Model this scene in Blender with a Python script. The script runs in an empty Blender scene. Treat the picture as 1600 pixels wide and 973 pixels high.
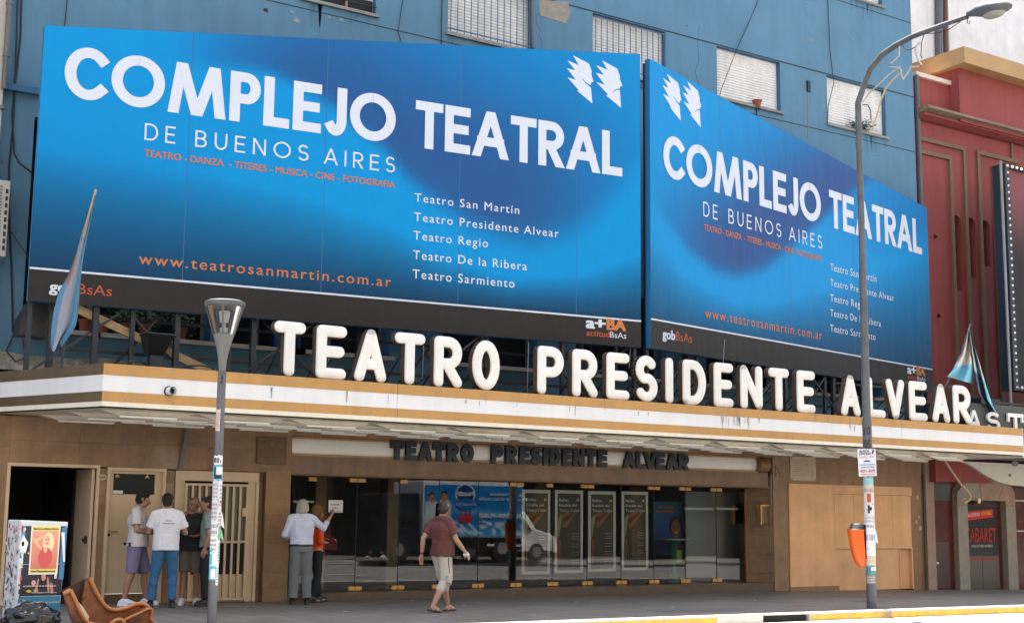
import bpy, bmesh, math, random
from mathutils import Vector, Matrix, noise
random.seed(7)
sc = bpy.context.scene
COL = sc.collection
# ------------------------------------------------------------------ camera
F = 2150.0; CX = 800.0; CY = 486.5
TILT = math.atan(320 / F); ROLL = math.atan(.0105); AZ = math.radians(34.15792)
CAM = Vector((0, -24.62, 1.5))
_f = Vector((math.sin(AZ) * math.cos(TILT), math.cos(AZ) * math.cos(TILT), math.sin(TILT)))
_r = Vector((math.cos(AZ), -math.sin(AZ), 0)); _u = _r.cross(_f)
_R = _r * math.cos(ROLL) + _u * math.sin(ROLL); _U = _u * math.cos(ROLL) - _r * math.sin(ROLL)
cd = bpy.data.cameras.new('camera'); cam = bpy.data.objects.new('camera', cd); COL.objects.link(cam)
cd.sensor_width = 36; cd.lens = F / 1600 * 36; cd.clip_end = 3000; cd.clip_start = .1
m = Matrix((_R, _U, -_f)).transposed().to_4x4(); m.translation = CAM
cam.matrix_world = m; sc.camera = cam
# ------------------------------------------------------------------ light
SUN_EL = 73.0
sdir = Vector((.10, .29, .955)).normalized()
w = bpy.data.worlds.new('World'); sc.world = w; w.use_nodes = True
nt = w.node_tree; bg = nt.nodes['Background']
sky = nt.nodes.new('ShaderNodeTexSky'); sky.sky_type = 'NISHITA'; sky.sun_disc = False
sky.sun_elevation = math.asin(sdir.z); sky.sun_rotation = math.atan2(sdir.x, sdir.y)
sky.dust_density = 2.0
hsn = nt.nodes.new('ShaderNodeHueSaturation'); hsn.inputs['Saturation'].default_value = .62
nt.links.new(sky.outputs[0], hsn.inputs['Color']); nt.links.new(hsn.outputs[0], bg.inputs[0]); bg.inputs[1].default_value = .15
sl = bpy.data.lights.new('sun', 'SUN'); sl.energy = 5.0; sl.angle = math.radians(.5); sl.color = (1, .95, .86)
so = bpy.data.objects.new('sun', sl); COL.objects.link(so); so.location = (0, 0, 40)
so.rotation_euler = sdir.to_track_quat('Z', 'Y').to_euler()
sc.view_settings.view_transform = 'Standard'; sc.view_settings.look = 'None'
sc.view_settings.exposure = 1.75; sc.view_settings.gamma = 1
sc.cycles.max_bounces = 7; sc.cycles.diffuse_bounces = 4; sc.cycles.transparent_max_bounces = 12
sc.cycles.caustics_reflective = False; sc.cycles.caustics_refractive = False
try: sc.cycles.use_denoising = True
except Exception: pass
# ------------------------------------------------------------------ photo measurements -> metres on real planes
def ray(px, py): return _f * F + _R * (px - CX) - _U * (py - CY)
def wy(px, py, Y):
    d = ray(px, py); return CAM + d * ((Y - CAM.y) / d.y)
def wx(px, py, X):
    d = ray(px, py); return CAM + d * ((X - CAM.x) / d.x)
def wz(px, py, Z=0.):
    d = ray(px, py); return CAM + d * ((Z - CAM.z) / d.z)
def wp(px, py, P, n):
    d = ray(px, py); return CAM + d * (n.dot(P - CAM) / n.dot(d))
WALL = -2.4; GLASS = -1.85; CANF = -4.8; BLUE = -1.4
GP = [(-30, .3), (0, .12), (6, .07), (11, .0), (15, -.02), (20, -.05), (24, -.08), (32, -.22), (70, -.6)]
def gz(x):
    for (a, b), (c, d) in zip(GP, GP[1:]):
        if x <= c: return b + (d - b) * (x - a) / (c - a)
    return GP[-1][1]
# ------------------------------------------------------------------ materials
def lin(c): return tuple((v / 255 / 12.92 if v / 255 <= .04045 else ((v / 255 + .055) / 1.055) ** 2.4) for v in c)
MATS = {}
def mat(name, rgb, rough=.7, metal=0, var=.0, vscale=3., bump=0., bscale=40., spec=.5, streak=0., var2=None, coat=0):
    if name in MATS: return MATS[name]
    M = bpy.data.materials.new(name); M.use_nodes = True; t = M.node_tree; L = t.links
    b = t.nodes['Principled BSDF']
    b.inputs['Roughness'].default_value = rough; b.inputs['Metallic'].default_value = metal
    b.inputs['Specular IOR Level'].default_value = spec
    b.inputs['Coat Weight'].default_value = coat
    c4 = (*rgb, 1); b.inputs['Base Color'].default_value = c4
    co = t.nodes.new('ShaderNodeNewGeometry').outputs['Position']
    if var or streak:
        cur = None
        n = t.nodes.new('ShaderNodeTexNoise'); n.inputs['Scale'].default_value = vscale; n.inputs['Detail'].default_value = 6
        n.inputs['Roughness'].default_value = .65
        L.new(co, n.inputs['Vector'])
        mr = t.nodes.new('ShaderNodeMapRange'); mr.inputs['From Min'].default_value = .3; mr.inputs['From Max'].default_value = .7
        mr.inputs['To Min'].default_value = 1 - var; mr.inputs['To Max'].default_value = 1 + var * .6
        L.new(n.outputs['Fac'], mr.inputs['Value'])
        hs = t.nodes.new('ShaderNodeMix'); hs.data_type = 'RGBA'; hs.blend_type = 'MULTIPLY'; hs.inputs[0].default_value = 1
        hs.inputs[6].default_value = c4; L.new(mr.outputs[0], hs.inputs[7]); out = hs.outputs[2]
        if var2:
            n2 = t.nodes.new('ShaderNodeTexNoise'); n2.inputs['Scale'].default_value = vscale * .35; n2.inputs['Detail'].default_value = 8
            n2.inputs['Roughness'].default_value = .7; L.new(co, n2.inputs['Vector'])
            m2 = t.nodes.new('ShaderNodeMapRange'); m2.inputs['From Min'].default_value = .53; m2.inputs['From Max'].default_value = .66
            m2.inputs['To Max'].default_value = var2[3]
            L.new(n2.outputs['Fac'], m2.inputs['Value'])
            x = t.nodes.new('ShaderNodeMix'); x.data_type = 'RGBA'; L.new(m2.outputs[0], x.inputs[0])
            L.new(out, x.inputs[6]); x.inputs[7].default_value = (*var2[:3], 1); out = x.outputs[2]
        if streak:
            mp = t.nodes.new('ShaderNodeMapping'); mp.inputs['Scale'].default_value = (2.2, 2.2, .16); L.new(co, mp.inputs[0])
            n3 = t.nodes.new('ShaderNodeTexNoise'); n3.inputs['Scale'].default_value = 2.2; n3.inputs['Detail'].default_value = 7
            L.new(mp.outputs[0], n3.inputs['Vector'])
            m3 = t.nodes.new('ShaderNodeMapRange'); m3.inputs['From Min'].default_value = .42; m3.inputs['From Max'].default_value = .75
            m3.inputs['To Min'].default_value = 1; m3.inputs['To Max'].default_value = 1 - streak
            L.new(n3.outputs['Fac'], m3.inputs['Value'])
            y = t.nodes.new('ShaderNodeMix'); y.data_type = 'RGBA'; y.blend_type = 'MULTIPLY'; y.inputs[0].default_value = 1
            L.new(out, y.inputs[6]); L.new(m3.outputs[0], y.inputs[7]); out = y.outputs[2]
        L.new(out, b.inputs['Base Color'])
    if bump:
        n = t.nodes.new('ShaderNodeTexNoise'); n.inputs['Scale'].default_value = bscale; n.inputs['Detail'].default_value = 5
        L.new(co, n.inputs['Vector'])
        bp = t.nodes.new('ShaderNodeBump'); bp.inputs['Strength'].default_value = bump; bp.inputs['Distance'].default_value = .02
        L.new(n.outputs['Fac'], bp.inputs['Height']); L.new(bp.outputs[0], b.inputs['Normal'])
    MATS[name] = M
    return M
def vmat(name, rough=.55, spec=.5, grain=.0):   # flat print: colours stored per corner of the printed sheet
    if name in MATS: return MATS[name]
    M = bpy.data.materials.new(name); M.use_nodes = True; t = M.node_tree
    b = t.nodes['Principled BSDF']; b.inputs['Roughness'].default_value = rough; b.inputs['Specular IOR Level'].default_value = spec
    a = t.nodes.new('ShaderNodeVertexColor'); a.layer_name = 'print'
    out = a.outputs[0]
    if grain:
        n = t.nodes.new('ShaderNodeTexNoise'); n.inputs['Scale'].default_value = 2.5; n.inputs['Detail'].default_value = 8
        co = t.nodes.new('ShaderNodeNewGeometry').outputs['Position']; t.links.new(co, n.inputs['Vector'])
        mr = t.nodes.new('ShaderNodeMapRange'); mr.inputs['To Min'].default_value = 1 - grain; mr.inputs['To Max'].default_value = 1 + grain
        t.links.new(n.outputs['Fac'], mr.inputs['Value'])
        x = t.nodes.new('ShaderNodeMix'); x.data_type = 'RGBA'; x.blend_type = 'MULTIPLY'; x.inputs[0].default_value = 1
        t.links.new(out, x.inputs[6]); t.links.new(mr.outputs[0], x.inputs[7]); out = x.outputs[2]
    t.links.new(out, b.inputs['Base Color'])
    if grain:
        mp = t.nodes.new('ShaderNodeMapping'); mp.inputs['Scale'].default_value = (1.6, 1.6, .5); t.links.new(co, mp.inputs[0])
        n5 = t.nodes.new('ShaderNodeTexNoise'); n5.inputs['Scale'].default_value = 1.4; n5.inputs['Detail'].default_value = 4; t.links.new(mp.outputs[0], n5.inputs['Vector'])
        bp = t.nodes.new('ShaderNodeBump'); bp.inputs['Strength'].default_value = .5; bp.inputs['Distance'].default_value = .06
        t.links.new(n5.outputs['Fac'], bp.inputs['Height']); t.links.new(bp.outputs[0], b.inputs['Normal'])
    MATS[name] = M
    return M
def glassmat(name, tint, refl, rough=.0, bump=0.):
    M = bpy.data.materials.new(name); M.use_nodes = True; t = M.node_tree; t.nodes.clear(); L = t.links
    o = t.nodes.new('ShaderNodeOutputMaterial'); mx = t.nodes.new('ShaderNodeMixShader')
    tr = t.nodes.new('ShaderNodeBsdfTransparent'); tr.inputs[0].default_value = (*tint, 1)
    g = t.nodes.new('ShaderNodeBsdfGlossy'); g.inputs['Roughness'].default_value = rough
    fr = t.nodes.new('ShaderNodeFresnel'); fr.inputs['IOR'].default_value = refl
    if bump:
        co = t.nodes.new('ShaderNodeNewGeometry').outputs['Position']
        n = t.nodes.new('ShaderNodeTexNoise'); n.inputs['Scale'].default_value = 1.3; n.inputs['Detail'].default_value = 1; L.new(co, n.inputs['Vector'])
        bp = t.nodes.new('ShaderNodeBump'); bp.inputs['Strength'].default_value = bump; bp.inputs['Distance'].default_value = .01
        L.new(n.outputs['Fac'], bp.inputs['Height']); L.new(bp.outputs[0], g.inputs['Normal'])
    L.new(fr.outputs[0], mx.inputs[0]); L.new(tr.outputs[0], mx.inputs[1]); L.new(g.outputs[0], mx.inputs[2]); L.new(mx.outputs[0], o.inputs[0])
    MATS[name] = M
    return M
# ------------------------------------------------------------------ objects
def base(o):
    p = Vector((0, 0, 0))
    while o is not None:
        p = p + o.location; o = o.parent
    return p
def thing(name, label, cat, loc, group=None):
    o = bpy.data.objects.new(name, None); o.empty_display_size = .2; COL.objects.link(o); o.location = loc
    o['label'] = label; o['category'] = cat
    if group: o['group'] = group
    return o
def tag(o, label, cat, group=None):
    o['label'] = label; o['category'] = cat
    if group: o['group'] = group
    return o
class MB:
    def __init__(s): s.v = []; s.f = []; s.c = []
    def quad(s, a, b, c, d, col=None):
        n = len(s.v); s.v += [Vector(a), Vector(b), Vector(c), Vector(d)]; s.f.append((n, n + 1, n + 2, n + 3)); s.c.append(col); return s
    def poly(s, pts, col=None):
        n = len(s.v); s.v += [Vector(p) for p in pts]; s.f.append(tuple(range(n, n + len(pts)))); s.c.append(col); return s
    def hexa(s, p):   # 8 corners: bottom 4 ccw, top 4
        n = len(s.v); s.v += [Vector(q) for q in p]
        for f in ((3, 2, 1, 0), (4, 5, 6, 7), (0, 1, 5, 4), (1, 2, 6, 5), (2, 3, 7, 6), (3, 0, 4, 7)):
            s.f.append(tuple(n + i for i in f)); s.c.append(None)
        return s
    def box(s, x0, x1, y0, y1, z0, z1):
        return s.hexa([(x0, y0, z0), (x1, y0, z0), (x1, y1, z0), (x0, y1, z0), (x0, y0, z1), (x1, y0, z1), (x1, y1, z1), (x0, y1, z1)])
    def bar(s, a, b, w, h=None):
        a = Vector(a); b = Vector(b); h = h or w; d = (b - a).normalized()
        up = Vector((0, 0, 1)) if abs(d.z) < .9 else Vector((0, 1, 0))
        x = d.cross(up).normalized() * w / 2; y = x.cross(d).normalized() * h / 2
        return s.hexa([a - x - y, a + x - y, a + x + y, a - x + y, b - x - y, b + x - y, b + x + y, b - x + y])
    def tube(s, pts, r, n=8, caps=True, sq=None):
        pts = [Vector(p) for p in pts]; rs = r if isinstance(r, (list, tuple)) else [r] * len(pts); k0 = len(s.v)
        ref = None
        for i, p in enumerate(pts):
            d = (pts[min(i + 1, len(pts) - 1)] - pts[max(i - 1, 0)]).normalized()
            if ref is None: ref = Vector((0, 0, 1)) if abs(d.z) < .9 else Vector((0, 1, 0))
            x = d.cross(ref).normalized(); y = x.cross(d).normalized(); ref = y
            for j in range(n):
                a = 2 * math.pi * j / n; s.v.append(p + (x * math.cos(a) + y * math.sin(a)) * rs[i])
        for i in range(len(pts) - 1):
            for j in range(n):
                a = k0 + i * n + j; b = k0 + i * n + (j + 1) % n
                s.f.append((a, b, b + n, a + n)); s.c.append(None)
        if caps:
            s.f.append(tuple(k0 + j for j in reversed(range(n)))); s.c.append(None)
            s.f.append(tuple(k0 + (len(pts) - 1) * n + j for j in range(n))); s.c.append(None)
        return s
    def lathe(s, c, prof, n=20):   # prof: (r, z)
        c = Vector(c); k0 = len(s.v)
        for (r, z) in prof:
            for j in range(n):
                a = 2 * math.pi * j / n; s.v.append(c + Vector((r * math.cos(a), r * math.sin(a), z)))
        for i in range(len(prof) - 1):
            for j in range(n):
                a = k0 + i * n + j; b = k0 + i * n + (j + 1) % n
                s.f.append((a, b, b + n, a + n)); s.c.append(None)
        s.f.append(tuple(k0 + j for j in reversed(range(n)))); s.c.append(None)
        s.f.append(tuple(k0 + (len(prof) - 1) * n + j for j in range(n))); s.c.append(None)
        return s
    def ball(s, c, r, n=10, m=6, sc_=(1, 1, 1)):
        c = Vector(c); k0 = len(s.v)
        for i in range(m + 1):
            t = math.pi * i / m
            for j in range(n):
                a = 2 * math.pi * j / n
                s.v.append(c + Vector((r * math.sin(t) * math.cos(a) * sc_[0], r * math.sin(t) * math.sin(a) * sc_[1], -r * math.cos(t) * sc_[2])))
        for i in range(m):
            for j in range(n):
                a = k0 + i * n + j; b = k0 + i * n + (j + 1) % n
                s.f.append((a, b, b + n, a + n)); s.c.append(None)
        return s
    def prism(s, pts, nrm, t):   # polygon extruded along nrm
        nrm = Vector(nrm).normalized() * t; k = len(s.v); n = len(pts)
        s.v += [Vector(p) for p in pts] + [Vector(p) + nrm for p in pts]
        s.f.append(tuple(range(k, k + n))); s.f.append(tuple(reversed(range(k + n, k + 2 * n)))); s.c += [None, None]
        for i in range(n):
            s.f.append((k + (i + 1) % n, k + i, k + n + i, k + n + (i + 1) % n)); s.c.append(None)
        return s
    def mesh(s, name, off=Vector((0, 0, 0))):
        me = bpy.data.meshes.new(name); me.from_pydata([v - off for v in s.v], [], s.f)
        if any(c is not None for c in s.c):
            a = me.color_attributes.new('print', 'FLOAT_COLOR', 'CORNER')
            k = 0
            for f, c in zip(s.f, s.c):
                for i in range(len(f)):
                    if c is None: cc = (.5, .5, .5)
                    elif isinstance(c[0], (tuple, list)): cc = c[i]
                    else: cc = c
                    a.data[k].color = (*cc, 1); k += 1
        me.update(); return me
def clusters(mb):
    """far-apart pieces of a builder, each returned as a builder of its own"""
    nv = len(mb.v); par = list(range(nv))
    def find(i):
        while par[i] != i: par[i] = par[par[i]]; i = par[i]
        return i
    for f in mb.f:
        a = find(f[0])
        for i in f[1:]: par[find(i)] = a
    isl = {}
    for i in range(nv): isl.setdefault(find(i), []).append(i)
    keys = list(isl); n = len(keys)
    if n < 2 or n > 420: return [mb]
    bx = []
    for k in keys:
        q = [mb.v[i] for i in isl[k]]; lo = [min(p[j] for p in q) for j in range(3)]; hi = [max(p[j] for p in q) for j in range(3)]; bx.append((lo, hi, max(h - l for h, l in zip(hi, lo))))
    cp = list(range(n))
    def cf(i):
        while cp[i] != i: cp[i] = cp[cp[i]]; i = cp[i]
        return i
    for i in range(n):
        for j in range(i + 1, n):
            g = math.sqrt(sum(max(0, bx[i][0][k] - bx[j][1][k], bx[j][0][k] - bx[i][1][k]) ** 2 for k in range(3)))
            if g <= max(.02, .48 * max(bx[i][2], bx[j][2])): cp[cf(i)] = cf(j)
    grp = {}
    kid = {k: cf(i) for i, k in enumerate(keys)}
    for fi, f in enumerate(mb.f): grp.setdefault(kid[find(f[0])], []).append(fi)
    if len(grp) < 2: return [mb]
    out = []
    for fl in grp.values():
        b = MB(); mp = {}
        for fi in fl:
            ff = []
            for i in mb.f[fi]:
                if i not in mp: mp[i] = len(b.v); b.v.append(mb.v[i])
                ff.append(mp[i])
            b.f.append(tuple(ff)); b.c.append(mb.c[fi])
        out.append(b)
    return out
def link(name, mb, m, parent=None, smooth=False, bevel=0, kind=None, label=None):
    if isinstance(mb, MB) and kind != 'stuff' and name not in ('leaves', 'pavement', 'road', 'ground', 'litter', 'pavement_cover') and len(mb.f) > 1:
        cs = clusters(mb)
        if len(cs) > 1:
            os_ = [link1(name, c, m, parent, smooth, bevel, kind, label) for c in cs]
            return os_[0]
    return link1(name, mb, m, parent, smooth, bevel, kind, label)
def link1(name, mb, m, parent=None, smooth=False, bevel=0, kind=None, label=None):
    off = base(parent) if parent else Vector((0, 0, 0))
    me = mb.mesh(name, off) if isinstance(mb, MB) else mb
    if m: me.materials.append(m)
    o = bpy.data.objects.new(name, me); COL.objects.link(o)
    if parent: o.parent = parent
    if smooth:
        for p in me.polygons: p.use_smooth = True
        if isinstance(mb, MB): me.set_sharp_from_angle(angle=math.radians(50))
    if bevel:
        b = bmesh.new(); b.from_mesh(me); bmesh.ops.remove_doubles(b, verts=b.verts, dist=1e-5)
        bmesh.ops.bevel(b, geom=list(b.edges), offset=bevel, segments=2, affect='EDGES', profile=.5); b.to_mesh(me); b.free()
    if kind: o['kind'] = kind
    if label: o['label'] = label
    return o
def fixn(me):
    b = bmesh.new(); b.from_mesh(me); bmesh.ops.remove_doubles(b, verts=b.verts, dist=1e-6); bmesh.ops.recalc_face_normals(b, faces=b.faces); b.to_mesh(me); b.free()
_cube = {}
def piece(name, x0, x1, y0, y1, z0, z1, m, parent, bev=.05):
    """one slab, tile or plank: a bevelled unit block shared by all alike pieces"""
    if x1 < x0: x0, x1 = x1, x0
    key = (m.name, bev)
    if key not in _cube:
        b = bmesh.new(); bmesh.ops.create_cube(b, size=1)
        if bev: bmesh.ops.bevel(b, geom=list(b.edges), offset=bev * .2, segments=1, affect='EDGES')
        me = bpy.data.meshes.new('block'); b.to_mesh(me); b.free(); me.materials.append(m); _cube[key] = me
    o = bpy.data.objects.new(name, _cube[key]); COL.objects.link(o)
    c = Vector(((x0 + x1) / 2, (y0 + y1) / 2, (z0 + z1) / 2))
    o.scale = (x1 - x0, y1 - y0, z1 - z0)
    if parent: o.parent = parent; c = c - base(parent)
    o.location = c
    return o
# ------------------------------------------------------------------ stroke lettering
def arc(cx, cy, rx, ry, a0, a1, n=14):
    return [(cx + rx * math.cos(math.radians(a0 + (a1 - a0) * i / n)), cy + ry * math.sin(math.radians(a0 + (a1 - a0) * i / n))) for i in range(n + 1)]
GL = {
 'T': (.62, [[(0, 1), (1, 1)], [(.5, 1), (.5, 0)]]),
 'E': (.58, [[(1, 1), (0, 1), (0, 0), (1, 0)], [(0, .52), (.9, .52)]]),
 'L': (.52, [[(0, 1), (0, 0), (1, 0)]]),
 'I': (0, [[(.5, 1), (.5, 0)]]),
 'A': (.86, [[(0, 0), (.5, 1)], [(.5, 1), (1, 0)], [(.17, .30), (.83, .30)]]),
 'V': (.76, [[(0, 1), (.5, 0)], [(.5, 0), (1, 1)]]),
 'N': (.72, [[(0, 0), (0, 1)], [(0, 1), (1, 0)], [(1, 0), (1, 1)]]),
 'M': (1.10, [[(0, 0), (.15, 1)], [(.15, 1), (.5, .10)], [(.5, .10), (.85, 1)], [(.85, 1), (1, 0)]]),
 'U': (.68, [[(0, 1)] + arc(.5, .38, .5, .38, 180, 360) + [(1, 1)]]),
 'O': (.98, [arc(.5, .5, .5, .5, 90, 450, 32)]),
 'C': (.76, [arc(.58, .5, .58, .5, 46, 314, 26)]),
 'J': (.46, [[(1, 1)] + [(1, .3)] + arc(.5, .28, .5, .28, 0, -140, 10)]),
 'D': (.76, [[(0, 0), (0, 1)] + arc(.42, .5, .58, .5, 90, -90) + [(0, 0)]]),
 'P': (.60, [[(0, 0), (0, 1)] + arc(.55, .73, .45, .27, 90, -90) + [(0, .46)]]),
 'R': (.64, [[(0, 0), (0, 1)] + arc(.52, .73, .46, .27, 90, -90) + [(0, .46)], [(.42, .46), (1, 0)]]),
 'B': (.62, [[(0, 0), (0, 1)] + arc(.5, .76, .42, .24, 90, -90, 10) + [(0, .52)], [(.5, .52)] + arc(.55, .26, .45, .26, 90, -90, 10) + [(0, 0)]]),
 'S': (.60, [arc(.5, .745, .47, .255, 38, 250, 14) + arc(.5, .26, .5, .26, 75, -145, 16)]),
 'G': (.9, [arc(.55, .5, .55, .5, 46, 350, 24) + [(.6, .42)]]),
}
def ribbon(pl, h, cut=None):
    """centre line -> left and right edge, mitred"""
    if cut and len(pl) == 2 and abs(pl[0].x - pl[1].x) > 1e-4 and abs(pl[0].y - pl[1].y) > cut * .3:
        a, b = pl; d = (b - a).normalized(); w = abs(h / d.y); sg = -1 if d.y > 0 else 1
        L = [a + Vector((sg * w, 0)), b + Vector((sg * w, 0))]; R = [a - Vector((sg * w, 0)), b - Vector((sg * w, 0))]
        nl = Vector((-d.y, d.x)) * h
        for i, p in ((0, a), (1, b)):
            if 1e-4 < p.y < cut - 1e-4: L[i] = p + nl; R[i] = p - nl
        return L, R
    closed = (Vector(pl[0]) - Vector(pl[-1])).length < 1e-6
    P = [Vector(p) for p in (pl[:-1] if closed else pl)]; n = len(P); Lf = []; Rt = []
    for i in range(n):
        if closed: a = P[i - 1]; b = P[(i + 1) % n]
        else: a = P[i - 1] if i else None; b = P[i + 1] if i < n - 1 else None
        d1 = (P[i] - a).normalized() if a is not None else None; d2 = (b - P[i]).normalized() if b is not None else None
        if d1 is None: d1 = d2
        if d2 is None: d2 = d1
        t = (d1 + d2)
        if t.length < 1e-4: t = d1
        t.normalize(); nn = Vector((-t.y, t.x)); k = h / max(.42, abs(nn.dot(Vector((-d1.y, d1.x)))))
        Lf.append(P[i] + nn * k); Rt.append(P[i] - nn * k)
    if closed: Lf.append(Lf[0]); Rt.append(Rt[0])
    return Lf, Rt
def glyph_lines(ch, H, s, wscale=1.):
    w, st = GL[ch]; w = w * H * wscale
    if ch == 'I': return s, [[(s / 2, s / 2), (s / 2, H - s / 2)]]
    W = max(w, s * 1.2)
    return W, [[(s / 2 + x * (W - s), s / 2 + y * (H - s)) for x, y in l] for l in st]
def butt(lines, s, H=None):
    """square ends: push free ends out by half a stroke; slanted strokes are cut level at base and cap line"""
    out = []
    for l in lines:
        if H and len(l) == 2 and abs(l[0][0] - l[1][0]) > 1e-4 and abs(l[0][1] - l[1][1]) > H * .3:
            q = []
            for (x, y) in l:
                if abs(y - s / 2) < 1e-4 or abs(y - s / 2 - .1 * (H - s)) < 1e-3: y = 0
                if abs(y - (H - s / 2)) < 1e-4: y = H
                q.append(Vector((x, y)))
            out.append(q); continue
        l = [Vector(p) for p in l]
        if (l[0] - l[-1]).length > 1e-6:
            l[0] = l[0] + (l[0] - l[1]).normalized() * s / 2; l[-1] = l[-1] + (l[-1] - l[-2]).normalized() * s / 2
        out.append(l)
    return out
def stroke_text(mb, txt, O, X, Z, N, H, s, width=None, wscale=1., gap=.12, space=.42, depth=0., col=None):
    """flat (or extruded) lettering laid on a plane: O origin, X right, Z up, N outwards"""
    adv = []; tot = 0
    for ch in txt:
        if ch == ' ': adv.append((tot, None, 0)); tot += space * H; continue
        W, ls = glyph_lines(ch, H, s, wscale); adv.append((tot, ls, W)); tot += W + gap * H
    tot -= gap * H
    k = (width / tot) if width else 1
    j = 0
    for x0, ls, W in adv:
        if not ls: continue
        for l in butt(ls, s, H):
            L, R = ribbon(l, s / 2, H); j += 1
            for p in L + R: p.y = max(0, min(H, p.y))
            e = [N * (.0006 * (j % 4) + .00022 * i) for i in range(len(L))]
            Lx = [O + X * ((x0 + p.x) * k) + Z * p.y + e[i] for i, p in enumerate(L)]; Rx = [O + X * ((x0 + p.x) * k) + Z * p.y + e[i] for i, p in enumerate(R)]
            for i in range(len(L) - 1):
                if depth:
                    a, b, c, d = Lx[i], Rx[i], Rx[i + 1], Lx[i + 1]; D = N * depth
                    n0 = len(mb.v); mb.v += [a, b, c, d, a + D, b + D, c + D, d + D]
                    for f in ((4, 5, 6, 7), (0, 3, 7, 4), (1, 5, 6, 2), (0, 4, 5, 1), (3, 2, 6, 7)):
                        mb.f.append(tuple(n0 + q for q in f)); mb.c.append(col)
                else: mb.quad(Lx[i], Rx[i], Rx[i + 1], Lx[i + 1], col)
    return tot * k
# ------------------------------------------------------------------ built-in font lettering
def font_mesh(txt, bold=0., spacing=1., extrude=0.):
    cu = bpy.data.curves.new('t', 'FONT'); cu.body = txt; cu.size = 1; cu.offset = bold; cu.space_character = spacing
    cu.resolution_u = 3; cu.extrude = extrude
    ob = bpy.data.objects.new('t', cu); me = bpy.data.meshes.new_from_object(ob)
    vs = [v.co.copy() for v in me.vertices]; fs = [tuple(p.vertices) for p in me.polygons]
    bpy.data.objects.remove(ob); bpy.data.curves.remove(cu); bpy.data.meshes.remove(me)
    return vs, fs
def font_text(mb, txt, O, X, Z, width=None, cap=None, bold=0., spacing=1., col=None, N=None, extrude=0.):
    vs, fs = font_mesh(txt, 0, spacing, extrude)
    if not vs: return
    if bold:
        nv = len(vs); V2 = []; F2 = []; z = .002
        for k, (dx, dy) in enumerate(((-1, -.6), (1, -.6), (-1, .6), (1, .6), (0, 0))):
            V2 += [Vector((v.x + dx * bold, v.y + dy * bold, v.z + k * .0001)) for v in vs]; F2 += [tuple(i + k * nv for i in f) for f in fs]
        vs, fs = V2, F2
    Nn = X.cross(Z).normalized()
    x0 = min(v.x for v in vs); x1 = max(v.x for v in vs)
    sx = width / (x1 - x0) if width else cap / .73
    sy = cap / .73 if cap else sx
    if not width: sx = sy
    k = len(mb.v)
    mb.v += [O + X * ((v.x - x0) * sx) + Z * (v.y * sy) + Nn * (v.z * 8) for v in vs]
    for f in fs: mb.f.append(tuple(k + i for i in f)); mb.c.append(col)
XV = Vector((1, 0, 0)); YV = Vector((0, 1, 0)); ZV = Vector((0, 0, 1)); NV = Vector((0, -1, 0))
# ================================================================== MATERIALS
m_stone = mat('brown stone cladding', (.29, .165, .083), .55, var=.22, vscale=2.2, bump=.15, bscale=30, var2=(.36, .28, .20, .6), streak=.2)
m_stone2 = mat('brown stone cladding dark', (.25, .142, .071), .5, var=.25, vscale=4, bump=.12, bscale=30, streak=.2)
m_stone3 = mat('brown stone cladding warm', (.31, .178, .088), .5, var=.22, vscale=5, bump=.12, bscale=30, streak=.3)
m_blue = mat('weathered blue render', (.105, .235, .345), .85, var=.12, vscale=.7, bump=.2, bscale=14, streak=.10, var2=(.11, .23, .33, .5))
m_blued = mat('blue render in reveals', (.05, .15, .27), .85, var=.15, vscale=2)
m_stain = mat('rain stained render', (.085, .185, .27), .9, var=.1)
m_line = mat('dirty dark joint', (.03, .045, .06), .9)
m_white = mat('white enamelled fascia', (.76, .77, .78), .35, var=.06, vscale=1.2, streak=.07)
m_tan = mat('ochre enamelled fascia', (.50, .27, .085), .38, var=.10, vscale=1.5, streak=.12)
m_tan2 = mat('dark brown fascia end', (.115, .078, .045), .5, var=.12, vscale=2, streak=.15)  # darker brown than the front bands, for the slanting side
m_lip = mat('cream fascia lip', (.78, .72, .60), .5, var=.1, vscale=6)
m_soffit = mat('painted soffit', (.64, .58, .49), .75, var=.25, vscale=1.5, bump=.1, var2=(.25, .20, .15, .5))
m_strip = mat('white lamp strip', (.85, .84, .80), .4)
m_cream = mat('cream painted metal', (.62, .46, .30), .45, var=.08, vscale=2, streak=.1)
m_dark = mat('dark void', (.012, .011, .012), .8)
m_steel = mat('dark steel frame', (.018, .023, .032), .55, var=.2)
m_black = mat('black metal', (.02, .02, .022), .45)
m_lett = mat('blue black sign letters', (.016, .022, .034), .35, var=.4, vscale=3)
m_shut = mat('white roller shutter', (.80, .79, .76), .6, var=.1, vscale=1.5, streak=.15)
m_bar = mat('blue window bars', (.07, .12, .19), .5)
m_sill = mat('stone sill', (.28, .27, .25), .8, var=.25)
m_brass = mat('brass fitting', (.62, .36, .13), .35, metal=.75, var=.2, vscale=20)
m_bronze = mat('bronze plaque metal', (.16, .11, .06), .45, metal=.5, var=.3, vscale=15, bump=.3, bscale=60)
m_marble = mat('pale marble', (.52, .41, .29), .5, var=.15, vscale=8)
m_ply = mat('orange painted plywood', (.80, .45, .22), .6, var=.16, vscale=1.3, streak=.12)
m_red = mat('red render', (.30, .062, .053), .8, var=.12, vscale=.8, bump=.2, bscale=12, streak=.18)
m_gold = mat('ochre moulding', (.19, .115, .058), .7, var=.1)
m_coping = mat('ochre coping', (.46, .28, .12), .7, var=.15, vscale=2)
m_pipe_shadow = mat('grey pipe shadow', (.36, .35, .34), .9, var=.18, vscale=1.2, bump=.5, bscale=9, streak=.3)
m_pale = mat('pale rough render', (.80, .77, .73), .9, var=.12, vscale=1.6, bump=.5, bscale=3, streak=.10)
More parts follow.
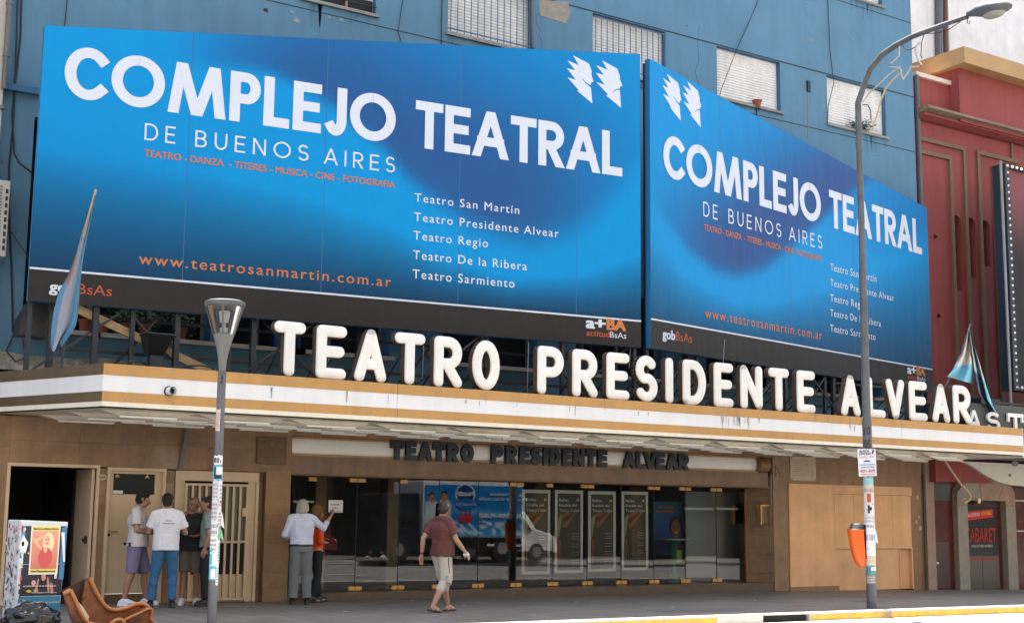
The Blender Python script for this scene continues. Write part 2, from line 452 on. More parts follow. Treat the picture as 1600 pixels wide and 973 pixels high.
m_pave = mat('pavement tile grey', (.19, .172, .155), .55, var=.18, vscale=1.4, bump=.1, bscale=20, var2=(.12, .105, .095, .6))
def paving(M):
    t = M.node_tree; b = t.nodes['Principled BSDF']; L = t.links; src = b.inputs['Base Color'].links[0].from_socket
    co = t.nodes.new('ShaderNodeNewGeometry').outputs['Position']
    br = t.nodes.new('ShaderNodeTexBrick'); br.inputs['Scale'].default_value = 1; br.inputs['Brick Width'].default_value = .4; br.inputs['Row Height'].default_value = .4; br.offset = 0
    br.inputs['Mortar Size'].default_value = .02; br.inputs['Color1'].default_value = (1, 1, 1, 1); br.inputs['Color2'].default_value = (.88, .88, .88, 1); br.inputs['Mortar'].default_value = (.5, .5, .5, 1)
    L.new(co, br.inputs['Vector'])
    v = t.nodes.new('ShaderNodeTexVoronoi'); v.inputs['Scale'].default_value = 2.6; L.new(co, v.inputs['Vector'])
    mr = t.nodes.new('ShaderNodeMapRange'); mr.inputs['From Min'].default_value = .07; mr.inputs['From Max'].default_value = .09; mr.inputs['To Min'].default_value = .55; L.new(v.outputs['Distance'], mr.inputs['Value'])
    m1 = t.nodes.new('ShaderNodeMix'); m1.data_type = 'RGBA'; m1.blend_type = 'MULTIPLY'; m1.inputs[0].default_value = 1; L.new(src, m1.inputs[6]); L.new(br.outputs[0], m1.inputs[7])
    m2 = t.nodes.new('ShaderNodeMix'); m2.data_type = 'RGBA'; m2.blend_type = 'MULTIPLY'; m2.inputs[0].default_value = 1; L.new(m1.outputs[2], m2.inputs[6]); L.new(mr.outputs[0], m2.inputs[7])
    L.new(m2.outputs[2], b.inputs['Base Color'])
paving(m_pave)
m_asph = mat('asphalt', (.19, .185, .18), .85, var=.2, vscale=5, bump=.4, bscale=60)
m_kerb = mat('pale concrete kerb', (.55, .53, .48), .8, var=.15, vscale=3)
m_yel = mat('worn yellow kerb paint', (.60, .38, .05), .7, var=.25, vscale=9, bump=.3, var2=(.3, .27, .2, .8))
m_linew = mat('white road paint', (.8, .79, .75), .7, var=.1)
m_pipe = mat('grey pipe', (.12, .12, .12), .5, var=.2)
m_wire = mat('black cable', (.02, .02, .02), .6)
m_pole = mat('grey painted pole', (.115, .12, .13), .5, var=.25, vscale=4, streak=.2)
m_marron = mat('polished oxblood marble', (.095, .022, .018), .18, var=.3, vscale=3)
m_arch = mat('grey green stone', (.27, .24, .19), .6, var=.2, vscale=4, bump=.2)
m_pink = mat('pinkish stone', (.36, .23, .17), .7, var=.15, vscale=3, streak=.2)
m_ply2 = mat('bare timber', (.42, .29, .15), .7, var=.2, vscale=6)
m_terra = mat('terracotta', (.34, .09, .04), .7, var=.1)
m_leaf = mat('plant leaves', (.06, .11, .035), .6, var=.3, vscale=30)
m_acw = mat('air conditioner casing', (.50, .48, .44), .5, var=.1)
m_paper = mat('white paper', (.78, .78, .79), .7, var=.06, vscale=6)
m_bulb = mat('white bulbs', (.85, .85, .85), .3)
g_door = glassmat('door glass', (.92, .95, .93), 1.85, 0, bump=.012)
g_clear = glassmat('clear lamp glass', (.80, .80, .78), 1.45, .05)
v_print = vmat('printed vinyl', .5, .15, .04)
v_paper = vmat('printed paper', .6, .3, .06)
v_gloss = vmat('printed gloss', .2, .5, .0)
# ================================================================== GROUND
def strip(name, ys, dz, m, x0=-30, x1=110, kind='structure', zoff=0.):
    mb = MB(); xs = [x0] + [g[0] for g in GP if x0 < g[0] < x1] + [x1]
    for a, b in zip(xs, xs[1:]):
        for (ya, za), (yb, zb) in zip(zip(ys, dz), list(zip(ys, dz))[1:]):
            mb.quad((a, ya, gz(a) + za), (b, ya, gz(b) + za), (b, yb, gz(b) + zb), (a, yb, gz(a) + zb))
    return link(name, mb, m, kind=kind)
far = MB().quad((-400, -500, -.9), (500, -500, -.9), (500, 500, -.9), (-400, 500, -.9)); link('ground', far, m_asph, kind='structure')
pave = strip('pavement', [-7.9, -2.0], [0, 0], m_pave)
strip('road', [-22.5, -8.0], [-.14, -.14], m_asph)
strip('gutter', [-8.9, -8.06], [-.134, -.130], m_kerb)
strip('opposite_pavement', [-29.5, -22.6], [0, 0], m_pave)
ks = bpy.data.objects.new('kerb', None); COL.objects.link(ks); ks['kind'] = 'structure'
x = 2.0; k = 0
rk = random.Random(3)
def hexk(mb, x0, x1, ya, yb, za, zb):
    g0, g1 = gz(x0), gz(x1)
    return mb.hexa([(x0, ya, g0 + za), (x1, ya, g1 + za), (x1, yb, g1 + za), (x0, yb, g0 + za), (x0, ya, g0 + zb), (x1, ya, g1 + zb), (x1, yb, g1 + zb), (x0, yb, g0 + zb)])
while x < 40:
    L = rk.uniform(.9, 1.15); xe = x + L - .012
    drain = 16.05 < (x + xe) / 2 < 17.15
    mb = hexk(MB(), x, xe, -8.06, -7.9, -.02 if drain else -.14, .008)
    s = link('kerb_stone', mb, m_kerb, ks, bevel=.008)
    if not drain and not (k % 9 == 4):
        link('yellow_paint', hexk(MB(), x + .01, xe - .01, -8.066, -8.058, -.125, -.028), m_yel, s)
    if drain:
        link('drain_opening', hexk(MB(), x, xe, -7.98, -7.9, -.14, -.03), m_dark, s)
    x += L; k += 1
link('kerb_run', hexk(hexk(MB(), -20, 1.99, -8.06, -7.9, -.14, .008), 41, 100, -8.06, -7.9, -.14, .008), m_kerb, ks)
rm = MB()
for yy in (-11.4, -14.6, -17.8):
    for i in range(18):
        a = -10 + i * 4.5; g = gz(a) - .13; rm.quad((a, yy, g), (a + 2, yy, gz(a + 2) - .13), (a + 2, yy + .13, gz(a + 2) - .13), (a, yy + .13, g))
link('lane_markings', rm, m_linew, kind='structure')
hexk(mbk := MB(), -20, 100, -22.62, -22.5, -.14, .0)
link('opposite_kerb', mbk, m_kerb, kind='structure')
# sewer cover marks and litter on the pavement
# ================================================================== THEATRE BUILDING
XA, XB = 3.9, wy(1429, 200, BLUE).x
th = thing('theatre_building', 'six storey light blue rendered building above the theatre canopy with brown stone ground floor', 'building', (16, WALL, 0))
HB = 21.3
ZC = 3.9      # blue wall starts above the canopy
rows = []     # windows: (x0, x1, z0, z1, kind)
def wnd(pl, pr, pt, pb, kind):
    a = wy(pl, pb, BLUE); b = wy(pr, pb, BLUE); rows.append((a.x, b.x, kind))
wnd(470, 587, 0, 18, 'open'); wnd(699, 830, 0, 75, 'bars'); wnd(926, 1040, 22, 128, 'bars'); wnd(1121, 1220, 72, 178, 'plain'); wnd(1294, 1385, 119, 218, 'plain')
Z0 = (wy(587, 20, BLUE).z + wy(1385, 218, BLUE).z) / 2; Z1 = wy(1121, 72, BLUE).z
ZU = wy(1383, 12, BLUE).z
wins = [(a, b, Z0, Z1, k) for a, b, k in rows]
for a, b, k in rows: wins.append((a, b, ZU, ZU + 1.3, k)); wins.append((a, b, ZU + 3.4, ZU + 4.7, 'plain'))
# first upper floor, glimpsed below the billboards
Zf0, Zf1 = wy(250, 528, BLUE).z, 6.3
low = []
lx = [(wy(28, 500, BLUE).x, wy(62, 500, BLUE).x), (wy(66, 500, BLUE).x, wy(150, 500, BLUE).x), (wy(152, 500, BLUE).x, wy(330, 500, BLUE).x), (wy(352, 520, BLUE).x, wy(470, 520, BLUE).x)]
for a, b in lx[1:]: low.append((a, b, Zf0, Zf1, 'void'))
for i in range(5):
    a = 10.6 + i * 3.5; low.append((a, a + 2.3, Zf0, Zf1, 'void'))
tall = (wy(47, 300, BLUE).x, wy(66, 300, BLUE).x + .5, Zf0, wy(50, 182, BLUE).z, 'void')
allw = wins + low + [tall]
# wall built as a grid with the openings left out
def holed_wall(mb, x0, x1, z0, z1, y, holes, flip=False):
    xs = sorted({x0, x1, *[h[0] for h in holes], *[h[1] for h in holes]}); zs = sorted({z0, z1, *[h[2] for h in holes], *[h[3] for h in holes]})
    xs = [q for q in xs if x0 <= q <= x1]; zs = [q for q in zs if z0 <= q <= z1]
    for a, b in zip(xs, xs[1:]):
        for c, d in zip(zs, zs[1:]):
            cx_, cz = (a + b) / 2, (c + d) / 2
            if any(h[0] < cx_ < h[1] and h[2] < cz < h[3] for h in holes): continue
            mb.quad((a, y, c), (b, y, c), (b, y, d), (a, y, d))
def reveal(mb, h, y, d):
    a, b, c, e = h[:4]
    mb.quad((a, y, c), (a, y + d, c), (a, y + d, e), (a, y, e)); mb.quad((b, y + d, c), (b, y, c), (b, y, e), (b, y + d, e))
    mb.quad((a, y, e), (a, y + d, e), (b, y + d, e), (b, y, e)); mb.quad((a, y + d, c), (a, y, c), (b, y, c), (b, y + d, c))
mb = MB(); holed_wall(mb, XA, XB, ZC - .6, HB, BLUE, allw)
mb.quad((XA, 12, ZC), (XA, BLUE, ZC), (XA, BLUE, HB), (XA, 12, HB)); mb.quad((XB, BLUE, 0), (XB, 12, 0), (XB, 12, HB), (XB, BLUE, HB))
mb.quad((XA, BLUE, HB), (XB, BLUE, HB), (XB, 12, HB), (XA, 12, HB)); mb.quad((XB, 12, 0), (XA, 12, 0), (XA, 12, HB), (XB, 12, HB))
link('upper_wall', mb, m_blue, th)
mb = MB()
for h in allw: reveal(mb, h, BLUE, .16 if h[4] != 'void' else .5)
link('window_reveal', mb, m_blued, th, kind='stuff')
# string courses: a shadow joint above the window heads and below the sills
for z_, t in ((Z1 + .015, .03), (Z0 - .22, .018), (ZU - .22, .018), (ZU + 1.33, .03)):
    link('render_joint', MB().box(XA, XB, BLUE - .006, BLUE + .01, z_, z_ + t), m_line, th)
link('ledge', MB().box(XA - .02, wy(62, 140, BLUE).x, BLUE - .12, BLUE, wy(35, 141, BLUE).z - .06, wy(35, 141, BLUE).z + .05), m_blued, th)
for (a, b, c, e, kind) in wins:
    W_ = link('window', MB().box(a, b, BLUE + .13, BLUE + .15, c, e), m_shut if kind != 'void' else m_dark, th)
    # roller shutter laths
    s = MB(); n = 19; dz = (e - c - (.3 if kind == 'open' else 0)) / n; zb = c + (.3 if kind == 'open' else 0)
    for i in range(n):
        z_ = zb + i * dz
        s.quad((a + .04, BLUE + .128, z_), (b - .04, BLUE + .128, z_), (b - .04, BLUE + .105, z_ + dz * .45), (a + .04, BLUE + .105, z_ + dz * .45))
        s.quad((a + .04, BLUE + .105, z_ + dz * .45), (b - .04, BLUE + .105, z_ + dz * .45), (b - .04, BLUE + .125, z_ + dz), (a + .04, BLUE + .125, z_ + dz))
    link('shutter', s, m_shut, W_)
    link('sill', MB().box(a - .06, b + .06, BLUE - .07, BLUE + .12, c - .06, c), m_sill, W_)
    rd_ = random.Random(int(a * 10))
    for k in range(7):
        xs_ = rd_.uniform(a, b); q = MB(); w_ = rd_.uniform(.02, .06); L_ = rd_.uniform(.15, .6)
        q.poly([(xs_ - w_, BLUE - .0015, c - .062), (xs_ + w_, BLUE - .0015, c - .062), (xs_ + w_ * .3, BLUE - .0015, c - .062 - L_), (xs_ - w_ * .2, BLUE - .0015, c - .062 - L_ * .9)]); link('rain_stain', q, m_stain, th)
    if kind == 'bars':
        nb = 13
        for i in range(nb):
            xx = a + .06 + (b - a - .12) * i / (nb - 1)
            link('bar', MB().tube([(xx, BLUE - .02, c + .04), (xx, BLUE - .02, e - .04)], .011, 6), m_bar, W_)
        for zz in (c + .10, e - .08): link('rail', MB().box(a, b, BLUE - .03, BLUE - .01, zz - .012, zz + .012), m_bar, W_)
    elif kind == 'open':
        link('rail', MB().tube([(a, BLUE - .04, c + .14), (b, BLUE - .04, c + .14)], .012, 6), m_steel, W_)
        for q in (.25, .62): link('mullion', MB().box(a + (b - a) * q - .02, a + (b - a) * q + .02, BLUE + .06, BLUE + .1, c, c + .3), m_ply2, W_)
        link('dark_pane', MB().box(a + .02, b - .02, BLUE + .10, BLUE + .124, c, c + .3), m_dark, W_)
for (a, b, c, e, kind) in low + [tall]:
    W_ = link('window', MB().box(a, b, BLUE + .42, BLUE + .5, c, e), m_dark, th)
    link('frame', MB().box(a, a + .06, BLUE + .3, BLUE + .36, c, e).box(b - .06, b, BLUE + .3, BLUE + .36, c, e).box((a + b) / 2 - .03, (a + b) / 2 + .03, BLUE + .3, BLUE + .36, c, e), m_sill, W_)
    link('sill', MB().box(a - .05, b + .05, BLUE - .14, BLUE + .12, c - .08, c - .003), m_kerb, W_)
# bare plaster patch and the peeling foot of the wall
def blob(mb, pts, y, t): mb.prism([(p.x, y, p.z) for p in pts], (0, -1, 0), t)
pt = MB(); blob(pt, [wy(*q, BLUE) for q in ((842, 0), (888, 4), (891, 22), (884, 37), (870, 33), (843, 25))], BLUE, .008)
link('plaster_patch', pt, mat('bare plaster', (.30, .27, .22), .9, var=.2, vscale=8, bump=.3), th)
rq = random.Random(15)
for (x_, z_) in [(rq.uniform(XA + 1, XB - .5), rq.choice([rq.uniform(9.6, 11), rq.uniform(12.7, 15.5)])) for _ in range(26)]:
    r_ = rq.uniform(.02, .07); pp = [Vector((x_ + r_ * math.cos(a) * rq.uniform(.5, 1.5), 0, z_ + r_ * .7 * math.sin(a) * rq.uniform(.6, 1.2))) for a in [i * .9 for i in range(7)]]
    q = MB(); blob(q, pp, BLUE, .004); link('chipped_render', q, rq.choice([m_sill, m_blued, m_line]), th)
for i in range(9):
    x_ = rq.uniform(XA + 1, XB - 1); z_ = rq.uniform(9.8, 15); pts = []
    for k in range(9): pts.append((x_, BLUE - .001, z_)); x_ += rq.uniform(-.12, .16); z_ += rq.uniform(.06, .3)
    link('crack', MB().tube(pts, .006, 4), m_blued, th)
rp = random.Random(5)
for (px, py, s_) in ((463, 33, 7), (457, 20, 4), (514, 27, 4), (533, 31, 5), (1260, 4, 3), (1262, 130, 0), (1332, 62, 4), (1336, 215, 3)):
    if not s_: continue
    c_ = wy(px, py, BLUE); r_ = s_ / 90
    pp = [Vector((c_.x + r_ * math.cos(a) * rp.uniform(.6, 1.4), 0, c_.z + r_ * .7 * math.sin(a) * rp.uniform(.6, 1.2))) for a in [i * .9 for i in range(7)]]
    q = MB(); blob(q, pp, BLUE, .006); link('chipped_render', q, m_sill, th)
q = MB(); a = wy(1262, 127, BLUE); q.box(a.x - .05, a.x + .05, BLUE - .05, BLUE, a.z - .28, a.z); link('wall_bracket', q, m_steel, th)
q = MB(); n_ = 24; xs_ = [XA + i * (10.4 - XA) / n_ for i in range(n_ + 1)]
top = [ZC + .12 + .09 * noise.noise(Vector((x_ * 1.7, 3, 0))) + (.05 if x_ < 8 else -.02) for x_ in xs_]
for i in range(n_): q.quad((xs_[i], BLUE - .012, 3.4), (xs_[i + 1], BLUE - .012, 3.4), (xs_[i + 1], BLUE - .012, top[i + 1]), (xs_[i], BLUE - .012, top[i]))
link('peeling_wall_foot', q, mat('peeling limewash', (.36, .33, .29), .95, var=.35, vscale=9, bump=.5, var2=(.72, .72, .72, .9)), th)
# pipes and cables on the upper wall
def cable(parent, pts, Y, r=.012, m_=None, name='cable'):
    link(name, MB().tube([wy(x_, y_, Y) for x_, y_ in pts], r, 6), m_ or m_wire, parent, smooth=True)
cable(th, [(831, -20), (832, 72), (836, 80)], BLUE - .05, .03, m_pipe, 'drainpipe')
cable(th, [(34, -10), (32, 60), (24, 130), (20, 200), (14, 260), (14, 330), (18, 420), (20, 520)], BLUE - .03, .016)
cable(th, [(28, -10), (24, 120), (19, 180), (22, 240), (30, 255), (50, 270)], BLUE - .04, .014)
cable(th, [(106, -10), (102, 30), (101, 42)], BLUE - .03, .009)
cable(th, [(631, -10), (622, 50), (627, 66)], BLUE - .03, .009)
cable(th, [(691, -10), (690, 40), (690, 72)], BLUE - .03, .012)
cable(th, [(1293, -10), (1297, 80), (1303, 130), (1294, 165), (1293, 195)], BLUE - .03, .01)
cable(th, [(1189, -10), (1178, 18), (1150, 80), (1127, 140), (1124, 152)], BLUE - .03, .009)
cable(th, [(1262, 130), (1263, 215)], BLUE - .006, .012, m_sill, 'rust_streak')
cable(th, [(8, 350), (40, 395), (62, 440), (90, 500), (100, 560)], BLUE - .3, .01)
cable(th, [(22, 520), (10, 548), (24, 565), (40, 558), (36, 530)], BLUE - .05, .012)
pw = thing('window_plant', 'green potted plant on the sill of the rightmost shuttered blue wall window', 'plant', wy(1342, 205, BLUE - .02))
link('pot', MB().lathe(wy(1341, 209, BLUE - .05), [(.07, 0), (.10, .14), (.11, .14)], 12), m_terra, pw)
def foliage(mb, c, rx, ry, rz, n, s, seed):
    r = random.Random(seed)
    for i in range(n):
        d = Vector((r.gauss(0, .45) * rx, r.gauss(0, .45) * ry, r.gauss(0, .45) * rz)); p = c + d
        a = Vector((r.uniform(-1, 1), r.uniform(-1, 1), r.uniform(-1, 1))).normalized(); b = a.orthogonal().normalized()
        L = s * r.uniform(.6, 1.3)
        mb.poly([p, p + a * L * .5 + b * L * .22, p + a * L, p + a * L * .5 - b * L * .22])
q = MB(); foliage(q, wy(1346, 196, BLUE - .06), .45, .12, .14, 160, .13, 4); link('leaves', q, m_leaf, pw)
p2 = thing('window_pot', 'small terracotta pot on the sill of the shuttered window left of the lamp', 'pot', wy(1183, 170, BLUE - .03))
link('pot_body', MB().lathe(wy(1183, 168, BLUE - .05), [(.07, 0), (.12, .17), (.13, .17)], 12), m_terra, p2)
# left neighbour and its air conditioner
ln = thing('left_building', 'narrow strip of cream rendered neighbouring building at the far left', 'building', (2, BLUE, 0))
link('wall', MB().box(-8, wy(9, 80, BLUE - .25).x, BLUE - .25, 12, 3.7, 21.0), mat('cream render', (.50, .46, .40), .85, var=.2), ln)
link('ground_floor_wall', MB().box(-8, XA, WALL, 12, 0, 3.7), m_stone, ln)
for i in range(7):
    z_ = wy(8, 90, BLUE - .25).z + i * .9 - 2.7
    link('pipe_clamp', MB().tube([(wy(10, 80, BLUE - .3).x, BLUE - .3, z_), (wy(10, 80, BLUE - .3).x, BLUE - .3, z_ + .05)], .06, 8), m_pipe, ln)
link('downpipe', MB().tube([(wy(10, 80, BLUE - .3).x, BLUE - .3, 8.4), (wy(10, 80, BLUE - .3).x, BLUE - .3, 20)], .045, 8), m_pipe, ln)
ac0, ac1 = wy(17, 283, BLUE - .5), wy(16, 402, BLUE - .5)
ac = thing('air_conditioner', 'boxy off white air conditioner mounted on the blue wall at the left edge', 'air conditioner', (ac0.x - .4, BLUE - .3, ac1.z))
link('casing', MB().box(ac0.x - .9, ac0.x, BLUE - .5, BLUE, ac1.z, ac0.z), m_acw, ac, bevel=.015)
for i in range(9):
    z_ = ac1.z + .1 + i * (ac0.z - ac1.z - .2) / 9
    link('vent_slot', MB().box(ac0.x - .07, ac0.x - .03, BLUE - .506, BLUE - .49, z_, z_ + .075), m_black, ac)
for i in range(22):
    z_ = ac1.z + .07 + i * (ac0.z - ac1.z - .14) / 22
    link('grille_slat', MB().box(ac0.x - .86, ac0.x - .12, BLUE - .51, BLUE - .495, z_, z_ + .02), m_pipe, ac)
link('bracket', MB().box(ac0.x - .8, ac0.x - .1, BLUE - .45, BLUE, ac1.z - .05, ac1.z - .005), m_ply2, ac)
# ================================================================== GROUND FLOOR
SOF = 2.97
def X_(px, py=750, Y=WALL): return wy(px, py, Y).x
D0a, D0b = X_(12, 800), X_(148, 800)
D1a, D1b = X_(166, 800), X_(255, 800)
G0a, G0b = X_(272, 800), X_(403, 800)
RE = X_(414, 800)
PL0, PL1 = RE, X_(453, 800)
PRa, PRb = X_(1209, 830), X_(1232, 830)
BDb = X_(1425, 830); ENDX = X_(1443, 830)
ZD = 2.2
gf = thing('ground_floor_wall', 'brown stone clad ground floor wall below the theatre canopy', 'wall', (11, WALL, 0))
rt = random.Random(11)
def tiles(x0, x1, z0, z1, y, tw, th_, parent=gf, offs=0., mats=None, dep=.05, gap=.0025):
    nx = max(1, round((x1 - x0) / tw)); nz = max(1, round((z1 - z0) / th_)); dx = (x1 - x0) / nx; dz = (z1 - z0) / nz
    for j in range(nz):
        for i in range(nx):
            pr = rt.uniform(0, .004); mm = (mats or [m_stone, m_stone, m_stone2, m_stone3])[rt.randrange(4) if not mats else rt.randrange(len(mats))]
            piece('stone_slab', x0 + i * dx + gap / 2, x0 + (i + 1) * dx - gap / 2, y - pr, y + dep, z0 + j * dz + gap / 2, z0 + (j + 1) * dz - gap / 2, mm, parent, .02)
# backing
bk = MB()
bk.box(XA, D0a, WALL + .045, WALL + .4, -.2, 3.7).box(D0b, D1a, WALL + .045, WALL + .4, -.2, 3.7).box(D1b, G0a, WALL + .045, WALL + .4, -.2, 3.7)
bk.box(XA, RE, WALL + .045, WALL + .4, ZD, 3.7).box(RE, PL1 - .01, WALL + .045, WALL + .6, -.2, 3.7)
bk.box(PL1, PRa, WALL + .06, WALL + .6, 2.62, 3.7).box(PRb + .02, ENDX, WALL + .045, WALL + .4, 2.28, 3.7).box(BDb, ENDX, WALL + .045, WALL + .4, -.3, 2.28)
bk.box(PRa, PRb, WALL + .045, WALL + .6, -.3, 3.7)
link('backing', bk, m_stone2, gf)
tiles(4.0, D0a - .03, gz(5), 2.98, WALL, .8, .5)
tiles(D0a - .03, RE, ZD + .02, 2.98, WALL, 1.2, .38)
tiles(D0b + .03, D1a - .02, gz(7), ZD, WALL, .3, .22)
tiles(D1b + .02, G0a - .02, gz(8), ZD, WALL, .3, .22)
tiles(RE, PL1, gz(10), 2.98, WALL, .5, .24)
tiles(PRa, PRb, gz(22), 2.98, WALL, .5, .55, mats=[m_stone, m_stone3])
tiles(PRb, BDb, 2.28, 2.98, WALL, 1.1, .35, mats=[m_stone3, m_stone])
tiles(BDb, ENDX, gz(27) - .05, 2.98, WALL, .6, .7, mats=[m_stone])
tiles(PL1, PRa, 2.86, 2.98, WALL + .01, 2.2, .12)
# doorway surround and open dark entrance
en = thing('open_doorway', 'dark open doorway with beige frame and beige door leaf folded inside at the left', 'doorway', ((D0a + D0b) / 2, WALL, gz(6.5)))
link('frame', MB().box(D0a - .05, D0a, WALL - .02, WALL + .3, gz(6), ZD + .05).box(D0b, D0b + .045, WALL - .02, WALL + .3, gz(6), ZD + .05).box(D0a, D0b, WALL - .02, WALL + .3, ZD, ZD + .05), m_cream, en)
link('passage', MB().quad((D0a, WALL + 3, 0), (D0b, WALL + 3, 0), (D0b, WALL + 3, ZD), (D0a, WALL + 3, ZD)).quad((D0a, WALL + .3, 0), (D0a, WALL + 3, 0), (D0a, WALL + 3, ZD), (D0a, WALL + .3, ZD)).quad((D0b, WALL + 3, 0), (D0b, WALL + .3, 0), (D0b, WALL + .3, ZD), (D0b, WALL + 3, ZD)).quad((D0a, WALL + .3, ZD), (D0a, WALL + 3, ZD), (D0b, WALL + 3, ZD), (D0b, WALL + .3, ZD)).quad((D0a, WALL, gz(6.5) + .01), (D0b, WALL, gz(6.5) + .01), (D0b, WALL + 3, gz(6.5) + .01), (D0a, WALL + 3, gz(6.5) + .01)), mat('dark brown passage', (.018, .013, .012), .8), en)
lf = link('door_leaf', MB().box(D0b - .06, D0b - .015, WALL + .05, WALL + .95, gz(6.5) + .02, ZD - .01), m_cream, en)
link('lock', MB().box(D0b - .09, D0b - .06, WALL + .12, WALL + .2, 1.0, 1.12).ball((D0b - .11, WALL + .16, 1.06), .03), m_black, lf)
link('dark_jamb', MB().box(D0b - .1, D0b - .065, WALL + .86, WALL + .97, gz(6.5), ZD), m_dark, en)
# oval number plate
npz = wy(160, 745, WALL - .02)
nb_ = thing('number_plate', 'small oval enamel house number plate on the stone strip beside the dark doorway', 'sign', npz)
link('plate', MB().prism([(npz.x + .072 * math.cos(a), WALL - .012, npz.z + .05 * math.sin(a)) for a in [i * math.pi / 10 for i in range(20)]], NV, .01), m_marble, nb_)
q = MB(); font_text(q, '1659', Vector((npz.x - .045, WALL - .024, npz.z - .02)), XV, ZV, width=.09, cap=.042, bold=.01); link('numerals', q, m_black, nb_)
# cream metal door
cdr = thing('cream_door', 'closed cream metal door with small dark window behind the talking men', 'door', ((D1a + D1b) / 2, WALL, gz(7.6)))
b0 = gz(7.6)
link('frame', MB().box(D1a - .02, D1a + .03, WALL - .03, WALL + .1, b0, ZD + .02).box(D1b - .04, D1b + .015, WALL - .03, WALL + .1, b0, ZD + .02).box(D1a + .03, D1b - .04, WALL - .03, WALL + .1, ZD - .03, ZD + .02), m_cream, cdr)
zw0, zw1 = wy(215, 772, WALL).z, wy(215, 740, WALL).z; xw0, xw1 = X_(178, 755), X_(243, 755)
ld = MB(); holed_wall(ld, D1a + .03, D1b - .04, b0 + .16, ZD - .03, WALL + .03, [(xw0, xw1, zw0, zw1)]); reveal(ld, (xw0, xw1, zw0, zw1), WALL + .03, .03)
leaf = link('leaf', ld, m_cream, cdr)
link('window_pane', MB().box(xw0, xw1, WALL + .055, WALL + .07, zw0, zw1), mat('dark glass', (.03, .035, .035), .12), cdr)
link('kick_plate', MB().box(D1a + .03, D1b - .04, WALL + .02, WALL + .05, b0, b0 + .155), m_bronze, cdr)
hz = wy(171, 829, WALL)
link('handle', MB().tube([(hz.x, WALL + .02, hz.z), (hz.x, WALL - .05, hz.z), (hz.x + .12, WALL - .05, hz.z - .01)], .012, 8), m_brass, cdr)
link('keyhole', MB().box(hz.x - .02, hz.x + .02, WALL + .02, WALL + .035, hz.z - .08, hz.z - .04), m_black, cdr)
link('sticker', MB().box(xw0 + .01, xw0 + .17, WALL + .045, WALL + .052, zw0 + .01, zw0 + .06), m_paper, cdr)
for q_ in (.08, .80):
    link('bell_sticker', MB().prism([(xw0 + q_ * (xw1 - xw0) + dx, WALL + .05, zw1 - .06 + dz) for dx, dz in ((-.03, 0), (.05, 0), (.035, .02), (.02, .045), (0, .045), (-.015, .02))], NV, .004), mat('yellow sticker', (.6, .42, .05), .6), cdr)
q = wy(196, 849, WALL); link('peephole', MB().box(q.x - .02, q.x + .02, WALL + .018, WALL + .032, q.z - .02, q.z + .02), m_black, cdr)
# cream gate with bars
gt = thing('cream_gate', 'cream metal gate of vertical bars over ribbed glass, right of the cream door', 'gate', ((G0a + G0b) / 2, WALL, gz(9)))
g0 = gz(9); zg1 = wy(330, 755, WALL).z; xg0, xg1 = X_(288, 800), X_(388, 800)
link('header', MB().box(G0a, G0b, WALL + .0, WALL + .08, zg1 + .04, ZD), m_cream, gt)
link('frame', MB().box(G0a, G0a + .07, WALL - .01, WALL + .1, g0, zg1 + .04).box(G0b - .05, G0b, WALL - .01, WALL + .1, g0, zg1 + .04).box(xg0, xg0 + .04, WALL + .0, WALL + .05, g0 + .05, zg1).box(xg1 - .04, xg1, WALL + .0, WALL + .05, g0 + .05, zg1).box(xg0 + .04, xg1 - .04, WALL, WALL + .05, zg1 - .04, zg1), m_cream, gt)
zm = wy(345, 846, WALL).z; zk = wy(345, 897, WALL).z
link('side_panel', MB().box(G0a + .07, xg0, WALL + .03, WALL + .06, g0, zg1 + .04), m_cream, gt); link('side_panel', MB().box(xg1, G0b - .05, WALL + .03, WALL + .06, g0, zg1 + .04), m_cream, gt)
link('mid_rail', MB().box(xg0 + .04, xg1 - .04, WALL + .005, WALL + .05, zm - .02, zm + .02), m_cream, gt)
link('bottom_rail', MB().box(xg0 + .04, xg1 - .04, WALL, WALL + .05, g0 + .03, g0 + .07), m_cream, gt)
link('ribbed_glass', MB().box(xg0, xg1, WALL + .07, WALL + .08, zm, zg1), mat('obscured glass', (.12, .125, .10), .3), gt)
link('dark_glass', MB().box(xg0, xg1, WALL + .07, WALL + .08, zk, zm), m_dark, gt)
link('kick_panel', MB().box(xg0, xg1, WALL + .06, WALL + .08, g0, zk), m_cream, gt)
nb = 9
for i in range(1, nb):
    xx = xg0 + .02 + (xg1 - xg0 - .04) * i / nb
    link('bar', MB().box(xx - .02, xx + .02, WALL + .02, WALL + .045, g0 + .07, zg1 - .04), m_cream, gt)
q = wy(381, 800, WALL); link('lock', MB().box(q.x - .03, q.x + .04, WALL - .02, WALL + .02, q.z - .07, q.z + .07), m_cream, gt)
link('recess_jamb', MB().box(G0b, RE - .005, WALL + .12, WALL + .2, gz(10), ZD), m_stone2, gf)
# ---------------------------------------------------------------- glazed foyer front
ZS = .125                       # foyer floor level
GL0, GL1 = wy(456, 830, GLASS).x, wy(1166, 830, GLASS).x
ZB = 2.18                      # top of glazing
fs = MB(); fs.box(PL1 - .02, PRa + .02, WALL + .02, GLASS + .6, -.3, ZS)
link('foyer_step', fs, mat('brown stone floor', (.11, .075, .05), .35, var=.2), gf)
link('beam', MB().box(PL1, PRa - .15, WALL + .0, WALL + .5, ZB + .03, 2.52), mat('brown beam', (.23, .135, .08), .5, var=.2, streak=.25), gf)
link('beam_edge', MB().box(PL1, PRa - .1, WALL - .004, WALL + .5, ZB, ZB + .027), m_gold, gf)
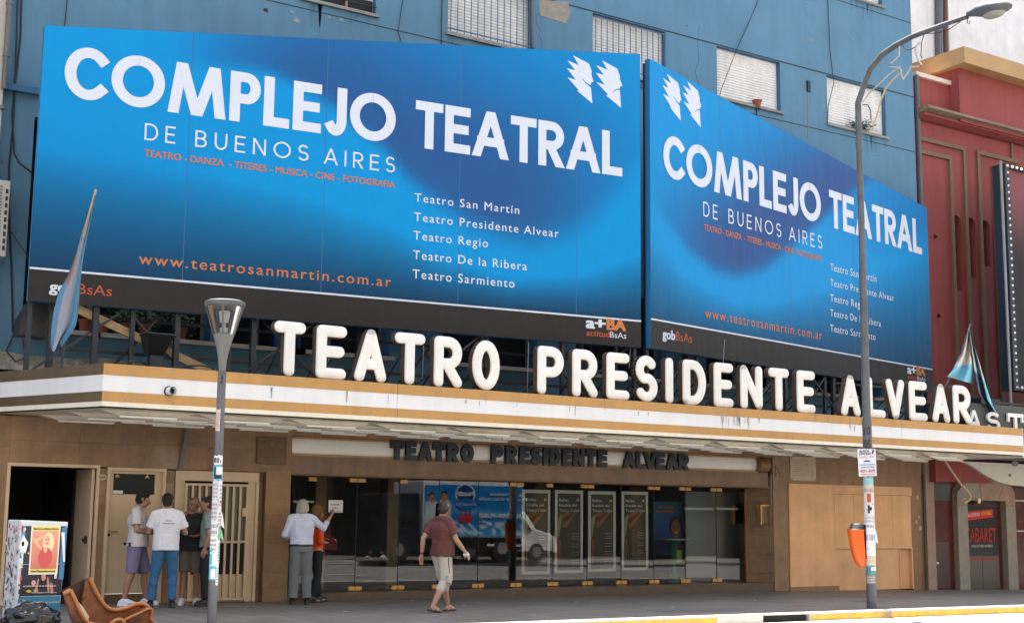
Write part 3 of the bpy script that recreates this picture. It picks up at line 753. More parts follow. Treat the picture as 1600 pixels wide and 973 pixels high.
# right inner cheek with brass box
ck = MB().quad((PRa, WALL + .02, -.1), (GL1, GLASS, -.1), (GL1, GLASS, 2.6), (PRa, WALL + .02, 2.6))
for i in range(6):
    z0_ = -.1 + i * .42
    f = lambda t, z: (PRa + (GL1 - PRa) * t, WALL + .02 + (GLASS - WALL - .02) * t, z)
    link('cheek_slab', MB().hexa([f(0, z0_ + .003), f(1, z0_ + .003), Vector(f(1, z0_ + .003)) + Vector((.1, 0, 0)), Vector(f(0, z0_ + .003)) + Vector((.1, 0, 0)), f(0, z0_ + .417), f(1, z0_ + .417), Vector(f(1, z0_ + .417)) + Vector((.1, 0, 0)), Vector(f(0, z0_ + .417)) + Vector((.1, 0, 0))]), m_stone2, gf)
bxp = thing('brass_box', 'small brass framed box fixed on the dark stone cheek right of the glass doors', 'fitting', (PRa - .2, WALL + .3, 1.7))
za, zb_ = wy(1180, 818, WALL + .2).z, wy(1180, 790, WALL + .2).z
xa_, xb_ = (GL1 + PRa) / 2 - .12, (GL1 + PRa) / 2 + .16
link('casing', MB().box(xa_, xb_, WALL + .1, WALL + .22, za, zb_), m_bronze, bxp)
link('brass_rim', MB().box(xa_ - .03, xa_, WALL + .08, WALL + .2, za - .02, zb_ + .03).box(xb_, xb_ + .03, WALL + .06, WALL + .2, za - .02, zb_ + .03).box(xa_, xb_, WALL + .08, WALL + .12, zb_, zb_ + .03), m_brass, bxp)
link('conduit', MB().tube([(PRa - .06, WALL + .0, zb_), (PRa - .06, WALL - .0, 2.5)], .012, 6), m_sill, bxp)
# foyer interior
fo = thing('foyer_interior', 'dim theatre foyer with brown columns seen through the glass doors', 'room', (16, 2, ZS))
mi = mat('dark foyer wall', (.10, .10, .095), .7, var=.3); mfl = mat('foyer floor', (.14, .12, .10), .25, var=.3)
link('walls', MB().quad((GL0 - 1, 5, 0), (GL1 + 3, 5, 0), (GL1 + 3, 5, 3), (GL0 - 1, 5, 3)).quad((GL0 - 1, GLASS + .2, 0), (GL0 - 1, 5, 0), (GL0 - 1, 5, 3), (GL0 - 1, GLASS + .2, 3)).quad((GL1 + 3, 5, 0), (GL1 + 3, GLASS + .2, 0), (GL1 + 3, GLASS + .2, 3), (GL1 + 3, 5, 3)), mi, fo)
link('ceiling', MB().box(GL0 - 1, GL1 + 3, GLASS + .3, 5, 2.9, 3.0), mi, fo)
link('floor', MB().box(GL0 - 1, GL1 + 3, GLASS + .62, 5, 0, ZS - .006), mfl, fo)
link('pelmet', MB().box(GL0 - .6, GL1 + .3, GLASS + .02, GLASS + .3, ZB, 3.0), m_stone2, fo)
for px in (497, 610): 
    xx = wy(px, 800, GLASS + 1.3).x; link('column', MB().box(xx - .12, xx + .12, GLASS + 1.2, GLASS + 1.5, ZS, 2.9), mat('ochre column', (.20, .13, .05), .5), fo)
for px in (1069, 1118, 1163):
    pass
link('frosted_screen', MB().box(wy(1072, 800, GLASS + .8).x, wy(1168, 800, GLASS + .8).x + .3, GLASS + .8, GLASS + .84, ZS, 2.1), mat('grey screen', (.36, .40, .38), .5), fo)
for px0, px1 in ((1070, 1114), (1118, 1160)):
    a, b = wy(px0, 794, GLASS + .3), wy(px1, 795, GLASS + .3)
    link('white_rail', MB().box(a.x, b.x, GLASS + .3, GLASS + .33, a.z - .025, a.z + .025), m_paper, fo)
a = wy(458, 783, GLASS + .3); link('white_rail', MB().box(a.x, a.x + .42, GLASS + .3, GLASS + .33, a.z - .02, a.z + .02), m_paper, fo)
# glass leaves
JT = [456, 492, 556, 622.5, 685, 747, 806, 863, 917, 970, 1021, 1070, 1119, 1166]
JX = [wy(p, 830, GLASS).x for p in JT]
rg = random.Random(21)
for i in range(len(JX) - 1):
    a, b = JX[i] + .006, JX[i + 1] - .006
    where = ['narrow clear glass panel beside the left stone pilaster', 'glass door behind the white haired man', 'glass door with a white notice on its left side', 'glass door left of the walking man', 'glass door behind the walking man',
             'glass door just right of the walking man', 'glass door left of the first ballet poster', 'glass door showing the first ballet poster', 'glass door showing the second ballet poster', 'glass door showing the third and fourth ballet posters',
             'glass door right of the last ballet poster', 'glass door in front of the grey screen', 'last frosted looking glass panel beside the right stone cheek'][i]
    t = thing('glass_door', where, 'glass door', ((a + b) / 2, GLASS, ZS), 'frameless glass doors of the foyer')
    an = math.radians(rg.uniform(-.12, .12)); tl = math.radians(rg.uniform(-.10, .10)) if i != 6 else 0; an = an if i not in (5, 6) else 0
    pn = MB(); cx_ = (a + b) / 2; cz = 1.15
    def gp(x, y, z): return (x, GLASS + y + math.tan(an) * (x - cx_) + math.tan(tl) * (z - cz), z)
    pn.quad(gp(a, 0, ZS + .015), gp(b, 0, ZS + .015), gp(b, 0, ZB - .01), gp(a, 0, ZB - .01))
    link('pane', pn, g_door, t)
    link('edge', MB().box(a - .006, a + .002, GLASS - .008, GLASS + .012, ZS + .015, ZB - .01), m_black, t)
    if i >= 1:
        w_ = .13
        link('patch_fitting', MB().box(a, a + w_, GLASS - .03, GLASS + .03, ZS + .012, ZS + .085), m_brass, t, bevel=.004)
        if i < 12: link('patch_fitting', MB().box(b - w_, b, GLASS - .03, GLASS + .03, ZS + .012, ZS + .085), m_brass, t, bevel=.004)
    topl = {1: 'r', 2: 'l', 3: 'l', 5: 'r', 6: 'lr', 7: 'r', 8: 'l', 9: 'r', 10: 'lr', 11: 'lr', 12: 'l'}.get(i, '')
    if i == 0: topl = 'r'
    for s_ in topl:
        x0_ = a if s_ == 'l' else b - .16
        link('patch_fitting', MB().box(x0_, x0_ + .16, GLASS - .03, GLASS + .03, ZB - .085, ZB - .012), m_brass, t, bevel=.004)
    if i == 12: link('brass_edge', MB().box(b - .02, b + .005, GLASS - .03, GLASS + .02, ZS, ZB - .01), m_brass, t)
# ---------------------------------------------------------------- posters and things on the glass
olive = lin((88, 87, 74)); offw = lin((236, 238, 230)); skin_ = lin((176, 110, 70)); tex = lin((225, 225, 214))
def poster_ballet(px0, px1, py0, py1, label):
    a = wy(px0, py1, GLASS + .05); b = wy(px1, py0, GLASS + .05); W_, H_ = b.x - a.x, b.z - a.z
    t = thing('ballet_poster', label, 'poster', ((a.x + b.x) / 2, GLASS + .05, a.z), 'ballet posters on the glass doors')
    y = GLASS + .05
    def P(u, v, d=0): return Vector((a.x + u * W_, y - d, a.z + v * H_))
    def quad(mb, u0, v0, u1, v1, c, d): mb.quad(P(u0, v0, d), P(u1, v0, d), P(u1, v1, d), P(u0, v1, d), c)
    m = MB(); quad(m, 0, 0, 1, 1, offw, 0); link('sheet', m, v_paper, t)
    m = MB(); quad(m, .09, .035, .91, .96, olive, .003)
    N = 12
    link('dark_field', m, v_paper, t)
    m = MB(); O = lambda u, v: P(u, v, .006)
    for i, s in enumerate(('Ballet', 'Estable del', 'Teatro Colón')):
        font_text(m, s, O(.14, .865 - i * .062), XV, ZV, cap=.036 * H_, width=[.34, .62, .72][i] * W_, bold=.012, col=tex)
    for i in range(13):
        v = .47 - i * .032
        if i in (3, 6, 9): continue
        font_text(m, ['Programa', 'Coreografia', 'Musica', '', 'Primer bailarin', 'Solista', '', 'Direccion', 'Cuerpo de baile', '', 'Enero 2009', 'Entradas', 'Platea'][i], O(.60, v), XV, ZV, cap=.010 * H_, width=.24 * W_, col=tex)
    # small tree-like crest
    for q_ in range(3): m.poly([O(.78 + .03 * q_ - .02, .87), O(.78 + .03 * q_ + .02, .87), O(.78 + .03 * q_, .90 + .01 * (q_ == 1))], tex)
    link('lettering', m, v_paper, t)
    # dancer: a raised leg and reaching arm, plain figure shapes
    m = MB(); o2 = lambda u, v: P(u, v, .0045)
    dress = lin((176, 172, 120))
    m.poly([o2(.11, .66), o2(.19, .70), o2(.26, .69), o2(.2, .56), o2(.15, .45), o2(.105, .40)], dress)
    m.poly([o2(.22, .70), o2(.45, .745), o2(.56, .72), o2(.45, .70), o2(.25, .655)], skin_)
    m.poly([o2(.26, .58), o2(.36, .61), o2(.62, .70), o2(.82, .765), o2(.83, .75), o2(.6, .65), o2(.4, .55), o2(.28, .545)], skin_)
    m.poly([o2(.12, .40), o2(.19, .40), o2(.21, .28), o2(.185, .2), o2(.165, .09), o2(.135, .09), o2(.15, .22)], skin_)
    link('dancer_picture', m, v_paper, t)
poster_ballet(815, 860, 765, 897, 'framed ballet poster, first from the left, with a white van reflected in it')
poster_ballet(866.5, 911, 766, 895, 'framed ballet poster, second from the left of the four')
poster_ballet(919, 962, 767.5, 892.5, 'framed ballet poster, third from the left of the four')
poster_ballet(971.5, 1012.5, 768, 890.5, 'framed ballet poster, rightmost of the four, next to the green pedestal')
a = wy(513, 800, GLASS - .02); b = wy(536, 781, GLASS - .02)
nt_ = thing('paper_notice', 'white paper notice taped on the glass door beside the pointing old man', 'notice', (a.x, GLASS - .02, a.z))
link('sheet', MB().quad((a.x, GLASS - .02, a.z), (b.x, GLASS - .02, a.z), (b.x, GLASS - .02, b.z), (a.x, GLASS - .02, b.z)), m_paper, nt_)
q = MB()
for i, s in enumerate(('BOLETERIA CERRADA', 'HASTA EL', 'MARTES DE 10 A 20 HS')):
    font_text(q, s, Vector((a.x + (.05, .09, .03)[i], GLASS - .024, b.z - .09 - i * .06)), XV, ZV, width=(.18, .1, .22)[i], cap=.022, bold=.01)
link('lettering', q, mat('grey ink', (.12, .12, .13), .8), nt_)
# green pedestal bar and poster with a portrait inside
gp_ = wy(1052, 897, GLASS + .6)
pd = thing('green_pedestal_table', 'green pedestal with a white round top standing just behind the glass', 'table', (gp_.x, GLASS + .6, ZS))
mg = mat('green lacquer', (.015, .16, .09), .3)
zt = wy(1052, 841, GLASS + .6).z
link('pedestal', MB().lathe((gp_.x, GLASS + .6, 0), [(.15, ZS), (.15, ZS + .03), (.09, ZS + .09), (.075, .45), (.085, zt - .12), (.16, zt - .05), (.16, zt - .03)], 18), mg, pd, smooth=True)
link('table_top', MB().lathe((gp_.x, GLASS + .6, 0), [(.36, zt - .03), (.38, zt - .015), (.37, zt)], 24), m_white, pd)
a = wy(1022, 866, GLASS + 1.0); b = wy(1068, 784, GLASS + 1.0)
pp = thing('portrait_poster', 'blue poster with a smiling boy and orange lettering inside the foyer', 'poster', (a.x, GLASS + 1, a.z))
m = MB(); nn = 10
for i in range(nn):
    t0, t1 = i / nn, (i + 1) / nn; c = lambda t: tuple(v * .8 for v in lin((30 + 10 * t, 60 + 60 * t, 95 + 70 * (1 - abs(t - .6)))))
    za_, zb2 = a.z + (b.z - a.z) * t0, a.z + (b.z - a.z) * t1
    m.quad((a.x, GLASS + 1, za_), (b.x, GLASS + 1, za_), (b.x, GLASS + 1, zb2), (a.x, GLASS + 1, zb2), [c(t0), c(t0), c(t1), c(t1)])
link('sheet', m, v_paper, pp)
m = MB(); cx_, cz = a.x + (b.x - a.x) * .72, a.z + (b.z - a.z) * .50; s_ = (b.z - a.z)
def ell(cx_, cz, rx, rz, y, col, n=20): m.poly([(cx_ + rx * math.cos(2 * math.pi * i / n), y, cz + rz * math.sin(2 * math.pi * i / n)) for i in range(n)], col)
yy = GLASS + .99
m.poly([(cx_ - .16 * s_, yy, a.z), (cx_ + .16 * s_, yy, a.z), (cx_ + .15 * s_, yy, a.z + .12 * s_), (cx_ + .06 * s_, yy, a.z + .24 * s_), (cx_ - .06 * s_, yy, a.z + .24 * s_), (cx_ - .16 * s_, yy, a.z + .12 * s_)], lin((95, 60, 45)))
ell(cx_, cz + .04 * s_, .165 * s_, .19 * s_, yy - .004, lin((38, 30, 28))); ell(cx_, cz - .01 * s_, .12 * s_, .165 * s_, yy - .008, lin((130, 80, 58)))
ell(cx_ - .045 * s_, cz + .03 * s_, .022 * s_, .01 * s_, yy - .012, lin((30, 22, 20))); ell(cx_ + .045 * s_, cz + .03 * s_, .022 * s_, .01 * s_, yy - .012, lin((30, 22, 20))); ell(cx_, cz - .08 * s_, .045 * s_, .014 * s_, yy - .012, lin((190, 160, 150)))
link('portrait_picture', m, v_paper, pp)
m = MB(); font_text(m, 'un verano', Vector((a.x + .12, yy, b.z - .12 * s_)), XV, ZV, width=.5 * (b.x - a.x), cap=.05 * s_, bold=.03, col=lin((215, 110, 30))); font_text(m, 'para todos', Vector((a.x + .06, yy, b.z - .20 * s_)), XV, ZV, width=.6 * (b.x - a.x), cap=.05 * s_, bold=.03, col=lin((215, 110, 30)))
link('lettering', m, v_paper, pp)
q = wy(1060, 868, GLASS + .9); link('green_leaflet', MB().box(q.x - .03, q.x + .16, GLASS + .95, GLASS + .96, q.z - .15, q.z + .12), mat('lime leaflet', (.30, .45, .04), .6), pp)
# ---------------------------------------------------------------- sign band with black letters
sb = thing('sign_band', 'long recessed pale light band over the doors with black letters TEATRO PRESIDENTE ALVEAR', 'sign', ((PL1 + PRa) / 2, WALL, 2.52))
xe_ = X_(1183, 725)
z0_, z1_ = 2.545, 2.83
mbw = mat('pale lightbox panel', (.90, .87, .80), .5, var=.05)  # pale base colour only, the panel gives off no light
q = MB(); ns = 10
for i in range(ns):
    a0 = math.pi * i / ns; a1 = math.pi * (i + 1) / ns; h = (z1_ - z0_) / 2; zc = (z0_ + z1_) / 2
    q.quad((PL1 + .01, WALL + .07 - .05 * math.sin(a0), zc - h * math.cos(a0)), (xe_, WALL + .07 - .05 * math.sin(a0), zc - h * math.cos(a0)), (xe_, WALL + .07 - .05 * math.sin(a1), zc - h * math.cos(a1)), (PL1 + .01, WALL + .07 - .05 * math.sin(a1), zc - h * math.cos(a1)))
link('curved_panel', q, mbw, sb, smooth=True)
link('end_cap', MB().tube([(xe_, WALL + .02, (z0_ + z1_) / 2), (xe_ + .30, WALL + .02, (z0_ + z1_) / 2)], .158, 20), m_stone2, sb, smooth=False)
link('ochre_edge', MB().box(PL1 + .01, xe_, WALL - .01, WALL + .06, z0_ - .025, z0_ - .002).box(PL1 + .01, xe_, WALL - .01, WALL + .06, z1_ + .002, z1_ + .02), m_tan, sb)
LETS = [('T', 611, 632), ('E', 634, 652), ('A', 654, 677), ('T', 676.5, 697), ('R', 698.5, 718), ('O', 721, 741), ('P', 768, 787.5), ('R', 790, 809), ('E', 812, 829), ('S', 830, 847.5), ('I', 849.5, 857), ('D', 859.5, 876.5), ('E', 879, 894), ('N', 896, 914.5), ('T', 916, 932.5), ('E', 934.5, 950),
        ('A', 974, 995), ('L', 994.5, 1009), ('V', 1006.5, 1027), ('E', 1025, 1040), ('A', 1041.5, 1061), ('R', 1060, 1077.5)]
yl = WALL - .06
for ch, p0, p1 in LETS:
    a = wy(p0, 715, yl).x; b = wy(p1, 715, yl).x
    zb0 = 2.505; zt0 = 2.855; H_ = zt0 - zb0; s = .098
    q = MB(); W, ls = glyph_lines(ch, H_, s); 
    if ch == 'I': ls = [[(s / 2, s / 2), (s / 2, H_ - s / 2)]]; W = s
    k = (b - a - .02) / W
    # thickness kept constant horizontally: rebuild strokes at true width
    Wt = b - a - .02
    w0, st = GL[ch]
    ls = [[(s / 2 + x * (Wt - s), s / 2 + y * (H_ - s)) for x, y in l] for l in st] if ch != 'I' else [[(Wt / 2, s / 2), (Wt / 2, H_ - s / 2)]]
    for j, l in enumerate(butt(ls, s, H_)):
        L, R = ribbon(l, s / 2, H_)
        for i in range(len(L) - 1):
            fr = [(a + .01 + p.x, yl - .0013 * j - .0003 * i, zb0 + max(0, min(H_, p.y))) for p in (L[i], R[i], R[i + 1], L[i + 1])]
            q.prism(fr, YV, .07)
    if ch in 'T': # slab ends under the bar
        for xx in (a + .01, a + Wt - .03): q.box(xx, xx + .04, yl + .003, yl + .07, zt0 - .14, zt0 - s)
    o = link('letter', q, m_lett, sb); fixn(o.data)
# ---------------------------------------------------------------- plaques
a = wy(400, 724, WALL - .02); b = wy(448, 684, WALL - .02)
bp = thing('bronze_plaque', 'dark bronze plaque with a crest on the stone wall above the cream gate', 'plaque', ((a.x + b.x) / 2, WALL - .02, a.z))
link('plate', MB().box(a.x, b.x, WALL - .035, WALL - .004, a.z, b.z), m_bronze, bp, bevel=.006)
q = MB(); q.box(a.x + .02, b.x - .02, WALL - .041, WALL - .036, a.z + .02, a.z + .032).box(a.x + .02, b.x - .02, WALL - .041, WALL - .036, b.z - .032, b.z - .02)
q.box(a.x + .02, a.x + .03, WALL - .041, WALL - .036, a.z + .035, b.z - .035).box(b.x - .03, b.x - .02, WALL - .041, WALL - .036, a.z + .035, b.z - .035); link('rim', q, m_gold, bp)
cxp = (a.x + b.x) / 2
link('crest', MB().ball((cxp, WALL - .035, b.z - .11), .06, 14, 8, (1, .25, 1.2)), m_gold, bp, smooth=True)
q = MB(); r_ = random.Random(2)
for i in range(6): font_text(q, ['TEATRO MUNICIPAL', 'INAUGURADO SIENDO', 'INTENDENTE', 'PRESIDENTE ALVEAR', 'MCMXLII', 'CIUDAD DE BUENOS AIRES'][i], Vector((a.x + .07, WALL - .042, b.z - .20 - i * .034)), XV, ZV, width=b.x - a.x - .14, cap=.018, bold=.01)
link('lettering', q, m_gold, bp)
a = wy(1235, 750, WALL - .02); b = wy(1274, 714, WALL - .02)
mp_ = thing('marble_plaque', 'pale marble memorial plaque with lines of text above the orange boards', 'plaque', ((a.x + b.x) / 2, WALL - .02, a.z))
link('slab', MB().box(a.x, b.x, WALL - .03, WALL - .004, a.z, b.z), m_marble, mp_, bevel=.004)
q = MB()
for i in range(9): font_text(q, ['EN ESTE TEATRO ACTUARON', 'Y DIRIGIERON GRANDES', 'ARTISTAS DEL PAIS', 'LA ASOCIACION', 'DE ACTORES Y EL', 'PUBLICO PORTENO', 'LES RINDEN HOMENAJE', 'CON GRATITUD', 'BUENOS AIRES 1992'][i], Vector((a.x + .07, WALL - .032, b.z - .085 - i * .043)), XV, ZV, width=b.x - a.x - .14, cap=.02)
link('lettering', q, m_stone, mp_)
q = MB()
for sx in (a.x + .035, b.x - .035):
    for sz in (a.z + .035, b.z - .035): q.ball((sx, WALL - .032, sz), .012, 8, 4)
link('bolt', q, m_black, mp_)
a = wy(1212, 744, WALL - .01); b = wy(1225, 728, WALL - .01)
em = thing('relief_emblem', 'small square stone relief on the pilaster right of the foyer', 'emblem', (a.x, WALL - .01, a.z))
link('block', MB().box(a.x, b.x, WALL - .025, WALL - .003, a.z, b.z), m_stone, em, bevel=.004)
cxp = (a.x + b.x) / 2; h = b.z - a.z
link('relief', MB().prism([(cxp - .09, WALL - .026, b.z - .04), (cxp, WALL - .026, b.z - .08), (cxp + .09, WALL - .026, b.z - .04), (cxp + .05, WALL - .026, a.z + h * .45), (cxp + .02, WALL - .026, a.z + .03), (cxp - .02, WALL - .026, a.z + .03), (cxp - .05, WALL - .026, a.z + h * .45)], NV, .012), m_stone3, em)
# hanging conduit at left
q = thing('wall_conduit', 'short dark pipe hanging from the soffit above the cream gate', 'pipe', wy(292, 663, WALL - .1))
link('pipe', MB().tube([wy(293, 660, WALL - .1), wy(291, 680, WALL - .1), wy(285, 710, WALL - .05), wy(281, 735, WALL - .03)], .035, 8), m_pipe, q, smooth=True)
link('clamp', MB().tube([wy(293, 661, WALL - .1), wy(292.5, 667, WALL - .1)], .05, 8), m_sill, q)
# ---------------------------------------------------------------- boarded up bay
by0, by1 = PRb + .01, BDb
bd = thing('plywood_hoarding', 'orange painted plywood boards closing the bay right of the foyer', 'hoarding', ((by0 + by1) / 2, WALL, gz(25)))
zt = wy(1300, 757, WALL - .02).z; xr = wy(1303, 840, WALL).x; ztr = wy(1340, 774, WALL).z; zmid = wy(1350, 856, WALL).z
gg = gz(25)
piece('board', by0, xr, WALL - .03, WALL + .03, gg + .12, zt, m_ply, bd, .01)
piece('board', xr + .004, by1, WALL - .03, WALL + .03, ztr + .03, zt, m_ply, bd, .01)
ed = [1304, 1334, 1394, 1424]
for p, q_ in zip(ed, ed[1:]): piece('board', X_(p, 820) + .004, X_(q_, 820) - .004, WALL - .005, WALL + .03, zmid + .01, ztr + .025, m_ply, bd, .01)
piece('batten', xr + .02, by1, WALL - .018, WALL + .0, zmid - .01, zmid + .012, m_ply, bd, .1)
xs_ = X_(1407, 880)
piece('board', xr + .01, xs_, WALL + .02, WALL + .06, gg, zmid - .012, m_ply, bd, .01)
piece('board', xs_, by1 - .05, WALL + .08, WALL + .12, gg, zmid - .012, m_ply, bd, .01)
piece('edge_strip', by1 - .05, by1, WALL - .01, WALL + .12, gg, zmid - .012, m_ply, bd, .05)
piece('edge_strip', xs_ - .02, xs_ + .02, WALL + .0, WALL + .12, gg, zmid - .012, m_ply, bd, .05)
piece('stone_slab', by0 - .02, xr + .1, WALL - .04, WALL + .05, gg - .2, gg + .118, m_stone, gf, .02)
# scrawls and marks on the end pilaster
q = MB()
for (px, py, s) in ((1434, 777, 5), (1436, 807, 4), (1432, 815, 5), (1438, 825, 6)):
    c_ = wy(px, py, WALL - .012); w_ = s / 90; r_ = random.Random(px)
    q.poly([(c_.x + w_ * math.cos(t_) * r_.uniform(.5, 1.1), WALL - .012, c_.z + w_ * math.sin(t_) * r_.uniform(.5, 1.1)) for t_ in [i * .9 for i in range(7)]])
link('paper_scrap', q, m_marble, gf)
# ================================================================== CANOPY
cn = thing('canopy', 'projecting theatre canopy with ochre and white striped fascia and lamp strips beneath', 'canopy', (16, -3.6, SOF))
CA = Vector((wy(160, 600, CANF).x, CANF, 0)); CB_ = Vector((wy(1598, 690, CANF).x, CANF, 0))
e0 = wy(0, 640, -2.55); SD = (Vector((e0.x, -2.55, 0)) - CA).normalized(); CS = CA + SD * 2.6
zc = [3.01, 3.075, 3.24, 3.455, 3.645]
zf = [wy(160, y_, CANF).z for y_ in (634, 626.5, 610.5, 584.5, 567)]
def band(name, za, zb, out, m, mside, joints=()):
    xs = [CA.x] + [wy(p, 650, CANF).x for p in joints] + [CB_.x]
    for a, b in zip(xs, xs[1:]):
        g = .004 if a > CA.x else 0
        link(name, MB().box(a + g, b - .004, CANF - out, CANF + .1, za, zb), m, cn)
    n = Vector((-SD.y, SD.x, 0)); n = n if n.y < 0 or n.x < 0 else -n
    p0 = CA + Vector((-.0, -out, 0)); p1 = CS + n * out
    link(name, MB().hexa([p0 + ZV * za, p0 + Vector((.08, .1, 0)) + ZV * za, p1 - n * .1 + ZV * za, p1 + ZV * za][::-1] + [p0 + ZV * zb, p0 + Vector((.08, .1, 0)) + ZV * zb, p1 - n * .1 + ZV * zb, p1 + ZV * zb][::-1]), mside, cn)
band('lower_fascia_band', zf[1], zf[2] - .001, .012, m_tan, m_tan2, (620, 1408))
band('white_fascia_band', zf[2], zf[3] - .001, .0, m_white, m_white, (620, 1408))
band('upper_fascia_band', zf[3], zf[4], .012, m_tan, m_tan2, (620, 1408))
band('fascia_lip', zf[0], zf[1] - .001, .03, m_lip, m_lip)
rq = random.Random(8)
m_drip = mat('sooty drip stain', (.22, .20, .18), .7)
for cx_, n_, sp_ in ((wy(1145, 650, CANF).x, 26, .55), (wy(700, 620, CANF).x, 5, 2), (wy(930, 620, CANF).x, 6, 2), (wy(420, 620, CANF).x, 4, 2), (wy(1330, 650, CANF).x, 8, 1.2)):
    for i in range(n_):
        x_ = cx_ + rq.gauss(0, sp_ * .5); zt_ = rq.choice([zf[3], zf[4], zf[3] - .03]); L_ = rq.uniform(.05, .26); w_ = rq.uniform(.003, .010)
        yq = CANF - .0145
        link('drip_stain', MB().poly([(x_ - w_, yq, max(zf[2] + .002, zt_ - L_)), (x_ + w_ * .4, yq, max(zf[2] + .002, zt_ - L_)), (x_ + w_, yq, zt_), (x_ - w_, yq, zt_)]), m_drip, cn)
for i in range(30):
    x_ = CA.x + .35 + i * .72
    for z_ in (zf[4] - .03, zf[1] + .03): link('screw_head', MB().lathe((0, 0, 0), [(.011, 0), (.009, .004)], 8), m_drip, cn); o_ = COL.objects[-1]; o_.rotation_euler = (math.pi / 2, 0, 0); o_.data.transform(Matrix.Translation(base(cn))); o_.location = Vector((x_, CANF - .0125, z_)) - base(cn)
FX = [CA.x + .1, CB_.x]
top = MB().poly([(CA.x + .05, CANF + .05, zf[4] - .06), (CB_.x, CANF + .05, zf[4] - .06), (CB_.x, WALL + .3, zf[4] - .06), (CS.x, WALL + .3, zf[4] - .06), (CS.x, CS.y, zf[4] - .06)])
link('roof_sheet', top, mat('bitumen roofing', (.04, .04, .042), .8, var=.3), cn)
so_ = MB().poly([(CA.x + .05, CANF + .02, SOF + .03), (CS.x, CS.y, SOF + .03), (CS.x - .2, WALL + .3, SOF + .03), (XB, WALL + .3, SOF + .03), (CB_.x, WALL + .3, SOF + .03), (CB_.x, CANF + .02, SOF + .03)])
link('soffit', so_, m_soffit, cn)
link('end_plate', MB().box(CB_.x, CB_.x + .03, CANF, WALL, SOF, zf[4]), m_white, cn)
# folded soffit baffles with lamp strips
nrow = 5
for r_ in range(nrow):
    y_ = CANF + .30 + r_ * .43
    n_ = 15
    for i in range(n_):
        x_ = CA.x + .35 + i * 1.52 + (r_ % 2) * .76 - r_ * .1
        if x_ > CB_.x - 1.6: continue
        q = MB(); L_ = .92
        zz = SOF + .027
        # wedge: falls to a low front edge that carries the strip
        q.poly([(x_, y_, zz - .075), (x_ + L_, y_, zz - .075), (x_ + L_ + .3, y_ + .36, zz), (x_ - .25, y_ + .36, zz)])
        q.poly([(x_, y_, zz - .075), (x_ - .25, y_ + .36, zz), (x_ - .28, y_ - .02, zz)])
        q.poly([(x_ + L_, y_, zz - .075), (x_ + L_ + .28, y_ - .02, zz), (x_ + L_ + .3, y_ + .36, zz)])
        q.poly([(x_, y_, zz - .075), (x_ - .28, y_ - .02, zz), (x_ + L_ + .28, y_ - .02, zz), (x_ + L_, y_, zz - .075)])
        b_ = link('soffit_baffle', q, m_soffit, cn)
        link('lamp_strip', MB().box(x_ + .02, x_ + L_ - .02, y_ - .035, y_ + .02, zz - .105, zz - .078), m_strip, b_)
# round spout in the fascia
sp = wy(268, 610, CANF - .12)
spt = thing('canopy_spout', 'short round drain spout sticking out of the white fascia near the left corner', 'pipe', (sp.x, CANF, sp.z))
link('tube', MB().tube([(sp.x, CANF + .02, sp.z), (sp.x + .02, CANF - .13, sp.z)], .062, 20, caps=False).tube([(sp.x + .02, CANF - .13, sp.z), (sp.x, CANF + .02, sp.z)], .05, 20, caps=False), m_white, spt, smooth=True)
link('bore', MB().tube([(sp.x + .015, CANF - .05, sp.z), (sp.x + .018, CANF - .07, sp.z)], .05, 20), m_dark, spt)
link('collar', MB().tube([(sp.x, CANF - .003, sp.z), (sp.x, CANF - .02, sp.z)], .075, 20), m_line, spt)
# ---------------------------------------------------------------- big channel letters
YL = -4.66
CL = [('T', 424, 475.5), ('E', 491, 540), ('A', 551.5, 603), ('T', 614, 663), ('R', 676, 721.5), ('O', 736, 780), ('P', 838, 880), ('R', 892.5, 933), ('E', 946, 982.5), ('S', 991, 1026.5), ('I', 1037.5, 1051.5), ('D', 1065, 1102), ('E', 1113.5, 1144.5), ('N', 1155, 1190), ('T', 1199, 1231.5), ('E', 1243, 1272),
      ('A', 1311.5, 1342), ('L', 1351, 1381), ('V', 1382, 1411), ('E', 1417.5, 1446), ('A', 1453.5, 1481), ('R', 1486, 1514)]
ls_ = thing('letter_sign', 'big white rounded channel letters reading TEATRO PRESIDENTE ALVEAR standing on the canopy edge', 'sign', (17, YL, 3.66))
m_face = mat('white acrylic letter face', (.82, .81, .77), .4, var=.07, vscale=5, streak=.12)
m_ret = mat('brown letter return', (.10, .062, .035), .6, var=.2)
zb0, zt0 = 3.655, 4.53
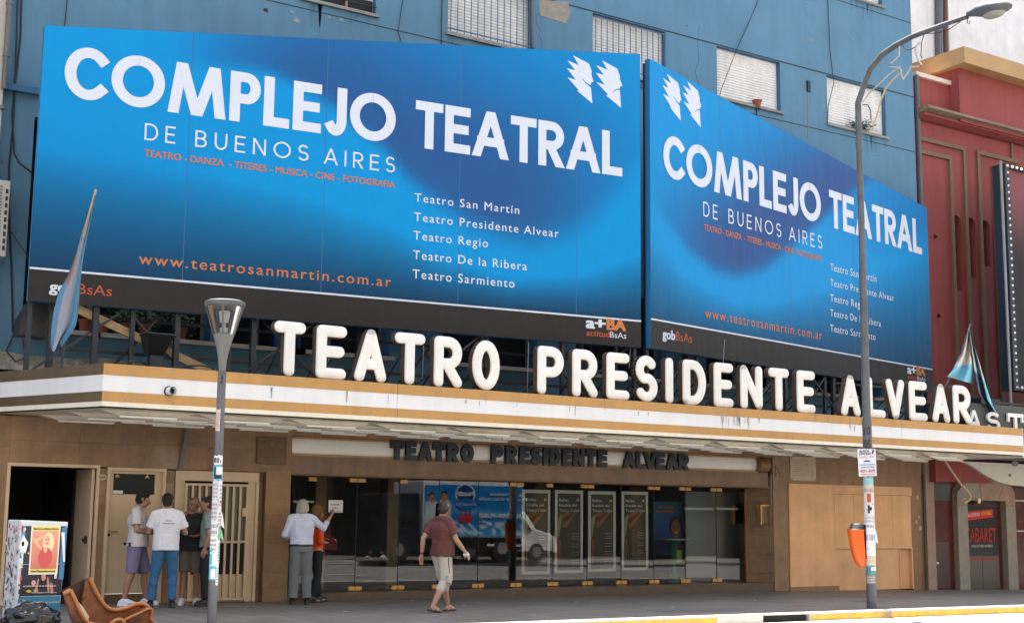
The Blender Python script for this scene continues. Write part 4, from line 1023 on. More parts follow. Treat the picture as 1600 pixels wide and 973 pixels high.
for li, (ch, p0, p1) in enumerate(CL):
    a = wy(p0, 580, YL).x + .02; b = wy(p1, 580, YL).x; Wt = b - a; H_ = zt0 - zb0; s = .185; r = s / 2
    st = GL[ch][1]
    if ch == 'I': ls = [[(Wt / 2, r), (Wt / 2, H_ - r)]]
    else: ls = [[(r + x * (Wt - s), r + y * (H_ - s)) for x, y in l] for l in st]
    if ch in 'RPD': ls = [[(x, y) for x, y in l] for l in ls]
    face = MB(); ret = MB(); yf = YL
    for j, l in enumerate(ls):
        P = [Vector((a + x, yf, zb0 + y)) for x, y in l]
        # dome: half tube squashed in depth, balls at free ends and sharp corners
        n = 10; k0 = len(face.v)
        closed = (P[0] - P[-1]).length < 1e-6
        segs = list(zip(P, P[1:]))
        for (A, B) in segs:
            d = (B - A).normalized(); x_ = d.cross(YV).normalized(); k = len(face.v)
            for pt_ in (A, B):
                for i in range(n + 1):
                    t = math.pi * i / n
                    face.v.append(pt_ + x_ * (-math.cos(t) * r) - YV * (math.sin(t) ** .45 * .04))
            for i in range(n): face.f.append((k + i, k + i + 1, k + n + 2 + i, k + n + 1 + i)); face.c.append(None)
        for i, pt_ in enumerate(P):
            k = len(face.v); nr, na = 5, 16
            sharp = i in (0, len(P) - 1)
            if not sharp:
                d1 = (P[i] - P[i - 1]).normalized(); d2 = (P[i + 1] - P[i]).normalized(); sharp = d1.dot(d2) < .995
            if not sharp: continue
            for u in range(nr + 1):
                rr = r * math.cos(math.pi / 2 * u / nr); hh = math.sin(math.pi / 2 * u / nr) ** .45 * .0399
                for v in range(na):
                    t = 2 * math.pi * v / na; face.v.append(pt_ + XV * (rr * math.cos(t)) + ZV * (rr * math.sin(t)) - YV * hh)
            for u in range(nr):
                for v in range(na):
                    a_ = k + u * na + v; b_ = k + u * na + (v + 1) % na; face.f.append((a_, b_, b_ + na, a_ + na)); face.c.append(None)
        # return: straight sided tray behind the face
        R2 = r + .008; dpt = .12; e = .0007 * j
        for si, (A, B) in enumerate(segs):
            d = (B - A).normalized(); x_ = d.cross(YV).normalized() * R2; e2 = e + .0002 * (si % 3)
            y0 = Vector((0, e2, 0)); y1 = Vector((0, dpt, 0))
            ret.hexa([A - x_ + y0, A + x_ + y0, B + x_ + y0, B - x_ + y0, A - x_ + y1, A + x_ + y1, B + x_ + y1, B - x_ + y1])
        for i, pt_ in enumerate(P):
            sharp = i in (0, len(P) - 1) or (P[i] - P[i - 1]).normalized().dot((P[i + 1] - P[i]).normalized()) < .95
            if sharp: ret.prism([pt_ + Vector((R2 * math.cos(t), .0003 + e, R2 * math.sin(t))) for t in [2 * math.pi * v / 20 for v in range(20)]], YV, dpt)
    o = link('letter', face, m_face, ls_, smooth=True)
    rr_ = link('letter_return', ret, m_ret, o)
    for sx in (a + Wt * .3, a + Wt * .75):
        link('stay', MB().bar((sx, YL + .1, zb0 + .5), (sx + .05, YL + .9, zb0 - .05), .018), m_steel, o)
# ================================================================== BILLBOARDS
def proj(P):
    v = P - CAM; return CX + F * v.dot(_R) / v.dot(_f), CY - F * v.dot(_U) / v.dot(_f)
def lerp(a, b, t): return tuple(x + (y - x) * t for x, y in zip(a, b))
def sm(a, b, x): t = max(0, min(1, (x - a) / (b - a))); return t * t * (3 - 2 * t)
def curve(pts, x):
    if x <= pts[0][0]: return pts[0][1]
    for (a, b), (c, d) in zip(pts, pts[1:]):
        if x <= c:
            t = (x - a) / (c - a); t = t * t * (3 - 2 * t) * .3 + t * .7; return b + (d - b) * t
    return pts[-1][1]
def segd(x, y, a, b, c, d):
    t = max(0, min(1, ((x - a) * (c - a) + (y - b) * (d - b)) / ((c - a) ** 2 + (d - b) ** 2))); return math.hypot(x - a - t * (c - a), y - b - t * (d - b))
LB, MBc, DB, BB = (0, 138, 202), (8, 98, 160), (38, 78, 134), (14, 58, 88)
def colL(x, y):
    yb = curve([(240, 105), (300, 108), (360, 110), (420, 118), (480, 145), (520, 172), (560, 207), (600, 240), (640, 290), (690, 330), (740, 362), (790, 383), (840, 391), (890, 378), (930, 352), (970, 310), (1005, 262)], x)
    w_ = 20 + max(0, x - 400) * .06
    d = sm(-w_ * .4, w_, yb - y) * math.exp(-(segd(x, y, 500, 150, 780, 300) / 190) ** 2) * sm(180, 380, x)
    y2 = curve([(50, 230), (300, 270), (450, 300), (600, 350), (700, 405), (800, 436), (900, 432), (1005, 400)], x); yl = 418 + .0827 * (x - 48)
    t = max(0, min(1, (y - y2) / (yl - y2 + 4))) ** .85
    c = lerp(LB, MBc, .35 * sm(60, 420, y) * sm(500, 60, x)); c = lerp(c, BB, t)
    c = lerp(c, DB, min(1, d * .92))
    return c
def colR(x, y):
    yb = curve([(1013, 310), (1050, 362), (1080, 402), (1120, 430), (1150, 437), (1190, 430), (1230, 400), (1270, 362), (1310, 326), (1350, 292), (1460, 200)], x)
    d = sm(-8, 22, yb - y) * math.exp(-(segd(x, y, 1150, 385, 1310, 285) / 105) ** 2)
    y2 = curve([(1013, 370), (1080, 440), (1150, 474), (1200, 478), (1260, 462), (1330, 440), (1400, 415), (1453, 395)], x); yl = 497 + .1636 * (x - 1013)
    t = max(0, min(1, (y - y2) / (yl - y2 + 20))) ** .9
    c = lerp(LB, BB, t * .92); c = lerp(c, MBc, .55 * sm(1240, 1450, x) * sm(420, 330, y) * (1 - .6 * sm(.0, 1, d)))
    return lerp(c, (44, 74, 130), min(1, d * .95))
BX = 17.0
Pg = wy(1003, 520, -4.25)
def billboard(px0, px1, ang, seams, colf, top_pts, label, P, nm):
    dr = Vector((math.cos(ang), math.sin(ang), 0)); nrm = Vector((dr.y, -dr.x, 0))
    if nrm.y > 0: nrm = -nrm
    W = lambda px, py: wp(px, py, P, nrm)
    return dr, nrm, W
def make_board(W, dr, nrm, seams, colf, topL, topR, baseL, lineL, botL, label):
    """topL/topR: upper corner pixels; line and bottom heights are level"""
    a = W(*topL); b = W(*topR); z1a, z1b = a.z, b.z; o = W(*baseL); zl = W(*lineL).z; zb = W(*botL).z
    t = thing('billboard', label, 'billboard', (o.x, o.y, zb), 'blue theatre billboards')
    L = (b - a).dot(dr)
    def Pt(u, z, d=0): return Vector((a.x, a.y, 0)) + dr * u + ZV * z + nrm * d
    us = [0] + [(W(s, 300) - a).dot(dr) for s in seams] + [L]
    r_ = random.Random(len(seams) + int(L * 10))
    for si, (u0, u1) in enumerate(zip(us, us[1:])):
        m = MB(); nu = max(6, int((u1 - u0) / .13)); nv = 46; k_ = 1 + r_.uniform(-.018, .018)
        g = []
        for i in range(nu + 1):
            u = u0 + (u1 - u0) * i / nu; zt = z1a + (z1b - z1a) * u / L; col_ = []
            for j in range(nv + 1):
                z = zl + (zt - zl) * j / nv; p = Pt(u, z, .0 + .0012 * math.sin(u * 9 + si)); x, y = proj(p)
                col_.append((p, tuple(v * k_ for v in lin(colf(x, y)))))
            g.append(col_)
        for i in range(nu):
            for j in range(nv):
                q = (g[i][j], g[i + 1][j], g[i + 1][j + 1], g[i][j + 1]); m.quad(*[c[0] for c in q], [c[1] for c in q])
        dk = tuple(v * k_ for v in lin((46, 44, 43)))
        m.quad(Pt(u0, zb), Pt(u1, zb), Pt(u1, zl), Pt(u0, zl), dk)
        o_ = link('vinyl_sheet', m, v_print, t)
        if si: link('seam', MB().quad(Pt(u0 - .006, zl, .003), Pt(u0 + .006, zl, .003), Pt(u0 + .006, z1a + (z1b - z1a) * u0 / L, .003), Pt(u0 - .006, z1a + (z1b - z1a) * u0 / L, .003)), mat('vinyl seam', (.02, .13, .30), .5), t)
    # wrapped edges and steel frame behind
    e = MB()
    for (u, z0, z1) in ((0, zb, z1a), (L, zb, z1b)):
        s = -.002 if u == 0 else .002
        e.quad(Pt(u + s, z0, 0), Pt(u + s, z0, -.12), Pt(u + s, z1, -.12), Pt(u + s, z1, 0))
    e.quad(Pt(0, z1a + .002), Pt(L, z1b + .002), Pt(L, z1b + .002, -.12), Pt(0, z1a + .002, -.12)); e.quad(Pt(0, zb - .002), Pt(L, zb - .002), Pt(L, zb - .002, -.12), Pt(0, zb - .002, -.12))
    link('wrapped_edge', e, mat('vinyl edge', (.02, .16, .36), .5), t)
    f = MB(); f.bar(Pt(.05, z1a - .1, -.1), Pt(L - .05, z1b - .1, -.1), .08).bar(Pt(.05, zb + .08, -.1), Pt(L - .05, zb + .08, -.1), .08).bar(Pt(.05, (zb + zl) / 2 + 2, -.1), Pt(L - .05, (zb + zl) / 2 + 2, -.1), .06)
    link('frame_rail', f, m_steel, t)
    n = max(4, int(L / 1.6))
    for i in range(n + 1):
        u = .06 + (L - .12) * i / n; zt = z1a + (z1b - z1a) * u / L
        link('frame_post', MB().bar(Pt(u, 3.62, -.16), Pt(u, zt - .05, -.16), .07), m_steel, t)
        if i % 2 == 0 and i < n: link('frame_brace', MB().bar(Pt(u + .05, 3.65, -.16), Pt(u + (L - .12) / n - .05, zb + .05, -.22), .035), m_steel, t)
    link('back_sheet', MB().quad(Pt(.0, zb + .01, -.05), Pt(L, zb + .01, -.05), Pt(L, z1b - .02, -.05), Pt(0, z1a - .02, -.05)), m_line, t)
    return t, Pt, a, L, zl, zb
def boards_text(t, W, dr, nrm, a, items, heads):
    def pt(px, py, d): return W(px, py) + nrm * d
    for (kind, txt, x0, yb, yt, x1, col, opt) in items:
        O = pt(x0, yb, .005); top_ = W(x0, yt); R_ = (pt(x1, yb, .005) - pt(x0, yb, .005))
        # right end measured along the board direction at the same height
        d_ = ray(x1, yb); n_ = nrm; 
        wd = (wp(x1, yb + (x1 - x0) * .1, O, nrm) - O).dot(dr)
        H_ = opt.get('H') or (top_.z - O.z)
        m = MB()
        if kind == 's': stroke_text(m, txt, O, dr, ZV, nrm, H_, H_ * opt['s'], width=wd, gap=opt.get('gap', .12), wscale=opt.get('w', 1), col=col)
        else: font_text(m, txt, O, dr, ZV, width=wd, cap=H_, bold=opt.get('b', 0), spacing=opt.get('sp', 1), col=col)
        link('lettering', m, v_print, t)
WT = tuple(v * .93 for v in lin((214, 221, 232))); OR = lin((192, 120, 78)); OR2 = lin((176, 88, 60))
drL = Vector((math.cos(-math.radians(6.8)), math.sin(-math.radians(6.8)), 0)); nL = Vector((drL.y, -drL.x, 0)).normalized()
WLf = lambda px, py: wp(px, py, Pg, nL)
tL, PtL, aL, LL, zlL, zbL = make_board(WLf, drL, nL, (291, 506, 718, 901), colL, (70, 40), (1000, 85), (50, 470), (48, 418), (1003, 543),
    'wide blue COMPLEJO TEATRAL billboard on the left, two white heads at its upper right corner')
def hz(W, x, y): return W(x, y).z
boards_text(tL, WLf, drL, nL, aL, [
    ('s', 'COMPLEJO', 101, 158, 74, 618, WT, dict(s=.235, gap=.085)),
    ], None) if False else None
def put(t, W, dr, nrm, kind, txt, x0, x1, zb_, zt_, col, **o):
    """lettering between two photo columns, at a level base height on the board"""
    n = nrm; P0 = W(x0, 300); P1 = W(x1, 300)
    def at(x):
        # board position whose horizontal pixel is x at height zb_
        lo = W(x, 300); 
        for _ in range(6):
            px, py = proj(Vector((lo.x, lo.y, (zb_ + zt_) / 2))); lo = W(x, py)
        return Vector((lo.x, lo.y, zb_))
    A, B = at(x0) + nrm * .005, at(x1) + nrm * .005; wd = (B - A).length
    m = MB()
    if kind == 's': stroke_text(m, txt, A, dr, ZV, nrm, zt_ - zb_, (zt_ - zb_) * o['s'], width=wd, gap=o.get('gap', .12), wscale=o.get('w', 1), col=col)
    else: font_text(m, txt, A, dr, ZV, width=wd, cap=zt_ - zb_, bold=o.get('b', 0), spacing=o.get('sp', 1), col=col)
    return link('lettering', m, v_print, t)
Z = lambda W, x, y: W(x, y).z
zB, zT = Z(WLf, 668, 232.8), Z(WLf, 649, 156.4)
put(tL, WLf, drL, nL, 's', 'COMPLEJO', 101, 618, zB, zT, WT, s=.195, gap=.065, w=.95)
put(tL, WLf, drL, nL, 's', 'TEATRAL', 649, 972, zB, zT, WT, s=.195, gap=.045, w=1.0)
zB, zT = Z(WLf, 227, 219), Z(WLf, 227, 192.5)
for s_, x0, x1 in (('DE', 226, 274), ('BUENOS', 305, 482), ('AIRES', 506, 617)): put(tL, WLf, drL, nL, 's', s_, x0, x1, zB, zT, WT, s=.105, gap=.42)
zB, zT = Z(WLf, 228, 244.6), Z(WLf, 228, 233.5); put(tL, WLf, drL, nL, 'f', 'TEATRO - DANZA  - TITERES - MUSICA - CINE - FOTOGRAFIA', 225, 617, zB, zT, OR, b=.02)
zB, zT = Z(WLf, 222, 412.5), Z(WLf, 222, 394.5); put(tL, WLf, drL, nL, 'f', 'www.teatrosanmartin.com.ar', 217, 611, zB, zT, OR, b=.008, sp=1.22)
for s_, x1, yt, yb in (('Teatro San Martín', 811, 301, 314.7), ('Teatro Presidente Alvear', 872.7, 331, 345), ('Teatro Regio', 762.4, 360, 374.2), ('Teatro De la Ribera', 823, 390.3, 404.5), ('Teatro Sarmiento', 803.7, 420, 434.7)):
    put(tL, WLf, drL, nL, 'f', s_, 647.5 - (yt - 301) * .025, x1, Z(WLf, 648, yb), Z(WLf, 648, yt), WT, b=.004, sp=1.2)
def foot(t, W, dr, nrm, gob, bs, gy, gt_, a_, ba, ay, at_, act, bs2, cy_, ct_):
    zB, zT = Z(W, gob[0], gy), Z(W, gob[0], gt_)
    put(t, W, dr, nrm, 'f', 'gob', *gob, zB, zT, WT, b=.03); put(t, W, dr, nrm, 'f', 'BsAs', *bs, zB, zT, OR2, b=0)
    zB, zT = Z(W, ba[0], ay), Z(W, ba[0], at_)
    put(t, W, dr, nrm, 'f', 'a+', *a_, zB, zT, WT, b=.045); put(t, W, dr, nrm, 'f', 'BA', *ba, zB, zT, OR, b=.05)
    zB, zT = Z(W, bs2[0], cy_), Z(W, bs2[0], ct_)
    put(t, W, dr, nrm, 'f', 'actitud', *act, zB, zT, OR2, b=.02); put(t, W, dr, nrm, 'f', 'BsAs', *bs2, zB, zT, WT, b=0)
foot(tL, WLf, drL, nL, (77, 119), (121, 175), 455, 438, (915, 946), (947.5, 978), 514.4, 497, (916, 952.5), (953, 978.5), 527, 517.5)
H1 = [(165, 75), (435, 215), (480, 355), (470, 385), (510, 520), (475, 525), (460, 578), (380, 530), (320, 462), (322, 475), (372, 545), (466, 620), (490, 885), (225, 665), (270, 675), (70, 445), (215, 490), (60, 290), (200, 330), (70, 160), (260, 240)]
H2 = [(655, 160), (910, 300), (960, 440), (950, 470), (1000, 590), (960, 600), (950, 638), (900, 640), (850, 675), (838, 700), (852, 690), (900, 655), (955, 660), (975, 960), (715, 745), (760, 745), (560, 525), (700, 575), (550, 370), (685, 405), (555, 240), (745, 320)]
pix = lambda q: (880 + q[0] / 10.81, 80 + q[1] / 10.81)
lu = []
for hh in (H1, H2):
    pts = [WLf(*pix(q)) + nL * .005 for q in hh]; m = MB(); m.poly(pts, WT); link('head_emblem', m, v_print, tL)
    lu.append([((p - aL).dot(drL), p.z) for p in pts])
mline = MB().quad(PtL(0, zlL - .02, .004), PtL(LL, zlL - .02, .004), PtL(LL, zlL + .012, .004), PtL(0, zlL + .012, .004), WT); link('white_rule', mline, v_print, tL)
# right board
Pg2 = wy(1013, 520, -4.25)
aR = math.radians(12.4); drR = Vector((math.cos(aR), math.sin(aR), 0)); nR = Vector((drR.y, -drR.x, 0)).normalized()
WRf = lambda px, py: wp(px, py, Pg2, nR)
tR, PtR, aRt, LR, zlR, zbR = make_board(WRf, drR, nR, (1126, 1232, 1330), colR, (1015, 92), (1448, 325), (1013, 543), (1013, 497), (1013, 543),
    'narrower blue COMPLEJO TEATRAL billboard on the right, steep top edge behind the tall lamp')
zB, zT = Z(WRf, 1305, 357), Z(WRf, 1295.6, 296.2)
put(tR, WRf, drR, nR, 's', 'COMPLEJO', 1036, 1282, zB, zT, WT, s=.195, gap=.065, w=.95)
put(tR, WRf, drR, nR, 's', 'TEATRAL', 1295.6, 1439.5, zB, zT, WT, s=.195, gap=.045, w=1.0)
zB, zT = Z(WRf, 1099, 337.8), Z(WRf, 1099, 314.7)
for s_, x0, x1 in (('DE', 1098.5, 1120.7), ('BUENOS', 1137.7, 1220), ('AIRES', 1232.4, 1284)): put(tR, WRf, drR, nR, 's', s_, x0, x1, zB, zT, WT, s=.105, gap=.42)
zB, zT = Z(WRf, 1100, 359.4), Z(WRf, 1100, 349.6); put(tR, WRf, drR, nR, 'f', 'TEATRO - DANZA  - TITERES - MUSICA - CINE - FOTOGRAFIA', 1099, 1283, zB, zT, OR, b=.02)
zB, zT = Z(WRf, 1102, 496), Z(WRf, 1102, 480); put(tR, WRf, drR, nR, 'f', 'www.teatrosanmartin.com.ar', 1101, 1284, zB, zT, OR, b=.008, sp=1.22)
for s_, x1, yt, yb in (('Teatro San Martín', 1369, 410.3, 422.6), ('Teatro Presidente Alvear', 1396.5, 435, 446.4), ('Teatro Regio', 1351, 458.7, 470.5), ('Teatro De la Ribera', 1375.8, 482.2, 493.6), ('Teatro Sarmiento', 1367.5, 506, 517.6)):
    put(tR, WRf, drR, nR, 'f', s_, 1297, x1, Z(WRf, 1298, yb), Z(WRf, 1298, yt), WT, b=.004, sp=1.2)
foot(tR, WRf, drR, nR, (1034.7, 1054.5), (1055.6, 1081), 528, 513, (1417.3, 1431), (1431.5, 1445), 585, 571.6, (1418, 1433), (1433.3, 1445.7), 593.6, 587)
allp = [p for l in lu for p in l]; u0, u1 = min(p[0] for p in allp), max(p[0] for p in allp); v0, v1 = min(p[1] for p in allp), max(p[1] for p in allp)
hA = WRf(1035, 140); hB = WRf(1096, 180); vt = WRf(1042, 115).z; vb = WRf(1093, 199.5).z; ua, ub = (hA - aRt).dot(drR), (hB - aRt).dot(drR)
for l in lu:
    m = MB(); m.poly([PtR(ua + (u - u0) / (u1 - u0) * (ub - ua), vb + (v - v0) / (v1 - v0) * (vt - vb), .005) for u, v in l], WT); link('head_emblem', m, v_print, tR)
link('white_rule', MB().quad(PtR(0, zlR - .02, .004), PtR(LR, zlR - .02, .004), PtR(LR, zlR + .012, .004), PtR(0, zlR + .012, .004), WT), v_print, tR)
# ---------------------------------------------------------------- steel gear on the canopy roof
def roof(px, py, Y): return wy(px, py, Y)
ZR = zf[4] - .05
sg = thing('steel_scaffold', 'dark steel posts and rails standing on the canopy roof behind the white letters', 'scaffold', (12, -2.6, ZR))
for px, Y in ((78, -2.6), (147, -2.9), (275, -3.0), (395, -3.1), (560, -2.6), (770, -2.6), (905, -2.6), (1070, -2.4), (1255, -2.4), (1300, -2.6)):
    x_ = wy(px, 540, Y).x; link('post', MB().box(x_ - .045, x_ + .045, Y - .045, Y + .045, ZR, 5.6), m_steel, sg)
for z_ in (4.05, 4.62): link('rail', MB().box(wy(95, 520, -2.5).x, 27.5, -2.5, -2.46, z_, z_ + .05), m_steel, sg)
for (xa_, xb2) in ((6.9, 7.9), (9.3, 10.4), (12.2, 13.2), (15.1, 16.3), (18.4, 19.4), (22.5, 23.6)):
    link('brace', MB().bar((xa_, -2.7, ZR), (xb2, -2.7, 4.8), .045), m_steel, sg)
    link('brace', MB().bar((xb2 + .5, -2.9, ZR), (xa_ + .3, -2.9, 4.75), .03), m_steel, sg)
wpk = thing('timber_plank', 'pale timber plank leaning across the steel posts behind the left lamp', 'plank', wy(250, 530, -2.75))
link('plank', MB().bar(wy(118, 481, -2.8), wy(335, 584, -2.8), .06, .13), m_ply2, wpk)
fl = thing('floodlight', 'black floodlight on the canopy roof below the left billboard', 'floodlight', wy(252, 575, -3.3))
a, b = wy(227, 560, -3.3), wy(271, 526, -3.3)
link('housing', MB().hexa([(a.x + .1, -3.15, a.z + .08), (b.x - .1, -3.15, a.z + .08), (b.x - .1, -2.95, a.z + .08), (a.x + .1, -2.95, a.z + .08), (a.x, -3.4, b.z), (b.x, -3.4, b.z), (b.x, -3.0, b.z), (a.x, -3.0, b.z)]), m_black, fl, bevel=.01)
link('visor', MB().box(a.x - .02, b.x + .02, -3.45, -3.0, b.z + .003, b.z + .025), m_steel, fl)
link('bracket', MB().box(a.x + .12, b.x - .12, -3.2, -3.05, ZR, a.z + .075), m_steel, fl)
# black speaker-like box and cables at far left
sbx = thing('black_box', 'black draped box under the left end of the billboard', 'box', wy(60, 575, -2.2))
a, b = wy(30, 524, -2.3), wy(80, 474, -2.3)
link('box_body', MB().prism([(a.x, -2.3, a.z + .02), (b.x, -2.3, a.z), (b.x, -2.3, b.z), (a.x + .15, -2.3, b.z), (a.x + .02, -2.3, (a.z + b.z) / 2)], YV, .4), m_black, sbx)
# pots and plants on the first floor sill
for i, (px, py, has) in enumerate(((57, 522, 0), (131, 528, 0), (160, 522, 0), (200, 534, 1), (225, 532, 1), (282, 538, 1))):
    c_ = wy(px, py, BLUE - .05)
    pt_ = thing('flower_pot', ['terracotta pot beside the black box', 'terracotta pot just right of the left flag', 'small red pot beyond the steel post', 'terracotta planter with trailing leaves left of the floodlight', 'terracotta planter directly left of the floodlight', 'terracotta pot with leaves right of the floodlight'][i], 'plant pot', (c_.x, BLUE - .05, Zf0), 'pots on the first floor sill')
    link('pot', MB().lathe((c_.x, BLUE - .05, Zf0 + .003), [(.075, 0), (.10, .18), (.115, .18), (.115, .2)], 14), m_terra, pt_)
    if has:
        q = MB(); foliage(q, Vector((c_.x, BLUE - .05, Zf0 + .32)), .5, .2, .25, 120, .09, i); link('leaves', q, m_leaf, pt_)
for (p, q_) in (((560, 470), (566, 560)), ((800, 500), (826, 600)), ((1120, 540), (1128, 560)), ((1085, 470), (1082, 565))):
    pass
r_ = random.Random(9)
wr = thing('roof_cables', 'loose black cables trailing over the canopy roof behind the letters', 'cables', (12, -4.2, ZR))
for px in (160, 455, 640, 1010, 1480):
    pts = []; c_ = wy(px, 590, -4.3).x
    for i in range(14): pts.append((c_ + i * .13, -4.3 + .25 * math.sin(i * .7 + px), ZR + .06 + .09 * abs(math.sin(i * .45 + px))))
    link('cable', MB().tube(pts, .014, 6), m_wire, wr, smooth=True)
for px, y0, y1 in ((824, 535, 612), (660, 540, 590), (983, 540, 575), (1130, 530, 570), (512, 560, 592)):
    link('cable', MB().tube([wy(px + 2, y0, -4.1), wy(px, y1, -4.1)], .008, 5), m_sill, wr)
# ================================================================== FLAGS
def cloth(mb, rows):
    """rows: list of rows of (point, colour)"""
    for a, b in zip(rows, rows[1:]):
        for i in range(len(a) - 1):
            mb.quad(a[i][0], a[i + 1][0], b[i + 1][0], b[i][0], [a[i][1], a[i + 1][1], b[i + 1][1], b[i][1]])
LBL, WHT, SUN_ = lin((86, 126, 158)), lin((138, 138, 148)), lin((150, 105, 45))
YF = -5.1
ff = thing('left_flag', 'light blue and white flag hanging limp from a thin pole before the left billboard', 'flag', wy(112, 575, YF))
link('flag_pole', MB().tube([wy(150, 296, YF), wy(139, 335, YF), wy(130, 372, YF)], [.016, .018, .02], 8), m_ply2, ff, smooth=True)
link('lower_pole', MB().tube([wy(130, 372.5, YF), wy(117, 430, YF + .12), wy(105, 500, YF + .15), wy(96, 575, YF + .3)], .02, 8), m_steel, ff, smooth=True)
rows = []
edgeL = [(148, 305), (137, 330), (125, 365), (116, 400), (106, 430), (92, 455), (84, 485), (80, 515), (79, 540)]
edgeR = [(149, 306), (144, 332), (136, 372), (129, 410), (126, 440), (124, 470), (121, 500), (118, 512), (96, 545)]
nr_ = 26
def along(e, t):
    k = t * (len(e) - 1); i = min(int(k), len(e) - 2); f_ = k - i; return (e[i][0] + (e[i + 1][0] - e[i][0]) * f_, e[i][1] + (e[i + 1][1] - e[i][1]) * f_)
for j in range(nr_ + 1):
    t = j / nr_; A, B = along(edgeL, t), along(edgeR, t); row = []
    for i in range(17):
        s = i / 16; dep = .07 * math.sin(s * 8 + t * 2) * min(1, t * 2) + .02 * math.sin(s * 19 + 2 * t)
        x, y = A[0] + (B[0] - A[0]) * s, A[1] + (B[1] - A[1]) * s + 8 * math.sin(s * 6) * t * t
        c = LBL if (s < .22 or s > .68) else WHT
        c = lerp(c, SUN_, .8 if .12 < s < .3 and .35 < t < .55 else 0)
        row.append((wy(x, y, YF + dep), tuple(v * 1.0 for v in c)))
    rows.append(row)
q = MB(); cloth(q, rows); link('flag_cloth', q, v_paper, ff, smooth=True)
ff = thing('right_flag', 'light blue and white flag tied to a short pole above the letters at the right', 'flag', wy(1480, 625, -4.4))
YF = -4.5
link('flag_pole', MB().tube([wy(1516, 506, YF), wy(1500, 560, YF), wy(1476, 605, YF + .1), wy(1464, 660, YF + .3)], .02, 8), m_pipe, ff, smooth=True)
AC = lin((130, 195, 215)); WC = lin((225, 215, 205)); SH = lin((80, 105, 125))
def tri(eL, eR, bands, amp, ph, nm):
    rows = []
    for j in range(23):
        t = j / 22; A, B = along(eL, t), along(eR, t); row = []
        for i in range(13):
            s = i / 12; dep = amp * math.sin(s * 9 + t * 5 + ph)
            x, y = A[0] + (B[0] - A[0]) * s, A[1] + (B[1] - A[1]) * s
            c = bands(s, t); row.append((wy(x, y, YF + dep), c))
        rows.append(row)
    q = MB(); cloth(q, rows); return link(nm, q, v_paper, ff, smooth=True)
tri([(1513, 512), (1500, 555), (1487, 580), (1480, 588)], [(1514, 512), (1516, 550), (1520, 575), (1522, 600)], lambda s, t: WC if t < .58 else AC, .12, 0, 'flag_cloth')
tri([(1514, 515), (1517, 550), (1522, 580), (1530, 615), (1548, 640)], [(1516, 518), (1527, 555), (1540, 600), (1550, 630), (1561, 646)], lambda s, t: lerp(AC, WC, sm(.3, .7, math.sin(s * 7 + t * 2) * .5 + .5)) if t < .5 else lerp(SH, AC, sm(.4, .9, s)), .14, 1, 'flag_cloth')
# ================================================================== RED BUILDING
rb = thing('red_building', 'dark red rendered theatre building with ochre mouldings right of the blue building', 'building', (32, WALL, 0))
RY = -1.15; RX0 = wy(1434, 300, RY).x; RX1 = 62
zc1 = wy(1434, 172, RY).z; zt1 = wy(1434, 120, RY).z
nich = []
for (l, r, t_, b_) in ((1489, 1507, 337, 453), (1512, 1528, 341, 433), (1535, 1549, 345, 415)):
    A = wy(l, b_, RY); B = wy(r, b_, RY); T = wy((l + r) / 2, t_, RY); nich.append((A.x, B.x, A.z, T.z - (B.x - A.x) / 2))
more = []
dxn = nich[1][0] - nich[0][0]
q = MB(); holed_wall(q, RX0, RX1, 3.0, zt1, RY, [(a, b, c, e + (b - a) / 2) for a, b, c, e in nich])
def arch_pts(a, b, e, k0, k1, n=8):
    r = (b - a) / 2; return [((a + b) / 2 - r * math.cos(math.pi * i / (2 * n)), e + r * math.sin(math.pi * i / (2 * n))) for i in range(k0, k1)]
for (a, b, c, e) in nich:
    r = (b - a) / 2; P_ = arch_pts(a, b, e, 0, 17)
    q.poly([(a, RY, e + r)] + [(x_, RY, z_) for x_, z_ in P_[:9]]); q.poly([(b, RY, e + r)] + [(x_, RY, z_) for x_, z_ in reversed(P_[8:])])
link('facade', q, m_red, rb)
link('side_wall', MB().quad((RX0, RY, 3.0), (RX0, 12, 3.0), (RX0, 12, zt1), (RX0, RY, zt1)).quad((RX0, RY, zt1), (RX1, RY, zt1), (RX1, 12, zt1), (RX0, 12, zt1)), m_red, rb)
m_dred = mat('darker red render', (.17, .03, .028), .85, var=.1)  # darker red, used only on the ground floor backing
for (a, b, c, e) in nich:
    n_ = MB(); r = (b - a) / 2; d_ = .3
    n_.quad((a, RY, c), (a, RY + d_, c), (a, RY + d_, e), (a, RY, e)).quad((b, RY + d_, c), (b, RY, c), (b, RY, e), (b, RY + d_, e)).quad((a, RY + d_, c), (a, RY, c), (b, RY, c), (b, RY + d_, c))
    P_ = arch_pts(a, b, e, 0, 17)
    for u, v in zip(P_, P_[1:]): n_.quad((u[0], RY, u[1]), (u[0], RY + d_, u[1]), (v[0], RY + d_, v[1]), (v[0], RY, v[1]))
    n_.poly([(a, RY + d_, c), (b, RY + d_, c)] + [(x_, RY + d_, z_) for x_, z_ in reversed(P_)])
    link('niche', n_, m_red, rb)
